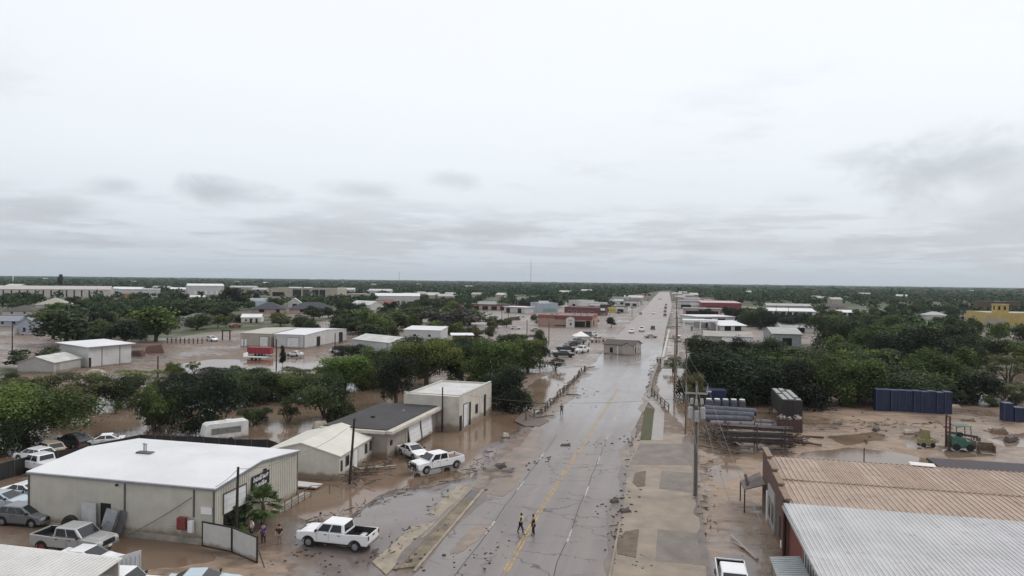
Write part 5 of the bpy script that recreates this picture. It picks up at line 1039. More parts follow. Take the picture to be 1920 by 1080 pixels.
# pale low buildings of the town packed along the far left
rr = random.Random(52); got = []
for px_, by in ((236, 552), (262, 549), (332, 549), (455, 549), (484, 552), (648, 553), (676, 550), (712, 554), (770, 561), (806, 563), (842, 566), (598, 550), (436, 556), (24, 545), (560, 547), (745, 572), (300, 546)):
    x, y = P(px_, by); got.append((x, y))
ax, ay = P(570, 562); got.sort(key=lambda q: (q[0] - ax) ** 2 + (q[1] - ay) ** 2)
for i, (x, y) in enumerate(got):
    wm, rm, nm, rn = rr.choice(((LW, ROOFW, 'white', 'white roof'), (PINKW, GREYM, 'pinkish', 'grey roof'), (LW, STAINR, 'white', 'stained roof'), (BEIGE, ROOFW, 'beige', 'white roof'), (LW, MAR, 'white', 'maroon roof'))); w = rr.uniform(18, 38)
    building('town_building', 'low %s town building with %s, %s outward from the beige school' % (nm, rn, (n5 + ('ninth', 'tenth', 'eleventh', 'twelfth', 'thirteenth', 'fourteenth', 'fifteenth', 'sixteenth', 'seventeenth'))[i]), (x + w / 2, y), (x - w / 2, y), rr.uniform(12, 20), rr.uniform(4.5, 7.5), rr.choice(('flat', 'gx', 'slab', 'gx')), 2.0, wm, rm, .3, [('F', .2, .3, w * .15, 3, 'opening'), ('F', .5, .3, w * .1, 3, 'opening'), ('F', .8, 1., w * .18, 2., 'window')], ang=R(rr.uniform(5, 30)), group='low buildings of the far left town')
# ------------------------------------------------------------------ vehicles in the scene
def carw(kind, name, label, rear, front, pm, side=1, **k):
    """placed by the ground points of its two camera-side wheels"""
    a, b = Vector(P(*rear)), Vector(P(*front)); d = (b - a); rz = math.atan2(d.y, d.x); m_ = (a + b) / 2
    n = Vector((-d.y, d.x)).normalized()
    if n.y < 0: n = -n
    c = m_ + n * (CARS[kind]['W'] / 2 - .1) * side
    return car(kind, name, label, (c.x, c.y, k.pop('z', 0.)), rz, pm, **k)
carw('pickup', 'pickup_truck', 'silver crew cab pickup with maroon rear wheel outside the cream workshop', (83, 1037), (158, 1045), PS, rims=REDM)
carw('pickup', 'pickup_truck', 'white pickup with empty black bed near people at yard gate', (667, 1036), (578, 1026), PW)
carw('pickup', 'pickup_truck', 'white pickup with black grille guard parked beside the white sedan', (857, 878), (798, 890), PW, guard=True, liner=False)
box('cargo', M('faded_cargo', (.22, .12, .10), .8, .3, 4), bpy.data.objects['pickup_truck.002'], -1.9, 0, 1.0, 1.4, 1.3, .5, bevel=.05)
carw('sedan', 'sedan_car', 'white sedan washed up against the white garage doors', (746, 851), (781, 865), PW)
carw('suv', 'estate_car', 'grey muddy estate car facing the workshop wall at left edge', (-8, 985), (72, 992), PG)
carw('sedan', 'sedan_car', 'pale blue sedan behind the grey estate at left edge', (-32, 956), (22, 958), PT)
carw('sedan', 'sedan_car', 'white wrecked sedan in brown water at workshop corner', (20, 937), (58, 941), PW)
carw('pickup', 'wrecked_truck', 'white wrecked pickup half sunk beyond the workshop, nearest to brown water', (82, 893), (38, 884), PW, liner=False)
carw('suv', 'wrecked_car', 'crushed white car nosed behind the sunken wrecked pickup', (70, 872), (34, 866), PW)
carw('suv', 'wrecked_car', 'tan rusted car body piled beside the wrecked white cars', (92, 862), (62, 850), PTN)
carw('suv', 'wrecked_car', 'black van body by the sheeted fence behind wrecked cars', (140, 843), (108, 838), PB)
carw('sedan', 'sedan_car', 'white low car wedged between yard fence and workshop roof edge', (205, 838), (175, 840), PW)
carw('sedan', 'sedan_car', 'white roofed car seen over the ribbed lean-to roof', (125, 1072), (172, 1076), PW)
carw('pickup', 'pickup_truck', 'white pickup mostly hidden by the white ribbed sheet fence at bottom', (170, 1138), (233, 1140), PW)
carw('sedan', 'sedan_car', 'pale blue sedan with mud below the swing gate, at bottom edge', (335, 1124), (405, 1122), PT)
car('pickup', 'pickup_truck', 'white pickup facing out beside the grey porch canopy', (4.6, 47.6, .05), R(-90), PW)
# yard past the creek, left middle distance
carw('suv', 'parked_car', 'white car on the dirt lane left of the tan metal shop', (385, 639), (400, 641), PW, detail=1)
carw('sedan', 'parked_car', 'white car beside the dark columnar tree and white metal shop', (556, 669), (541, 668), PW, detail=1)
carw('suv', 'parked_car', 'white car by the utility pole next to the storage shed', (640, 662), (626, 662), PW, detail=1)
carw('pickup', 'parked_truck', 'white work truck between storage shed and creek trees', (712, 675), (690, 677), PW, detail=1)
carw('suv', 'parked_car', 'dark red car beside the small cream shop lane', (434, 615), (452, 614), PR, detail=1)
t = T('cargo_trailer', 'red sided cargo trailer with white tail standing in pale puddle', 'trailer', P(485, 668), R(8)); t.scale = (.78, .78, .86); MB().box(0, 1.2, 1.75, 8.3, 2.4, 2.0).build('body', M('trailer_red', (.27, .03, .045), .5, .12, 1), t, bevel=.05); MB().box(0, 1.2, .62, 8.5, 2.3, .18).box(4.9, 1.2, .6, 1.6, .2, .12).build('chassis', M('pale_chassis', (.45, .44, .43), .6), t)
for x in (-1.2, 0.1, 1.1):
    for y in (.15, 2.25): MB().lathe([(.2, -.12), (.42, -.12), (.42, .12), (.2, .12)], (x, y, .42), 'Y', 14).build('wheel', RUBBER, t)
t = T('flatbed_trailer', 'low pale flatbed trailer in front of red sided trailer', 'trailer', P(476, 676), R(3)); MB().box(0, 1, .75, 6, 2, .2).box(3.6, 1, .65, 1.6, .15, .12).build('deck', M('pale_chassis', (.45, .44, .43)), t); MB().box(-2.9, 1, 1.3, .1, 2, 1.0).build('headboard', WHITE, t)
for x in (-.6, .5):
    for y in (.1, 1.9): MB().lathe([(.18, -.1), (.36, -.1), (.36, .1), (.18, .1)], (x, y, .36), 'Y', 12).build('wheel', RUBBER, t)
# vehicles by the stranded house and up the road
carw('pickup', 'parked_truck', 'black pickup closest to the bridge among vehicles left of stranded house', (1042, 671), (1072, 671), PB, detail=1)
carw('pickup', 'parked_truck', 'black pickup parked just behind the nearest black one, left of stranded house', (1050, 660), (1076, 660), PB, detail=1)
carw('pickup', 'parked_truck', 'white pickup angled between black pickups and stranded house', (1110, 659), (1084, 664), PW, detail=1)
carw('suv', 'parked_car', 'dark car tucked beneath the white tent edge', (1082, 648), (1068, 649), PB, detail=1)
carw('pickup', 'parked_truck', 'grey pickup directly below the white tent', (1094, 645), (1078, 646), PG, detail=1)
carw('pickup', 'parked_truck', 'tan and white pickup parked just behind the stranded house roof', (1136, 641), (1113, 643), PTN, detail=1)
carw('suv', 'parked_car', 'white car right of the white tent', (1120, 630), (1106, 631), PW, detail=1)
carw('van', 'parked_van', 'dark van behind the white tent', (1104, 632), (1090, 632), PG, detail=1)
carw('sedan', 'parked_car', 'silver sedan standing crosswise on the road behind stranded house', (1213, 634), (1230, 634), PS, detail=1)
def up(kind, px_, by, label, pm, rz, name='road_car'): x, y = P(px_, by); car(kind, name, label, (x, y + 2, 0.03), R(rz), pm, detail=1)
up('suv', 1184, 625, 'white fronted car coming down road, leftmost beyond the stranded house', PW, -92)
up('pickup', 1203, 622, 'white pickup coming down road beside two other cars beyond stranded house', PW, -90, 'road_truck')
up('suv', 1224, 618, 'black car on road right of the oncoming white pickup', PB, 90)
up('suv', 1247, 593, 'dark car nearest in the short queue at right road edge', PB, 88); up('suv', 1247, 586, 'dark red car in middle of the queue at right road edge', PR, 88); up('van', 1248, 579.5, 'dark van third in the queue at right road edge', PG, 88, 'road_van'); up('suv', 1249, 573, 'grey car farthest in the queue at right road edge', PG, 88)
up('suv', 1225, 589, 'white car alone in mid road far beyond the crossing', PW, -90); up('sedan', 1201, 590, 'dark car at left lane near the crossing', PB, -88)
up('suv', 1205, 571, 'small silver car far up by left road edge', PS, -88); up('suv', 1166, 577, 'dark car parked by low white roadside store', PB, 5, 'parked_car'); up('van', 1150, 575, 'white van parked between yellow sign and low roadside store', PW, 0, 'parked_van')
for i, (px_, by, pm, lb) in enumerate(((1010, 606, PG, 'grey car on the long lot left of restaurant'), (965, 618, PW, 'white car on the empty lot in front of strip store'), (1003, 622, PTN, 'tan car at the lot edge below restaurant'), (975, 595, PW, 'white car beside canopy kiosk on long lot'))): up('sedan', px_, by, lb, pm, 10 * i, 'parked_car')
t = T('tent', 'white peaked canopy tent beside parked pickups left of stranded house', 'tent', P(1089, 643), R(20)); MB().add([(-2.6, -2.6, 2.4), (2.6, -2.6, 2.4), (2.6, 2.6, 2.4), (-2.6, 2.6, 2.4), (0, 0, 4.0)], [(0, 1, 4), (1, 2, 4), (2, 3, 4), (3, 0, 4), (3, 2, 1, 0)]).build('canopy', M('tent_white', (.78, .76, .74), .6, .04), t)
for x in (-2.5, 2.5):
    for y in (-2.5, 2.5): MB().tube((x, y, 0), (x, y, 2.4), .05).build('pole', STEEL, t)
# ------------------------------------------------------------------ poles and cables
def pole(px_, by, ty, label, mat=WOODPOLE, rad=.15, arms=0, lean=(0, 0), name='utility_pole', world=None, h=None, group=None):
    x, y = world or P(px_, by); h = h or high(px_, by, ty); t = T(name, label, 'pole', (x, y, -.2), 0, group)
    MB().tube((0, 0, -.3), (lean[0], lean[1], h + .2), rad, rad * .72, 10).build('shaft', mat, t)
    for i in range(arms):
        MB().box(lean[0], lean[1] - .1, h - .4 - i * .9, 2.3, .1, .13).build('crossarm', mat, t)
        q = MB()
        for dx in (-1.05, -.6, .6, 1.05): q.tube((lean[0] + dx, lean[1] - .1, h - .35 - i * .9), (lean[0] + dx, lean[1] - .1, h - .12 - i * .9), .045, n=6)
        q.build('insulator', M('insulator_grey', (.3, .3, .3), .4), t)
    return t, h
mp, mh = pole(1303, 930, 715, 'big transformer pole with crossarm standing on the right-hand pavement', rad=.17)
MB().box(0, -.14, 10.35, 2.15, .12, .16).box(0, -.14, 10.05, .1, .1, .5).build('crossarm', M('pale_crossarm', (.32, .31, .29), .7), mp); MB().path([(.2, -.05, 0), (.2, -.05, 9.)], .06, 6).build('riser_pipe', STEEL, mp)
for x in (-1.0, 0, 1.0): MB().tube((x, -.14, 10.4), (x, -.14, 11.1), .05, n=6).build('insulator', STEEL, mp)
for i, (x, z, rr, hh_) in enumerate(((-.55, 7.9, .27, 1.15), (.05, 7.6, .27, 1.1), (.6, 7.9, .25, 1.15), (-.45, 9.3, .16, .6), (.5, 9.3, .16, .6), (0, 9.2, .15, .6))): MB().lathe([(0, 0), (rr * .9, .02), (rr, .08), (rr, hh_ - .1), (rr * .8, hh_), (0, hh_)], (x, -.35, z), 'Z', 14).build('transformer', M('transformer_grey', (.36, .36, .35), .5, .12, 3), mp)
pole(1285, 815, 640, 'tall slim pole between transformer pole and right-hand creek', rad=.11)
RP = []
pr = [(130, 'beside the footpath by right creek bank'), (166, 'near the footpath end right of stranded house'), (204, 'right of the stranded house'), (240, 'by the fuel canopy corner'), (280, 'just past the fuel canopy'), (325, 'at the road crossing, right side'), (375, 'level with the low brown-fronted market'), (430, 'level with the red market front'), (495, 'level with the purplish roofed market'), (570, 'past the purplish roofed market, far up the road'), (660, 'farthest up the right road edge')]
for y, lb in pr:
    x = float(roadx(y)[1]) + 4.4; t, h = pole(0, 0, 0, 'wooden pole with crossarm ' + lb, arms=1, world=(x, y), h=11.2, rad=.14, group='poles along the right road edge'); RP.append((x, y, 10.9))
def cable(label, pts, sag, r=.013, cat='cable', group=None, name='power_cable'):
    q = MB()
    for a, b in zip(pts, pts[1:]):
        a, b = Vector(a), Vector(b); L = [a.lerp(b, i / 14) - Vector((0, 0, sag * 4 * (i / 14) * (1 - i / 14))) for i in range(15)]; q.path([tuple(v) for v in L], r, 4)
    return tag(q.build(name, WIREM), label, cat, group)
for dx, lb in ((-1.0, 'nearest to road'), (0, 'middle one'), (1.0, 'farthest from road')):
    cable('thin power cable on the right pole line, ' + lb, [(3.0 + dx, 30, 11.), (3.0 + dx, 69.3, 11.1)] + [(x + dx, y, z) for x, y, z in RP], .7, group='cables on the right pole line')
cable('slack service cable from black pole over white workshop roof to cream house', [(-33.4, 48.5, 5.6), (-34.2, 58.2, 4.2), (-31.9, 64.7, 5.6)], .35, .02)
cable('service cable from black pole top down to workshop eave corner', [(-33.4, 48.5, 5.6), (-34.5, 47.0, 4.45)], .15, .02)
cable('fallen cable slanting down the cream workshop wall', [(-36.3, 46.75, 3.6), (-42.0, 46.6, .15)], .12, .03)
pole(0, 0, 0, 'black pole in front of the workshop roller door', DARKPOLE, .14, lean=(.1, .1), world=(-33.5, 48.4), h=5.75)
pole(655, 905, 785, 'leaning black pole at corner of cream gabled house', DARKPOLE, .15, lean=(.45, .1))
pole(829, 808, 726, 'black pole against the front of stucco shop', DARKPOLE, .12)
for a in ((518, 690, 636, 'black pole standing left of dark columnar tree'), (628, 666, 625, 'black pole at right end of white metal shop'), (296, 708, 668, 'black pole above scrub left of pale puddle'), (23, 659, 602, 'black pole on the red dirt field at far left'), (183, 607, 565, 'tall dark pole among trees behind tall white shed'), (224, 606, 560, 'tall dark pole right of bare purple-grey tree'), (584, 600, 573, 'pale pole on grass before dark hip roof house'), (1029, 645, 606, 'dark pole on the lot left of white tent'), (988, 628, 600, 'dark pole with box on the lot left of restaurant'), (941, 602, 575, 'thin dark pole at strip store front'), (953, 600, 575, 'thin dark pole between strip store and kiosk'), (77, 558, 541, 'thin pole before the long storage row'), (892, 640, 608, 'short dark pole amid creek tree tops'), (1128, 592, 568, 'dark sign pole behind restaurant'), (1185, 595, 575, 'lamp pole by crossing left of road'), (1455, 596, 572, 'thin pole by white roofed row'), (1478, 594, 574, 'dark pole between grey long house and trees'), (1498, 640, 610, 'dark pole before second grey roofed store')):
    pole(a[0], a[1], a[2], a[3], DARKPOLE if a[0] not in (584,) else WOODPOLE, .16, arms=1 if a[0] in (183, 224, 1478) else 0)
# signs
def sign(px_, by, ty, w, hh_, label, mat, band=None):
    x, y = P(px_, by); h = high(px_, by, ty); t = T('roadside_sign', label, 'sign', (x, y)); 
    for s in (-1, 1): MB().tube((s * w * .3, 0, 0), (s * w * .3, 0, h - .1), .14).build('post', STEEL, t)
    p = box('board', mat, t, 0, 0, h - hh_ / 2, w, .5, hh_, bevel=.05)
    if band: box('board_band', band, p, 0, -.27, h - hh_ * .6, w * .8, .05, hh_ * .3)
sign(1148, 592, 576, 4.6, 3.2, 'yellow roadside sign board right of the red restaurant', M('sign_yellow', (.52, .42, .10), .5), M('sign_ochre', (.38, .25, .06), .5)); sign(1130, 597, 571, 3.0, 4.6, 'tall black sign board beside the red restaurant', M('sign_black2', (.03, .03, .03), .5), WHITE); sign(1139, 590, 571, 5.0, 2., 'wide black sign board beside yellow sign', M('sign_black2', (.03, .03, .03), .5), MATS['maroon_roof'])
x, y = P(995, 541.5); t = T('radio_mast', 'tall thin radio mast rising above the horizon', 'mast', (x, y)); hm = high(995, 541.5, 489)
q = MB()
for s in ((-1, -1), (1, -1), (0, 1)): q.tube((s[0] * .55, s[1] * .55, 0), (s[0] * .3, s[1] * .3, hm), .18, .14, 5)
for i in range(24): z = hm * i / 24; q.tube((-.5, -.5, z), (.5, -.5, z + hm / 24), .1, n=4); q.tube((.5, -.5, z), (0, .5, z + hm / 24), .1, n=4)
q.build('lattice', M('mast_grey', (.24, .24, .25), .6), t); MB().tube((0, 0, hm), (0, 0, hm + 4), .1).build('aerial', STEEL, t)
for a in ((748, 545, 509, 'faint short mast on the left horizon'), (24, 540, 516, 'white forked tower at far left horizon')):
    x, y = P(*a[:2]); t = T('far_mast', a[3], 'mast', (x, y)); h = high(*a[:3]); MB().tube((0, 0, 0), (0, 0, h), .7 if a[0] < 100 else .3, .4 if a[0] < 100 else .2).build('shaft', WHITE if a[0] < 100 else MATS['mast_grey'], t)
    MB().tube((0, 0, h * .5), (1.6, 0, h * .95), .4 if a[0] < 100 else .1).build('arm', WHITE if a[0] < 100 else MATS['mast_grey'], t)
# ------------------------------------------------------------------ people
x, y = P(976, 1002); person('officer in hi-vis vest and black trousers standing on the yellow line road', (x, y, .03), R(-80), (.03, .03, .035), (.02, .02, .024), (.03, .025, .02), pose='walk', extra='vest')
x, y = P(1000, 1005); person('man in dark uniform with hands at belt on yellow centre line', (x, y, .03), R(110), (.035, .027, .024), (.028, .022, .02), (.02, .018, .016), pose='stand')
x, y = P(494, 1021); person('man in purple shirt behind the yard gate', (x, y), R(170), (.10, .05, .30), (.05, .05, .06), (.02, .018, .016), pose='stand')
x, y = P(472, 1012); person('person in white shirt standing behind the yard gate', (x, y), R(150), (.6, .58, .56), (.06, .06, .07), (.02, .018, .016))
x, y = P(524, 1023); person('person in dark top and pale trousers beside the yard gate', (x, y), R(190), (.05, .03, .028), (.30, .24, .22), (.03, .02, .016), pose='lean')
x, y = P(602, 999); person('person in pale shirt bending over bonnet of white pickup', (x, y), R(180), (.50, .47, .44), (.08, .08, .09), (.03, .02, .016), pose='lean', scale=1.)
x, y = P(1053, 778); person('distant walker in dark clothes on wet road by broken railing', (x, y, .03), R(0), (.04, .04, .04), (.03, .03, .03), (.02, .018, .016), pose='walk')
x, y = P(1233, 683); person('dark clothed onlooker at left end of right creek railing', (x, y, .03), R(0), (.03, .03, .035), (.03, .03, .03), (.02, .018, .016))
x, y = P(1238, 683); person('dark clothed onlooker nearer the footpath by right creek railing', (x, y, .03), R(40), (.05, .035, .035), (.03, .03, .03), (.02, .018, .016))
for px_, by, lb in ((1262, 636, 'dark clothed bystander on right pavement nearest to road'), (1266, 637, 'bystander in reddish top on right pavement near fuel canopy'), (1104, 652, 'bystander beside white pickup left of stranded house')):
    x, y = P(px_, by); person(lb, (x, y), R(60), (.10, .04, .04) if 'reddish' in lb else (.04, .04, .05), (.03, .03, .04), (.02, .018, .016))
# ------------------------------------------------------------------ bridge railings
RAILC = M('weathered_rail', (.15, .115, .09), .8, .25, 3); rp = [(986, 789), (1016, 776), (1034, 760), (1052, 742), (1070, 723), (1086, 705), (1100, 692)]
W_ = WP(*rp); t = T('broken_railing', 'broken post railing leaning along left edge of flooded bridge', 'railing', (*W_[0], 0)); rr = random.Random(5); top = []
for a, b in zip(W_, W_[1:]):
    n_ = max(2, int(math.hypot(b[0] - a[0], b[1] - a[1]) / 2.1))
    for i in range(n_):
        u_ = i / n_; x, y = a[0] + (b[0] - a[0]) * u_ - W_[0][0], a[1] + (b[1] - a[1]) * u_ - W_[0][1]; h = .95 + .35 * rr.random(); lx, ly = (rr.random() - .7) * .5, (rr.random() - .5) * .4
        MB().tube((x, y, -.3), (x + lx, y + ly, h), .16, .14, 6).build('post', RAILC, t); top.append((x + lx, y + ly, h - .15))
q = MB()
for i, (a, b) in enumerate(zip(top, top[1:])):
    if rr.random() < .8: q.tube(a, b, .09, n=5)
    if rr.random() < .55: q.tube((a[0], a[1], a[2] * .5), (b[0], b[1], b[2] * .4), .08, n=5)
q.build('rail', RAILC, t)
def flotsam(px_, by, ln, rz, label, mat=RAILC, name='washed_up_timber'):
    x, y = P(px_, by); t = T(name, label, 'timber', (x, y, .05), R(rz)); q = MB().tube((-ln / 2, 0, .1), (ln / 2, 0, .2), .12, .09, 6).build('beam', mat, t); MB().tube((-ln * .1, 0, .15), (ln * .25, ln * .14, .3), .07, .04, 5).build('broken_stub', mat, t)
flotsam(985, 757, 8, 2, 'dark log heap edge where left railing begins in brown water'); flotsam(1020, 783, 3.4, 40, 'broken railing beam lying on road at near railing end'); flotsam(1075, 742, 3.0, -20, 'beam knocked onto road at middle of left railing'); flotsam(1106, 690, 4, 60, 'beam on road at far end of left railing'); flotsam(700, 880, 5, 30, 'long pale plank in mud before cream gabled house', M('pale_plank', (.36, .31, .26), .8, .2, 2)); flotsam(690, 888, 3.2, 12, 'short dark beam beside the pale plank and leaning pole'); flotsam(1394, 1030, 4.5, 110, 'pale pipe post fallen beside white pickup by porch canopy', M('pale_pipe', (.42, .36, .33), .6, .15)); flotsam(1350, 845, 6, -30, 'long dark timber before the brown pipe rack')
struct(MB().prism(WP((985, 768), (1030, 790), (1012, 800), (985, 800), (965, 790)), -.1, .1).build('bank_slab', M('mud_bank', (.13, .10, .08), .6, .25, 1.5, bump=.03)))
rp = [(1253, 770), (1238, 756), (1221, 738), (1224, 720), (1231, 700), (1236, 683)]; W2 = WP(*rp); t = T('creek_railing', 'bent double pipe railing along the right edge of flooded bridge', 'railing', (*W2[0], 0)); q = MB(); rr = random.Random(8); tp = []
for a, b in zip(W2, W2[1:]):
    n_ = max(2, int(math.hypot(b[0] - a[0], b[1] - a[1]) / 2.6))
    for i in range(n_):
        u_ = i / n_; x, y = a[0] + (b[0] - a[0]) * u_ - W2[0][0], a[1] + (b[1] - a[1]) * u_ - W2[0][1]; MB().tube((x, y, -.2), (x + .1, y, 1.1), .11, n=6).build('post', RAILC, t); tp.append((x + .1, y, 1.05))
for dz in (0, -.5): q.path([(a, b, c + dz) for a, b, c in tp], .09, 5)
q.build('rail', RAILC, t)
struct(MB().prism(WP((1213, 745), (1219, 748), (1232, 700), (1237, 684), (1231, 684), (1224, 700)), -.1, .28).build('bridge_kerb', M('bridge_kerb_concrete', (.30, .27, .24), .7, .2)))
flotsam(1218, 702, 3.2, 80, 'tangled branch caught on right creek railing'); flotsam(1216, 725, 2.6, 70, 'second tangled branch caught on right creek railing, nearer')
# ------------------------------------------------------------------ storage yard on the right
BLUEG = M('blue_grey_pipe', (.095, .098, .125), .55, .25, 2, rust=.25); PURB = M('muddy_blue_pipe', (.17, .14, .15), .6, .2, 2, mud=.4)
rr = random.Random(2)
for i, (x, y, z, ln, rad, mt_, lb) in enumerate(((9.6, 103.6, .5, 6.4, .5, PURB, 'lowest front one of blue-grey pipe pile'), (9.0, 104.6, 1.1, 6.8, .5, BLUEG, 'second from front of blue-grey pipe pile'), (9.2, 105.6, 1.6, 7.0, .52, BLUEG, 'third row up of blue-grey pipe pile'), (9.4, 106.8, 2.0, 7.4, .5, BLUEG, 'topmost row of blue-grey pipe pile'), (9.6, 108.2, 1.5, 7.6, .5, BLUEG, 'back row of blue-grey pipe pile'), (14.3, 106.2, .5, 2.6, .5, PURB, 'short muddy pipe right of blue-grey pile'), (14.0, 103.6, .45, 2.9, .45, PURB, 'short muddy pipe at front right of blue-grey pile'))):
    t = T('steel_pipe', 'thick pipe lying, ' + lb, 'pipe', (x, y, 0), R(rr.uniform(-7, 7))); MB().lathe([(rad * .85, -ln / 2), (rad, -ln / 2), (rad, ln / 2), (rad * .85, ln / 2)], (0, 0, z), 'Y', 14).build('shell', mt_, t, rz=R(90), smooth=False); MB().lathe([(rad * 1.08, -.12), (rad * 1.08, .12)], (0, .6, z), 'Y', 14).lathe([(rad * 1.08, -.12), (rad * 1.08, .12)], (0, -1.0, z), 'Y', 14).build('hoop', M('hoop_dark', (.08, .08, .1), .6), t, rz=R(90))
for i in range(5):
    t = T('white_drum', 'white topped drum behind blue-grey pipe pile, %s' % ('at left end', 'second from left end', 'in the middle', 'second from right end', 'at right end')[i], 'drum', (6.6 + i * 1.25, 110.4 + .2 * i, 1.2), 0, 'drums behind the pipe pile'); MB().lathe([(.5, 0), (.55, .1), (.55, 1.5), (.4, 1.7), (0, 1.72)], (0, 0, 0), 'Z', 14).build('drum_body', BLUEG, t); MB().lathe([(.42, 1.68), (.44, 1.8), (0, 1.82)], (0, 0, 0), 'Z', 14).build('lid', WHITE, t)
struct(MB().box(9.2, 111.4, .55, 7, 2.4, 1.1).build('earth_bank', MATS['mud_bank']))
BLUEB = M('deep_blue_sheet', (.018, .028, .07), .5, .18, 1.5); BLUET = M('blue_edge', (.06, .075, .13), .5, .2, 3)
def bin_(x, y, w, h, label, group=None, rz=0.):
    t = T('storage_bin', label, 'bin', (x, y), rz, group); q = MB().box(0, 0, h / 2, w, 1.5, h)
    for i in range(4): q.box(-w / 2 + w * (i + .5) / 4, -.77, h / 2, .06, .06, h - .1)
    q.build('body', BLUEB, t); MB().box(0, 0, h + .04, w * 1.02, 1.55, .1).box(-w / 2 + .03, -.8, h / 2, .07, .07, h).build('edge_trim', BLUET, t)
on = ('first', 'second', 'third', 'fourth', 'fifth', 'sixth', 'seventh', 'eighth', 'ninth', 'tenth')
for i in range(10): bin_(34.8 + i * 1.14, 125.2 + .12 * math.sin(i * 2.), 1.1, 3.5 + .2 * math.sin(i * 3.1), 'tall blue ribbed bin, %s from the dark pallet stack side of long row' % on[i], 'row of tall blue bins', R(2))
for i in range(2): bin_(52.0 + i * 1.5, 121.0, 1.3, 2.8 - i * .6, 'blue bin standing apart near right edge, %s one' % ('taller', 'shorter')[i])
t = T('shipping_container', 'deep blue container under dark trees behind blue-grey pipes', 'container', (9.6, 119), R(3)); q = MB().box(-1.6, 0, 1.7, 3.6, 2.6, 3.0)
for i in range(8): q.box(-3.3 + i * .44, -1.32, 1.7, .1, .06, 2.8)
q.build('body', BLUEB, t); box('end_label', WHITE, t, -2.7, -1.36, 3.0, .9, .05, .25)
t = T('pallet_stack', 'long dark stack of bundles with white chequered top beside blue bins', 'stack', (18.2, 107.0), R(0)); MB().box(0, 5.5, 2.6, 2.8, 11.4, 2.6).build('bundle', M('dark_bundle', (.03, .026, .027), .7, .25, 2), t)
for i in range(9):
    for j in range(3):
        if (i * 3 + j) % 7 != 5: box('white_cap', M('cap_white', (.50, .50, .49), .6, .1), t, -.95 + j * .95, .6 + i * 1.2 + (.3 if j == 1 else 0), 3.96, .62, .62, .1)
MB().box(0, -.08, 2.2, 2.8, .16, 1.7).build('front_boards', M('purplish_boards', (.12, .085, .085), .8, .25, 4), t); MB().box(-1.9, 5, .9, .14, 11, .14).tube((-1.9, .2, 0), (-1.9, .2, 1.), .08).tube((-1.9, 9, 0), (-1.9, 9, 1.), .08).box(1.3, -.2, 1.0, .2, .2, 2.0).box(-1.3, -.2, 1.0, .2, .2, 2.0).box(-1.3, 10.8, 1, .2, .2, 2.).box(1.3, 10.8, 1, .2, .2, 2.).build('rack_frame', M('rack_brown', (.07, .05, .045), .8), t)
t = T('scrap_bin', 'open rusty bin heaped with pale scrap below the chequered stack', 'bin', (17.2, 102.6), R(-6)); MB().box(0, 0, .9, 3.2, .1, 1.8).box(0, 2.4, .9, 3.2, .1, 1.8).box(-1.6, 1.2, .9, .1, 2.4, 1.8).box(1.6, 1.2, .9, .1, 2.4, 1.8).box(0, 1.2, .1, 3.2, 2.4, .1).build('body', M('rust_brown', (.075, .045, .04), .8, .25, 3), t)
q = MB(); rr = random.Random(4)
for i in range(26): q.box(rr.uniform(-1.3, 1.3), rr.uniform(.2, 2.2), 1.6 + rr.uniform(0, .55), rr.uniform(.2, .7), rr.uniform(.2, .5), .1, rr.random() * 3, rr.random(), rr.random())
q.build('scrap', M('pale_scrap', (.33, .28, .27), .7, .25, 4), t)
t = T('pipe_rack', 'dark rack holding brown steel beams across the muddy yard', 'rack', (11.4, 92.4), R(3)); q = MB()
for x in (-3.6, 0, 3.4):
    for y in (-.9, .9): q.tube((x, y, -.1), (x, y, 3.1), .09, n=6)
    for z in (.5, 1.35, 2.2): q.box(x, 0, z, .14, 1.9, .12)
q.build('frame', M('rack_rust', (.10, .07, .06), .8, .3, 4), t)
nb = 0
for z, n_, lb in ((.62, 4, 'bottom shelf'), (1.47, 4, 'middle shelf'), (2.32, 3, 'top shelf')):
    for j in range(n_):
        ln = (8.6, 8.0, 8.9, 7.6)[(nb * 3) % 4]; b = T('steel_beam', 'brown steel beam on rack %s, %s' % (lb, ('nearest the tan roofed shop', 'second from tan roofed shop side', 'third from tan roofed shop side', 'farthest from tan roofed shop')[j] if n_ == 4 else ('nearest the tan roofed shop', 'middle of three', 'farthest from tan roofed shop')[j]), 'beam', (11.4, 92.4 - .7 + j * .42, z), R(3 + 2.5 * (nb % 4 - 1.5)), 'beams on the rack'); nb += 1
        MB().box(.1, 0, .04, ln, .34, .07).box(.1, 0, .36, ln, .34, .07).box(.1, 0, .2, ln, .09, .3).build('beam_section', M('beam_brown', (.075, .055, .052), .7, .25, 2) if nb % 4 else M('beam_pale', (.27, .23, .21), .6, .2, 2), b); MB().box(ln / 2, 0, .2, .06, .36, .44).build('end_plate', MATS['rack_rust'], b)
q = MB(); rr = random.Random(12)
for i in range(150):
    x, y = 7.3 + rr.gauss(0, 1.3), 96.5 + rr.gauss(0, 3.2); a = rr.random() * 6.28; ln = rr.uniform(.5, 2.6); q.tube((x, y, rr.uniform(0, .9)), (x + math.cos(a) * ln, y + math.sin(a) * ln, rr.uniform(0, 1.3)), rr.uniform(.03, .09), n=5)
tag(q.build('timber_debris', M('debris_wood', (.11, .085, .07), .85, .3, 4)), 'tangled heap of washed up timber between pipes and pale creek', 'debris', kind='stuff')
q = MB(); rr = random.Random(15)
for i in range(60):
    x, y = -31.5 + rr.gauss(0, .9), 68.5 + rr.gauss(0, 2.4); a = rr.random() * 6.28; ln = rr.uniform(.4, 1.8); q.tube((x, y, rr.uniform(0, .4)), (x + math.cos(a) * ln, y + math.sin(a) * ln, rr.uniform(0, .7)), rr.uniform(.03, .07), n=5)
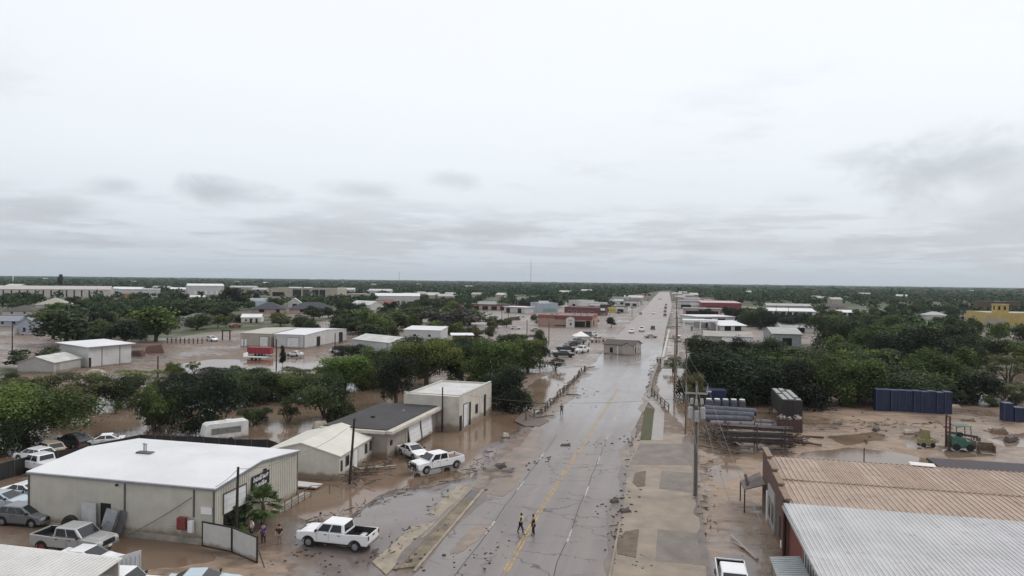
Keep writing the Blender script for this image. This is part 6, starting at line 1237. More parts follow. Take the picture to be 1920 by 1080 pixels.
tag(q.build('timber_debris', MATS['debris_wood']), 'broken wood debris against the front of cream gabled house', 'debris', kind='stuff')
q = MB(); rr = random.Random(18)
for i in range(70):
    x, y = 12 + rr.gauss(0, 2.8), 97.0 + rr.gauss(0, 1.3); a = rr.gauss(0, .45); ln = rr.uniform(.8, 4.2); q.tube((x, y, rr.uniform(.05, .8)), (x + math.cos(a) * ln, y + math.sin(a) * ln, rr.uniform(.05, .9)), rr.uniform(.05, .16), n=6)
for i in range(22): q.box(11.5 + rr.gauss(0, 3), 96 + rr.gauss(0, 2), rr.uniform(.1, .6), rr.uniform(.5, 1.8), rr.uniform(.3, 1.), .06, rr.random() * 3, rr.uniform(-.5, .5), rr.uniform(-.5, .5))
tag(q.build('scrap_heap', M('rust_scrap', (.10, .065, .052), .8, .35, 3)), 'rusty jumble of pipe ends and plates behind the brown beam rack', 'scrap', kind='stuff')
# green forklift
GRN = M('faded_green_paint', (.05, .135, .105), .5, .2, 3, mud=.5)
t = T('forklift', 'green forklift with dark mast standing in muddy yard puddle', 'forklift', (37.0, 98.2), R(4)); MB().ext([(-1.2, .35), (1.1, .35), (1.1, 1.25), (.4, 1.3), (.2, 1.7), (-1.2, 1.75), (-1.35, 1.1)], -.95, .95).build('body', GRN, t, bevel=.08); q = MB()
for y in (-.5, .5): q.box(-1.45, y, 2.2, .18, .16, 4.2)
for z in (.5, 2.2, 4.2): q.box(-1.45, 0, z, .12, 1.1, .14)
q.build('mast', M('mast_maroon', (.10, .045, .04), .7, .25, 3), t); q = MB()
for x in (-.9, 1.0):
    for y in (-.85, .85): q.tube((x, y, 1.3), (x * .85, y * .9, 3.1), .06)
q.box(.05, 0, 3.1, 1.9, 1.7, .07).build('overhead_guard', GRN, t); box('seat', BLACK, t, -.1, 0, 1.95, .6, .6, .5, bevel=.05); MB().box(-2.1, -.35, .25, 1.2, .14, .07).box(-2.1, .35, .25, 1.2, .14, .07).build('fork', FRAMEM, t); MB().box(1.35, 0, .8, .5, 1.7, 1.1).build('counterweight', M('brown_weight', (.13, .09, .07), .7, .2), t, bevel=.08)
for x in (-.8, .8):
    for y in (-.9, .9): MB().lathe([(.2, -.15), (.45, -.15), (.45, .15), (.2, .15)], (x, y, .45), 'Y', 16).build('wheel', RUBBER, t)
t = T('scrap_bucket', 'brown loader bucket lying right of the green forklift', 'bucket', (39.7, 97.4), R(-8)); MB().box(0, 0, .08, 1.7, 1.0, .1).box(0, .5, .6, 1.7, .1, 1.1).box(-.85, 0, .5, .08, 1.0, .9).box(.85, 0, .5, .08, 1.0, .9).build('shell', M('bucket_brown', (.16, .11, .08), .7, .25, 3), t); MB().box(0, .6, .9, .6, .15, .3).build('hinge', FRAMEM, t)
t = T('boom_frame', 'dark red lattice arm lying behind the green forklift', 'frame', (38.0, 102.2), R(-10)); MB().box(.8, 0, 1.2, 3.4, .2, .22, ry=.1).box(.8, .7, 1.0, 3.4, .2, .2, ry=.1).tube((-.8, 0, 0), (-.8, 0, 1.4), .08).tube((2.2, .7, 0), (2.2, .7, 1.), .08).build('arm', MATS['mast_maroon'], t); box('hook_plate', FRAMEM, t, 2.6, .3, .7, .4, .8, .5)
YG = M('faded_yellow_green', (.25, .235, .12), .6, .2, 3, mud=.5)
t = T('compact_loader', 'small yellow-green loader standing left of the green forklift', 'loader', (33.2, 98.6), R(10)); MB().ext([(-.9, .3), (.9, .3), (1.0, .9), (.5, 1.05), (-.9, 1.0)], -.5, .5).build('body', YG, t, bevel=.06); MB().hexa([(-.5, -.45, 1.0), (.35, -.45, 1.0), (.35, .45, 1.0), (-.5, .45, 1.0), (-.6, -.5, 2.3), (.2, -.5, 2.2), (.2, .5, 2.2), (-.6, .5, 2.3)]).build('mast', YG, t); box('seat', BLACK, t, .2, 0, 1.25, .4, .5, .4, bevel=.04)
for x in (-.55, .6):
    for y in (-.5, .5): MB().lathe([(.12, -.1), (.3, -.1), (.3, .1), (.12, .1)], (x, y, .3), 'Y', 12).build('wheel', RUBBER, t)
def lump(px_, by, sx, sy, sz, label, mat, name='scrap_piece', cat='scrap'):
    x, y = P(px_, by); rr = random.Random(int(px_)); t = T(name, label, cat, (x, y), rr.random()); MB().hexa([(-sx, -sy, -.05), (sx, -sy * .8, -.05), (sx * .9, sy, -.05), (-sx * .8, sy, -.05), (-sx * .7, -sy * .6, sz * .8), (sx * .6, -sy * .5, sz), (sx * .7, sy * .6, sz * .9), (-sx * .5, sy * .7, sz)]).build('shell', mat, t, bevel=.06); MB().tube((-sx * .5, 0, sz * .5), (sx * .8, sy * .4, sz * 1.1), .07).build('bar', FRAMEM, t)
DK = M('wet_dark_scrap', (.06, .045, .04), .6, .3, 3); LT = M('pale_scrap2', (.40, .35, .29), .7, .2, 3)
for a in ((1643, 806, .8, .4, .35, 'dark scrap lump on dirt below row of blue bins', DK), (1702, 811, .8, .5, .45, 'pale boulder-like scrap left of small yellow-green loader', LT), (1896, 826, 1.4, .5, .6, 'dark machine part in puddle at right edge of yard', DK), (1872, 812, 1.3, .6, .7, 'brown crate behind machine part at yard right edge', MATS['bucket_brown']), (1588, 760, .7, .4, .3, 'pale tarp bundle at tree edge left of blue bins', LT), (1612, 757, 1., .5, .7, 'grey brown tarp heap close to blue bins row', MATS['debris_wood']), (1790, 764, 1., .5, .5, 'pale tarp heap just right of blue bins row', LT), (1745, 794, .3, .3, .3, 'small dark stone on open dirt of yard', DK), (1570, 796, .9, .4, .25, 'dark plank pile left on yard dirt by puddle', DK), (1815, 790, 1.2, .5, .4, 'grey mud heap below the tarp and right of forklift', MATS['mud_bank']), (940, 893, 1.5, .8, .3, 'largest torn asphalt slab on the road left lane', MATS['silted_asphalt']), (920, 880, .9, .6, .3, 'torn asphalt slab left of largest slab', MATS['silted_asphalt']), (938, 876, .8, .6, .4, 'upturned asphalt slab behind the largest slab', DK), (952, 884, .9, .5, .3, 'flat asphalt slab right behind largest slab', MATS['silted_asphalt']), (600, 800, 1.2, .6, .8, 'white tangled wreck in brown water behind cream gabled house', LT), (484, 834, .8, .5, .3, 'dark tyre-like lump in water behind workshop roof', DK), (620, 786, 1., .3, .2, 'dark drift lump in brown water beyond dark garage', DK), (1172, 960, .6, .5, .3, 'dark asphalt lump by right kerb near planting island', DK), (1152, 942, .5, .4, .3, 'small asphalt lump on right lane near kerb', DK), (1060, 836, .8, .4, .25, 'dark lump on centre line beyond slabs', DK), (948, 818, .5, .4, .5, 'pale stump in shallow water near left road edge', LT), (255, 668, 2.4, 1.0, 1.6, 'reddish scrap pile right of tall white shed', MATS['rust_brown']), (290, 662, 2.6, 1.0, 2.4, 'stacked reddish racks right of tall white shed', M('reddish_rack', (.14, .075, .06), .8, .2, 2)), (1000, 632, 3., 1.0, 1.0, 'low dark planter wall on lot below restaurant', DK), (964, 600, 4., 1., 1.8, 'dark hedge-like block on the lot by strip store', DK), (180, 703, 2., 1., 1.2, 'white boat-like hull on bank below grey gabled shed', LT), (120, 706, 1.6, .8, 1., 'dark hull beside white boat-like one at far left bank', DK)):
    lump(*a)
ROCKM = M('asphalt_rubble', (.045, .038, .036), .75, .3, 4)
q = MB(); rr = random.Random(31)
def rub(px_, py_, sx, sy, n, smin, smax, along=0):
    for i in range(n):
        a = rr.gauss(0, 1); x, y = P(px_ + sx * a, py_ + rr.gauss(0, sy) + along * a * sx); s = rr.uniform(smin, smax)
        q.hexa([(x + s * dx * rr.uniform(.7, 1.2), y + s * dy * rr.uniform(.7, 1.2), z) for z, k in ((.0, 1), (.03 + s * .5, .7)) for dx, dy in ((-k, -k), (k, -k), (k, k), (-k, k))])
for a in ((1020, 862, 22, 4, 26, .05, .16, -.35), (1186, 825, 12, 5, 20, .06, .2), (1176, 935, 10, 12, 16, .06, .22), (1140, 950, 12, 10, 12, .05, .14), (925, 1030, 22, 16, 20, .04, .12), (880, 1045, 18, 18, 14, .04, .11), (1110, 835, 40, 6, 24, .03, .11), (560, 1040, 30, 10, 20, .05, .16), (735, 1015, 20, 16, 18, .04, .12), (640, 1055, 60, 10, 14, .04, .1), (1190, 1045, 20, 18, 18, .04, .12), (1160, 1000, 6, 14, 22, .06, .16), (1380, 960, 30, 40, 40, .03, .12), (700, 975, 50, 10, 16, .03, .09), (1600, 800, 120, 16, 50, .06, .2), (1090, 745, 30, 14, 26, .05, .2), (1222, 705, 3, 20, 26, .08, .26), (780, 1050, 20, 12, 26, .05, .16), (820, 990, 14, 14, 16, .04, .12), (1000, 965, 110, 60, 30, .02, .06)): rub(*a)
tag(q.build('rubble', ROCKM), 'scattered dark asphalt rubble and mud clods over road and lots', 'rubble', kind='stuff')
t = T('far_fence', 'rusty fence of short posts along rutted lane by white parked car', 'fence', P(345, 645)); 
for i in range(9): MB().box(i * 1.4 - 6, .2 * i, .9, .25, .2, 1.8).build('post', MATS['rust_brown'], t)
MB().box(0, .8, 1.2, 12, .1, .12, rz=.14).build('rail', MATS['rust_brown'], t)
t = T('wood_arch', 'small dark wooden gateway left of the tan metal shop', 'gateway', P(424, 638)); MB().box(-1.4, 0, 1.6, .3, .3, 3.2).build('post', DARKPOLE, t); MB().box(1.4, 0, 1.6, .3, .3, 3.2).build('post', DARKPOLE, t); MB().box(0, 0, 3.2, 3.6, .3, .3).build('beam', DARKPOLE, t)

# drift lines of twigs and trash the flood left behind
q = MB(); rr = random.Random(63)
def drift(pts, n, spread, ln):
    P_ = WP(*pts); 
    for i in range(n):
        u_ = rr.random() * (len(P_) - 1); j = int(u_); a, b = P_[j], P_[j + 1]; x, y = a[0] + (b[0] - a[0]) * (u_ - j) + rr.gauss(0, spread), a[1] + (b[1] - a[1]) * (u_ - j) + rr.gauss(0, spread); th = rr.gauss(math.atan2(b[1] - a[1], b[0] - a[0]), .6); L_ = rr.uniform(.3, 1.) * ln
        q.tube((x, y, .05), (x + math.cos(th) * L_, y + math.sin(th) * L_, .06 + rr.random() * .12), rr.uniform(.015, .05), n=4)
drift([(985, 800), (905, 860), (880, 890)], 70, .5, 1.2); drift([(1215, 745), (1226, 700), (1236, 684)], 90, .25, 1.6); drift([(1190, 820), (1170, 880), (1152, 960), (1148, 1040)], 30, .25, .8); drift([(990, 790), (1040, 752), (1100, 692)], 120, .35, 1.6); drift([(560, 985), (650, 962), (760, 920), (860, 880)], 70, .5, 1.); drift([(1330, 860), (1320, 920), (1335, 990)], 70, .6, .8); drift([(1340, 850), (1420, 846), (1480, 850)], 90, .6, 1.6); drift([(1500, 800), (1640, 795), (1800, 800)], 90, 1.6, 1.2); drift([(690, 1060), (780, 985), (850, 915)], 60, .4, .6); drift([(620, 900), (700, 880), (760, 862)], 60, .5, 1.4); drift([(130, 850), (330, 815), (450, 835)], 60, 1., 1.6)
tag(q.build('drift_debris', M('drift_twigs', (.085, .066, .052), .85, .3, 4)), 'drift lines of twigs and trash along road edges and puddles', 'debris', kind='stuff')
for i, (px_, by, pm, kd, lb) in enumerate(((1090, 596, PW, 'suv', 'white car in front of dark red store'), (1120, 603, PG, 'sedan', 'grey car at right corner of red restaurant'), (1172, 583, PW, 'pickup', 'white pickup on lot beyond yellow sign'), (1160, 588, PB, 'suv', 'dark car on lot just beyond yellow sign'), (1188, 578, PS, 'sedan', 'silver car by kerb below low white store'), (1282, 600, PB, 'suv', 'dark car parked by right kerb at low brown-fronted market'), (1300, 596, PW, 'suv', 'white car at door of low brown-fronted market'), (1290, 585, PR, 'sedan', 'red car before purplish roofed market'), (1330, 596, PS, 'suv', 'silver car behind fuel canopy end'), (1030, 598, PW, 'suv', 'white car behind left end of red restaurant'), (1195, 565, PW, 'van', 'white van at left road edge far up the road'), (1215, 563, PB, 'suv', 'tiny dark car far up the road, left lane'), (1238, 562, PW, 'suv', 'tiny white car far up the road, right lane'), (1272, 640, PW, 'van', 'white van on right footway by tall dark pole'))):
    x, y = P(px_, by); car(kd, 'parked_car', lb, (x, y, .02), R((0, 90, 12, 85, 4)[i % 5]), pm, detail=1)
cable('service cable crossing the road to the stucco shop', [(3.0, 69.4, 9.8), (-27.8, 92., 4.9)], .9, .014); cable('low communication cable along the right pole line', [(3.1, 69.4, 7.)] + [(x - .2, y, 7.2) for x, y, z in RP[:6]], .6, .02)
# ------------------------------------------------------------------ trees one can tell apart
G1 = 'creek trees left of the road'
for a in ((50, 835, 205, 700, 'broad', 'green', 'broad green tree at left edge over sheeted yard fence'), (120, 800, 110, 722, 'scrub', 'olive', 'thin leaning tree right of broad green edge tree'), (8, 850, 110, 745, 'bushy', 'dark', 'dark bushy tree cut by left picture border'),
          (95, 760, 110, 695, 'scrub', 'olive', 'pale scrubby tree below the grey gabled shed'), (165, 762, 130, 697, 'scrub', 'olive', 'wide olive scrub below tall white shed'), (225, 760, 95, 690, 'bushy', 'dark', 'dark bushy tree left of bright green islet tree'), (292, 806, 92, 714, 'bushy', 'green', 'mid green tree on mud islet in brown water'),
          (385, 806, 135, 688, 'bushy', 'deep', 'tallest near-black tree right of mud islet tree'), (440, 762, 105, 690, 'bushy', 'dark', 'dark tree right behind tallest near-black tree'), (335, 758, 90, 694, 'bushy', 'deep', 'near-black tree behind mud islet tree'), (505, 742, 120, 686, 'bushy', 'dark', 'dark spreading tree left of bright green dome'), (575, 748, 100, 688, 'bushy', 'green', 'green tree leaning against left side of bright green dome'),
          (478, 792, 58, 757, 'bushy', 'dark', 'low dark bush alone in brown water right of black tree'), (540, 792, 62, 744, 'scrub', 'dark', 'sparse bush in brown water left of dark garage trees'), (610, 786, 115, 692, 'bushy', 'dark', 'dark big tree standing in water behind dark garage'), (645, 728, 125, 664, 'round', 'bright', 'bright green domed tree in the creek row'),
          (742, 760, 100, 664, 'round', 'deep', 'round near-black tree behind dark felt roof'), (690, 725, 80, 672, 'bushy', 'green', 'small green tree between bright dome and round black tree'), (800, 728, 130, 622, 'broad', 'green', 'big spreading green tree behind stucco shop'), (865, 722, 115, 640, 'round', 'dark', 'dark tree right of big spreading one behind stucco shop'), (925, 742, 120, 632, 'round', 'green', 'tall lush green tree near left bridge railing'),
          (948, 766, 95, 672, 'bushy', 'deep', 'black dense tree hugging the stucco shop corner'), (990, 700, 80, 632, 'round', 'green', 'green tree at creek mouth by left railing'), (1012, 690, 40, 620, 'tall', 'dark', 'slim dark tree beside black pickups'), (770, 700, 110, 628, 'round', 'dark', 'dark crown above round black tree'), (702, 700, 80, 645, 'bushy', 'green', 'green crown below storage shed wall'), (655, 668, 56, 640, 'bushy', 'deep', 'small black tree at left of storage shed'),
          (1040, 692, 46, 671, 'scrub', 'dark', 'low straggly shrub at far left creek bank by railing'), (530, 692, 14, 648, 'tall', 'deep', 'slim dark columnar tree beside black pole'), (975, 768, 50, 735, 'scrub', 'dark', 'small straggly bush in water right of black dense tree'), (885, 690, 90, 632, 'round', 'dark', 'dark crown between two lush trees behind stucco shop'), (845, 668, 90, 628, 'bushy', 'green', 'green crown below the small white awning shop'), (960, 690, 80, 640, 'bushy', 'dark', 'dark crown left of slim tree by black pickups'), (560, 715, 80, 686, 'scrub', 'olive', 'olive scrub below dark columnar tree'), (255, 722, 110, 694, 'scrub', 'yellow', 'pale yellowish scrub left of pale puddle'), (40, 745, 90, 705, 'scrub', 'olive', 'olive scrub above broad green edge tree'),
          (470, 716, 90, 684, 'bushy', 'dark', 'dark low bush below red trailer'), (400, 712, 100, 688, 'bushy', 'deep', 'black low tree before pale puddle'), (620, 706, 70, 680, 'bushy', 'green', 'green low tree left behind bright dome')):
    sm = a[0] in (478, 540, 1040, 975, 560, 255, 40, 165); ptree(*a, name='shrub' if sm else 'tree', group=G1)
G2 = 'trees beyond the storage yard'
for a in ((1375, 752, 165, 636, 'bushy', 'deep', 'massive black tree behind deep blue container'), (1312, 745, 80, 650, 'bushy', 'deep', 'black tree at right creek edge by slim pole'), (1312, 675, 70, 624, 'bushy', 'dark', 'dark tree under fuel canopy corner'), (1470, 758, 145, 656, 'bushy', 'deep', 'black tree behind white chequered stack'), (1545, 760, 125, 662, 'round', 'green', 'mid green tree right of chequered stack'), (1425, 745, 80, 668, 'bushy', 'green', 'green tree between two black trees behind container'),
          (1610, 758, 125, 668, 'round', 'green', 'green tree left behind blue bins row'), (1685, 755, 140, 676, 'bushy', 'dark', 'dark tree rising over blue bins row'), (1745, 745, 130, 650, 'round', 'green', 'tall green tree behind right end of blue bins'), (1822, 752, 120, 690, 'bushy', 'deep', 'black tree right of blue bins row'), (1890, 716, 95, 662, 'scrub', 'olive', 'open olive tree with visible limbs at right edge'), (1900, 760, 90, 716, 'scrub', 'olive', 'low olive scrub behind lone blue bins'),
          (1640, 676, 115, 606, 'round', 'green', 'green domed tree above and left of grey house'), (1715, 690, 125, 604, 'bushy', 'deep', 'big black domed tree below grey house'), (1795, 680, 105, 622, 'bushy', 'dark', 'dark tree below pink annex'), (1870, 672, 90, 628, 'bushy', 'dark', 'dark tree below the yellow hall'), (1565, 655, 95, 578, 'bushy', 'dark', 'dark tree right of grey roofed stores'), (1500, 622, 74, 586, 'bushy', 'deep', 'black round tree before white roofed row'), (1416, 612, 66, 570, 'bushy', 'dark', 'dark round tree right of red market'), (1448, 618, 58, 576, 'bushy', 'deep', 'black round tree below left end of white roofed row'),
          (1392, 690, 70, 628, 'bushy', 'deep', 'black tree covering right half of tan roofed store'), (1440, 690, 90, 622, 'bushy', 'dark', 'dark tree between tan and grey roofed stores'), (1525, 700, 100, 640, 'bushy', 'dark', 'dark tree below second grey roofed store'), (1302, 772, 54, 694, 'scrub', 'olive', 'vine covered shrub behind transformer pole'), (1262, 694, 40, 668, 'scrub', 'olive', 'rough grass shrub at creek railing end'), (1600, 640, 90, 590, 'bushy', 'deep', 'black tree at right end of white rows'), (1660, 636, 80, 585, 'bushy', 'dark', 'dark tree left of grey house'), (1335, 700, 90, 645, 'bushy', 'deep', 'black tree above blue-grey pipes'), (1770, 712, 90, 665, 'round', 'green', 'green crown above right end of blue bins'), (1500, 720, 90, 668, 'round', 'green', 'green crown above chequered stack'), (1590, 705, 100, 640, 'round', 'green', 'green crown above green trees left of bins')):
    ptree(*a, name='shrub' if a[0] in (1302, 1262, 1900) else 'tree', group=G2)
G3 = 'trees among the left-hand houses'
for a in ((122, 648, 120, 582, 'round', 'dark', 'big dark tree behind tall white shed roof'), (172, 648, 70, 600, 'bushy', 'dark', 'dark bushy tree right above tall white shed'), (205, 592, 48, 560, 'broad', 'bare', 'bare purple-grey branching tree below long storage row'), (235, 650, 80, 598, 'round', 'deep', 'black tree right of tall white shed'), (292, 640, 105, 570, 'round', 'green', 'large mid green tree left of grey hip porch house'), (345, 602, 80, 560, 'round', 'dark', 'dark tree behind grey hip porch house'), (272, 570, 18, 550, 'round', 'deep', 'small dark lollipop tree at orange shutter'), (312, 560, 50, 546, 'round', 'deep', 'dark oval tree between two white depots'), (441, 578, 60, 538, 'round', 'deep', 'tall black tree before white depot with doors'), (400, 592, 70, 566, 'round', 'dark', 'dark tree left of small cream shop'), (409, 615, 26, 588, 'tall', 'yellow', 'yellow-green young tree by rutted lane'), (424, 616, 22, 594, 'tall', 'green', 'green young tree beside yellow-green one'), (440, 604, 40, 586, 'bushy', 'dark', 'dark bush beside the small cream shop'), (526, 612, 46, 584, 'round', 'olive', 'olive tree before tan metal shop ridge'), (518, 578, 40, 558, 'round', 'dark', 'dark tree left of cream barn gable'), (46, 566, 52, 546, 'round', 'dark', 'dark tree before left part of storage row'), (6, 572, 40, 550, 'round', 'deep', 'black tree at left edge before storage row'), (90, 612, 70, 578, 'round', 'green', 'green tree behind bluish cottage'), (588, 600, 40, 570, 'broad', 'dark', 'dark open tree on grass before hip roof house'), (660, 588, 44, 566, 'round', 'deep', 'black tree left of low white house'), (680, 618, 100, 580, 'round', 'green', 'large green tree right of white metal shop'), (734, 620, 84, 582, 'round', 'dark', 'dark tree below cream tall house'), (640, 620, 60, 592, 'round', 'dark', 'dark tree behind right end of white metal shop'), (790, 606, 90, 572, 'round', 'dark', 'dark tree left of greyish bare tree'), (845, 622, 110, 574, 'broad', 'bare', 'greyish bare crowned tree above awning shop'), (880, 610, 90, 575, 'round', 'dark', 'dark tree right of greyish bare tree'), (920, 622, 60, 594, 'scrub', 'olive', 'olive brush at edge of long lot'), (1125, 612, 1, 600, 'round', 'dark', ''), (1146, 614, 22, 594, 'round', 'deep', 'small dark round tree right of red restaurant'), (112, 545, 12, 513, 'round', 'deep', 'lone tall dark tree breaking the left horizon'), (370, 618, 70, 586, 'round', 'dark', 'dark tree right of grey hip porch house'), (60, 690, 90, 650, 'scrub', 'dark', 'dark hedge-like brush on red dirt field'), (700, 640, 70, 606, 'round', 'dark', 'dark tree behind storage shed roof'), (960, 652, 70, 622, 'bushy', 'dark', 'dark brush behind slim tree by lot')):
    if a[6]: ptree(*a, near=False, group=G3)
# rows of trees farther off: surveyed zone by zone, counted from a landmark
def in_view_of_building(x, y, reach=42.):
    d = math.hypot(x, y); ux, uy = x / d, y / d
    for fp in FOOT:
        xs_, ys_ = [p[0] for p in fp], [p[1] for p in fp]
        for k in range(0, 9):
            qx, qy = x + ux * reach * k / 8, y + uy * reach * k / 8
            if min(xs_) - 4 < qx < max(xs_) + 4 and min(ys_) - 4 < qy < max(ys_) + 4:
                if float(sdist(np.array([qx]), np.array([qy]), fp)[0]) < 3: return True
    return False
ORD = ('nearest', 'second', 'third', 'fourth', 'fifth', 'sixth', 'seventh', 'eighth', 'ninth', 'tenth', 'eleventh', 'twelfth', 'thirteenth', 'fourteenth', 'fifteenth', 'sixteenth', 'seventeenth', 'eighteenth')
def zone(x0, x1, y0, y1, n, anchor, landmark, tones=('dark', 'green', 'deep'), h=(6, 9.5), seed=0, reach=42., name='tree', near=False, gap=36):
    rr = random.Random(seed); got = []
    for _ in range(n * 40):
        if len(got) >= n: break
        px_, by = rr.uniform(x0, x1), rr.uniform(y0, y1); x, y = P(px_, by); a, b = roadx(y)
        if a - 10 < x < b + 10 or in_view_of_building(x, y, reach): continue
        if any((x - q[0]) ** 2 + (y - q[1]) ** 2 < gap for q in got) or any((x - q[0]) ** 2 + (y - q[1]) ** 2 < (q[2] * (1 if name == 'tree' else .55) + (1.5 if name == 'tree' else 0)) ** 2 for q in TREES): continue
        got.append((x, y))
    ax, ay = P(*anchor); got.sort(key=lambda q: (q[0] - ax) ** 2 + (q[1] - ay) ** 2)
    for i, (x, y) in enumerate(got):
        tn = rr.choice(tones); hh_ = rr.uniform(*h); ww = hh_ * rr.uniform(.95, 1.35); sz = 'tall' if hh_ > sum(h) / 2 else 'low'
        wd = {'dark': 'dark', 'green': 'green', 'deep': 'blackish', 'olive': 'olive', 'bare': 'greyish', 'bright': 'bright green'}[tn]
        what = 'tree' if name == 'tree' else 'brush clump'
        tree(x, y, ww, hh_, rr.choice(('round', 'bushy', 'bushy', 'broad') if name == 'tree' else ('bushy', 'scrub')), tn, '%s %s %s, %s%s %s' % (sz, wd, what, ORD[i], ' to' if i == 0 else ' closest to', landmark), ('tree rows by ' if name == 'tree' else 'brush by ') + landmark, near, name)
zone(80, 330, 592, 645, 18, (60, 615), 'bluish gabled cottage', seed=1, h=(5.5, 8.5), reach=12.); zone(0, 300, 566, 592, 18, (0, 580), 'brown hip roofed far left house', seed=2, h=(5, 8), reach=16.); zone(280, 470, 562, 600, 16, (470, 595), 'small cream lane shop', seed=3, h=(5, 8), reach=14.)
zone(640, 860, 588, 634, 18, (860, 610), 'greyish bare crowned tree', seed=5, h=(6, 9), reach=14.); zone(640, 900, 566, 592, 16, (640, 580), 'low white house right of school', seed=6, h=(6, 9)); zone(240, 660, 556, 572, 16, (570, 570), 'beige school', seed=7, h=(6, 9)); zone(860, 1000, 590, 640, 7, (1000, 620), 'planter wall below restaurant', ('olive', 'dark'), seed=8, h=(3.5, 6))
zone(1300, 1420, 600, 690, 8, (1320, 640), 'tan roofed store', ('deep', 'dark'), seed=9, h=(6, 9)); zone(1420, 1640, 596, 640, 14, (1500, 625), 'second grey roofed store', seed=10, h=(6, 9)); zone(1620, 1930, 590, 640, 16, (1760, 600), 'grey house left of yellow hall', seed=11, h=(6, 9)); zone(1560, 1930, 640, 720, 16, (1720, 690), 'big black domed tree', ('green', 'dark', 'deep', 'green'), seed=12, h=(6, 9)); zone(1400, 1700, 690, 742, 10, (1470, 740), 'white chequered stack', ('green', 'dark', 'deep'), seed=13, h=(6, 8.5))
zone(1640, 1940, 570, 592, 12, (1850, 580), 'brown block behind bell tower', seed=14, h=(6, 9)); zone(1270, 1420, 562, 600, 8, (1300, 580), 'purplish roofed market', ('deep', 'dark'), seed=15, h=(5, 8)); zone(740, 1000, 575, 590, 8, (930, 580), 'long white box trailer', seed=18, h=(6, 9)); zone(1000, 1190, 556, 572, 9, (1100, 566), 'longer cream block', seed=19, h=(7, 10))
zone(560, 705, 588, 626, 10, (640, 640), 'right end of white metal shop', seed=41, h=(5, 8), reach=4.); zone(640, 765, 606, 642, 8, (731, 673), 'storage shed corner', ('green', 'dark'), seed=42, h=(5, 8), reach=6.)
br = dict(name='shrub', near=True, gap=7, h=(1.4, 3.2))
zone(0, 260, 722, 775, 14, (225, 760), 'dark bushy tree by mud islet', ('olive', 'green', 'dark', 'olive'), seed=31, reach=3., **br); zone(300, 700, 700, 735, 18, (645, 728), 'bright green domed tree', ('olive', 'green', 'dark', 'green'), seed=32, reach=3., **br); zone(700, 1000, 690, 735, 14, (948, 766), 'black dense tree at stucco shop', ('green', 'dark'), seed=33, reach=3., **br); zone(1320, 1640, 745, 765, 12, (1375, 752), 'massive black container tree', ('green', 'dark', 'olive'), seed=34, reach=3., **br); zone(1640, 1930, 745, 765, 14, (1745, 745), 'tall green tree behind blue bins', ('green', 'dark', 'olive'), seed=35, reach=3., **br)
# fan palms by the workshop door
def palm(x, y, h, label, n=26, spread=1.5, tone=(.06, .09, .035), seed=0, bushy=False):
    rr = random.Random(seed); t = T('fan_palm' if not bushy else 'shrub', label, 'palm' if not bushy else 'shrub', (x, y))
    MB().tube((0, 0, -.1), (.05, .05, h * .55), .2 if not bushy else .05, .16 if not bushy else .03, 8).build('trunk', BARK, t); v, f, tn = [], [], []
    for i in range(n):
        a = rr.random() * 6.28; el = rr.uniform(-.45, 1.35); d = Vector((math.cos(a) * math.cos(el), math.sin(a) * math.cos(el), math.sin(el))); b0 = Vector((0, 0, h * rr.uniform(.45, .65))); ln = spread * rr.uniform(.5, .75); c = b0 + d * ln
        sd_ = d.cross(Vector((0, 0, 1))).normalized(); upv = sd_.cross(d)
        k = len(v); v += [b0 + sd_ * .02, b0 - sd_ * .02, c - sd_ * .02, c + sd_ * .02]; f.append((k, k + 1, k + 2, k + 3)); tn.append(.3)
        for j in range(9):
            w = (j - 4) / 4 * 1.25; dj = (d * math.cos(w) + sd_ * math.sin(w)).normalized(); e = c + dj * spread * .5 * (1 - .25 * abs(j - 4) / 4) - Vector((0, 0, .18)) * rr.random(); pr_ = dj.cross(upv).normalized() * .085
            k = len(v); v += [c, c + dj * spread * .25 + pr_, e, c + dj * spread * .25 - pr_]; f.append((k, k + 1, k + 2, k + 3)); tn.append(rr.uniform(.2, .9))
    me = fast_mesh('fronds', np.array([tuple(q) for q in v]), np.array(f), FOL, tn); o = bpy.data.objects.new('fronds', me); COL.objects.link(o); o.parent = t; o.color = (*tone, 1)
x, y = P(492, 984); palm(x, y, 3.1, 'shaggy fan palm in front of the workshop facade', 60, 1.7, (.085, .12, .045), seed=3)
x, y = P(432, 1000); palm(x, y, 1.7, 'leafy green shrub behind the yard gate', 40, 1.5, (.08, .12, .04), seed=5, bushy=True); x, y = P(405, 1004); palm(x, y, 1.5, 'leafy dark shrub left behind the yard gate', 24, 1.3, (.045, .065, .03), seed=6, bushy=True)
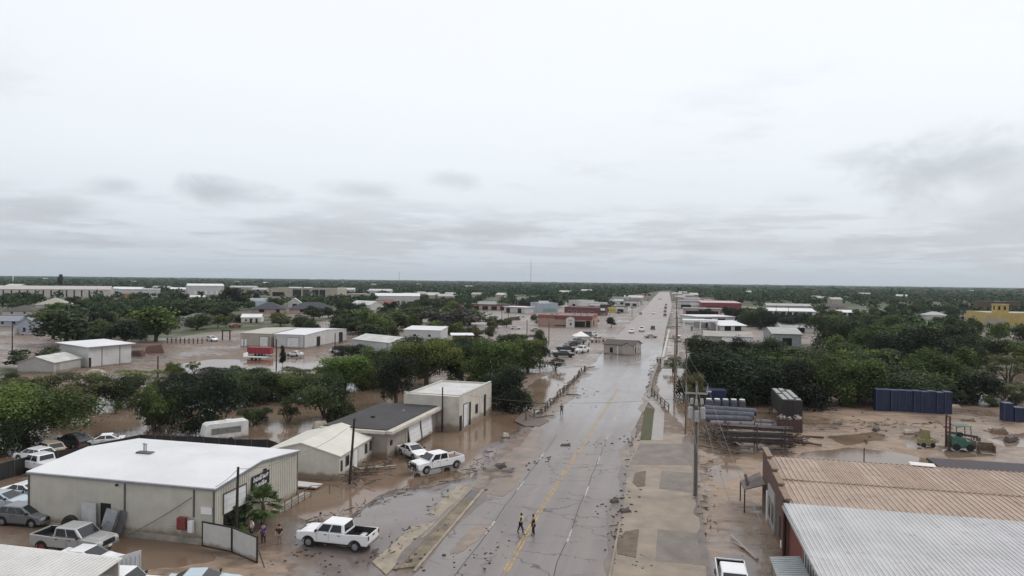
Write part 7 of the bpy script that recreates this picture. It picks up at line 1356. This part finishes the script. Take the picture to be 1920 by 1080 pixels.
# ------------------------------------------------------------------ woodland reaching the horizon
def woodland():
    rs = np.random.RandomState(77); V, Fc, Tn = [], [], []; off = 0
    def templ(seed, n, size):
        r_ = np.random.RandomState(seed); lob = [(r_.uniform(-.3, .3), r_.uniform(-.3, .3), r_.uniform(.3, .72), r_.uniform(.16, .26), r_.uniform(.16, .26), r_.uniform(.14, .24)) for _ in range(7)] + [(0, 0, .42, .38, .38, .4)]
        return leaves(r_, lob, n, size, .75)
    bands = ((330, 700, 1500, 110, .10, (7, 12), (5.5, 9)), (700, 1500, 3600, 44, .155, (9, 16), (6, 9.5)), (1500, 3200, 4600, 26, .2, (16, 30), (6, 9.5)), (3200, 8200, 5200, 16, .26, (45, 90), (6.5, 10)))
    for bi, (d0, d1, n, nq, qs, wr, hr) in enumerate(bands):
        d = np.sqrt(rs.uniform(d0 ** 2, d1 ** 2, n)) if bi < 2 else np.exp(rs.uniform(math.log(d0), math.log(d1), n)); a = rs.uniform(-.76, .74, n) - YAW * 0 + YAW
        x = -d * np.sin(a); y = d * np.cos(a); keep = np.ones(n, bool)
        xl, xr = roadx(y); keep &= ~((x > xl - 9) & (x < xr + 11) & (y < 1540))
        if bi < 2:
            dens = fbm(x, y, 130, 4); keep &= (dens > (.50 if bi == 0 else .36)) | (rs.rand(n) < .15)
            for k in range(0, 8):
                s_ = 1 + (75. if bi else 60.) * k / 7 / d
                for fp in FOOT:
                    xs_, ys_ = [p[0] for p in fp], [p[1] for p in fp]
                    m_ = keep & (x * s_ > min(xs_) - 8) & (x * s_ < max(xs_) + 8) & (y * s_ > min(ys_) - 8) & (y * s_ < max(ys_) + 8)
                    if m_.any(): keep[m_] &= sdist((x * s_)[m_], (y * s_)[m_], fp) > 6
            keep &= ~((x > -70) & (x < -18) & (y < 560) & (y > 290)); keep &= ~((x < -14) & (x > -190) & (y < 420)); keep &= ~((x < -280) & (x > -640) & (y < 640) & (y > 400) & (rs.rand(n) < .9))
        T_ = [templ(200 + bi * 10 + i, nq, qs) for i in range(5)]; w = rs.uniform(*wr, n); h = rs.uniform(*hr, n) * np.where(rs.rand(n) < .06, 1.45, 1.); rot = rs.rand(n) * 6.28; tb = rs.rand(n) * .5
        for i in np.nonzero(keep)[0]:
            v, f, tn = T_[rs.randint(5)]; c, s = math.cos(rot[i]), math.sin(rot[i])
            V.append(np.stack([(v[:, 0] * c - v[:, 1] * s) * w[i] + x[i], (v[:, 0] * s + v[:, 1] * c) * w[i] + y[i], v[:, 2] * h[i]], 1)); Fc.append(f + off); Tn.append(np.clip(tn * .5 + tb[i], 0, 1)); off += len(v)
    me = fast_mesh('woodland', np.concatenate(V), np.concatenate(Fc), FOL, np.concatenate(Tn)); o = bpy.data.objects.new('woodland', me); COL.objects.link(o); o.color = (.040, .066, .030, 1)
    tag(o, 'continuous dark green woodland spreading flat to the horizon', 'woodland', kind='stuff')
woodland()
# specks of far houses in the woodland
rr = random.Random(9); n = 0
for px_, by in ((445, 527), (498, 531), (540, 532), (640, 528), (785, 532), (880, 538), (895, 556), (940, 560), (845, 557), (790, 558), (812, 560), (700, 535), (600, 531), (250, 528), (85, 521), (1400, 551), (1530, 566), (1548, 566), (1565, 569), (1300, 558), (1270, 557), (1290, 560), (1100, 548), (1060, 552), (1180, 561), (1820, 544), (1690, 560), (1620, 556), (1195, 565), (1275, 566)):
    x, y = P(px_, by + 5); d = math.hypot(x, y); k = min(1.5, max(1., d / 700))
    t = T('far_house', 'tiny pale house showing among the distant woodland', 'house', (x, y), rr.uniform(-.4, .4), 'far houses in the woodland'); w = rr.uniform(7, 11) * k; hh_ = 5. + rr.random() * 2 + (k - 1) * 2
    MB().box(0, 0, hh_ / 2, w, 8, hh_)  .build('wall', BEIGE, t); MB().add([(-w / 2 - .5, -4.5, hh_ + .02), (w / 2 + .5, -4.5, hh_ + .02), (w / 2 + .5, 4.5, hh_ + .02), (-w / 2 - .5, 4.5, hh_ + .02), (-w / 2 - .5, 0, hh_ + 2), (w / 2 + .5, 0, hh_ + 2)], [(0, 1, 5, 4), (2, 3, 4, 5), (0, 4, 3), (1, 2, 5), (3, 2, 1, 0)]).build('roof', rr.choice((STAINR, GREYM, GREYM)), t)
# ------------------------------------------------------------------ air
hz = bpy.data.materials.new('haze'); hz.use_nodes = True; g = NT(hz.node_tree)
vol = g.n('ShaderNodeVolumePrincipled', ins={'Color': (.80, .88, .97, 1), 'Density': .00006, 'Anisotropy': .2}); g.n('ShaderNodeOutputMaterial', ins={'Volume': vol.outputs[0]})
o = MB().box(0, 7000, 64, 19500, 15500, 131).build('haze', hz); o['kind'] = 'stuff'; o['label'] = 'thin pale air haze over the whole town'; o['category'] = 'haze'
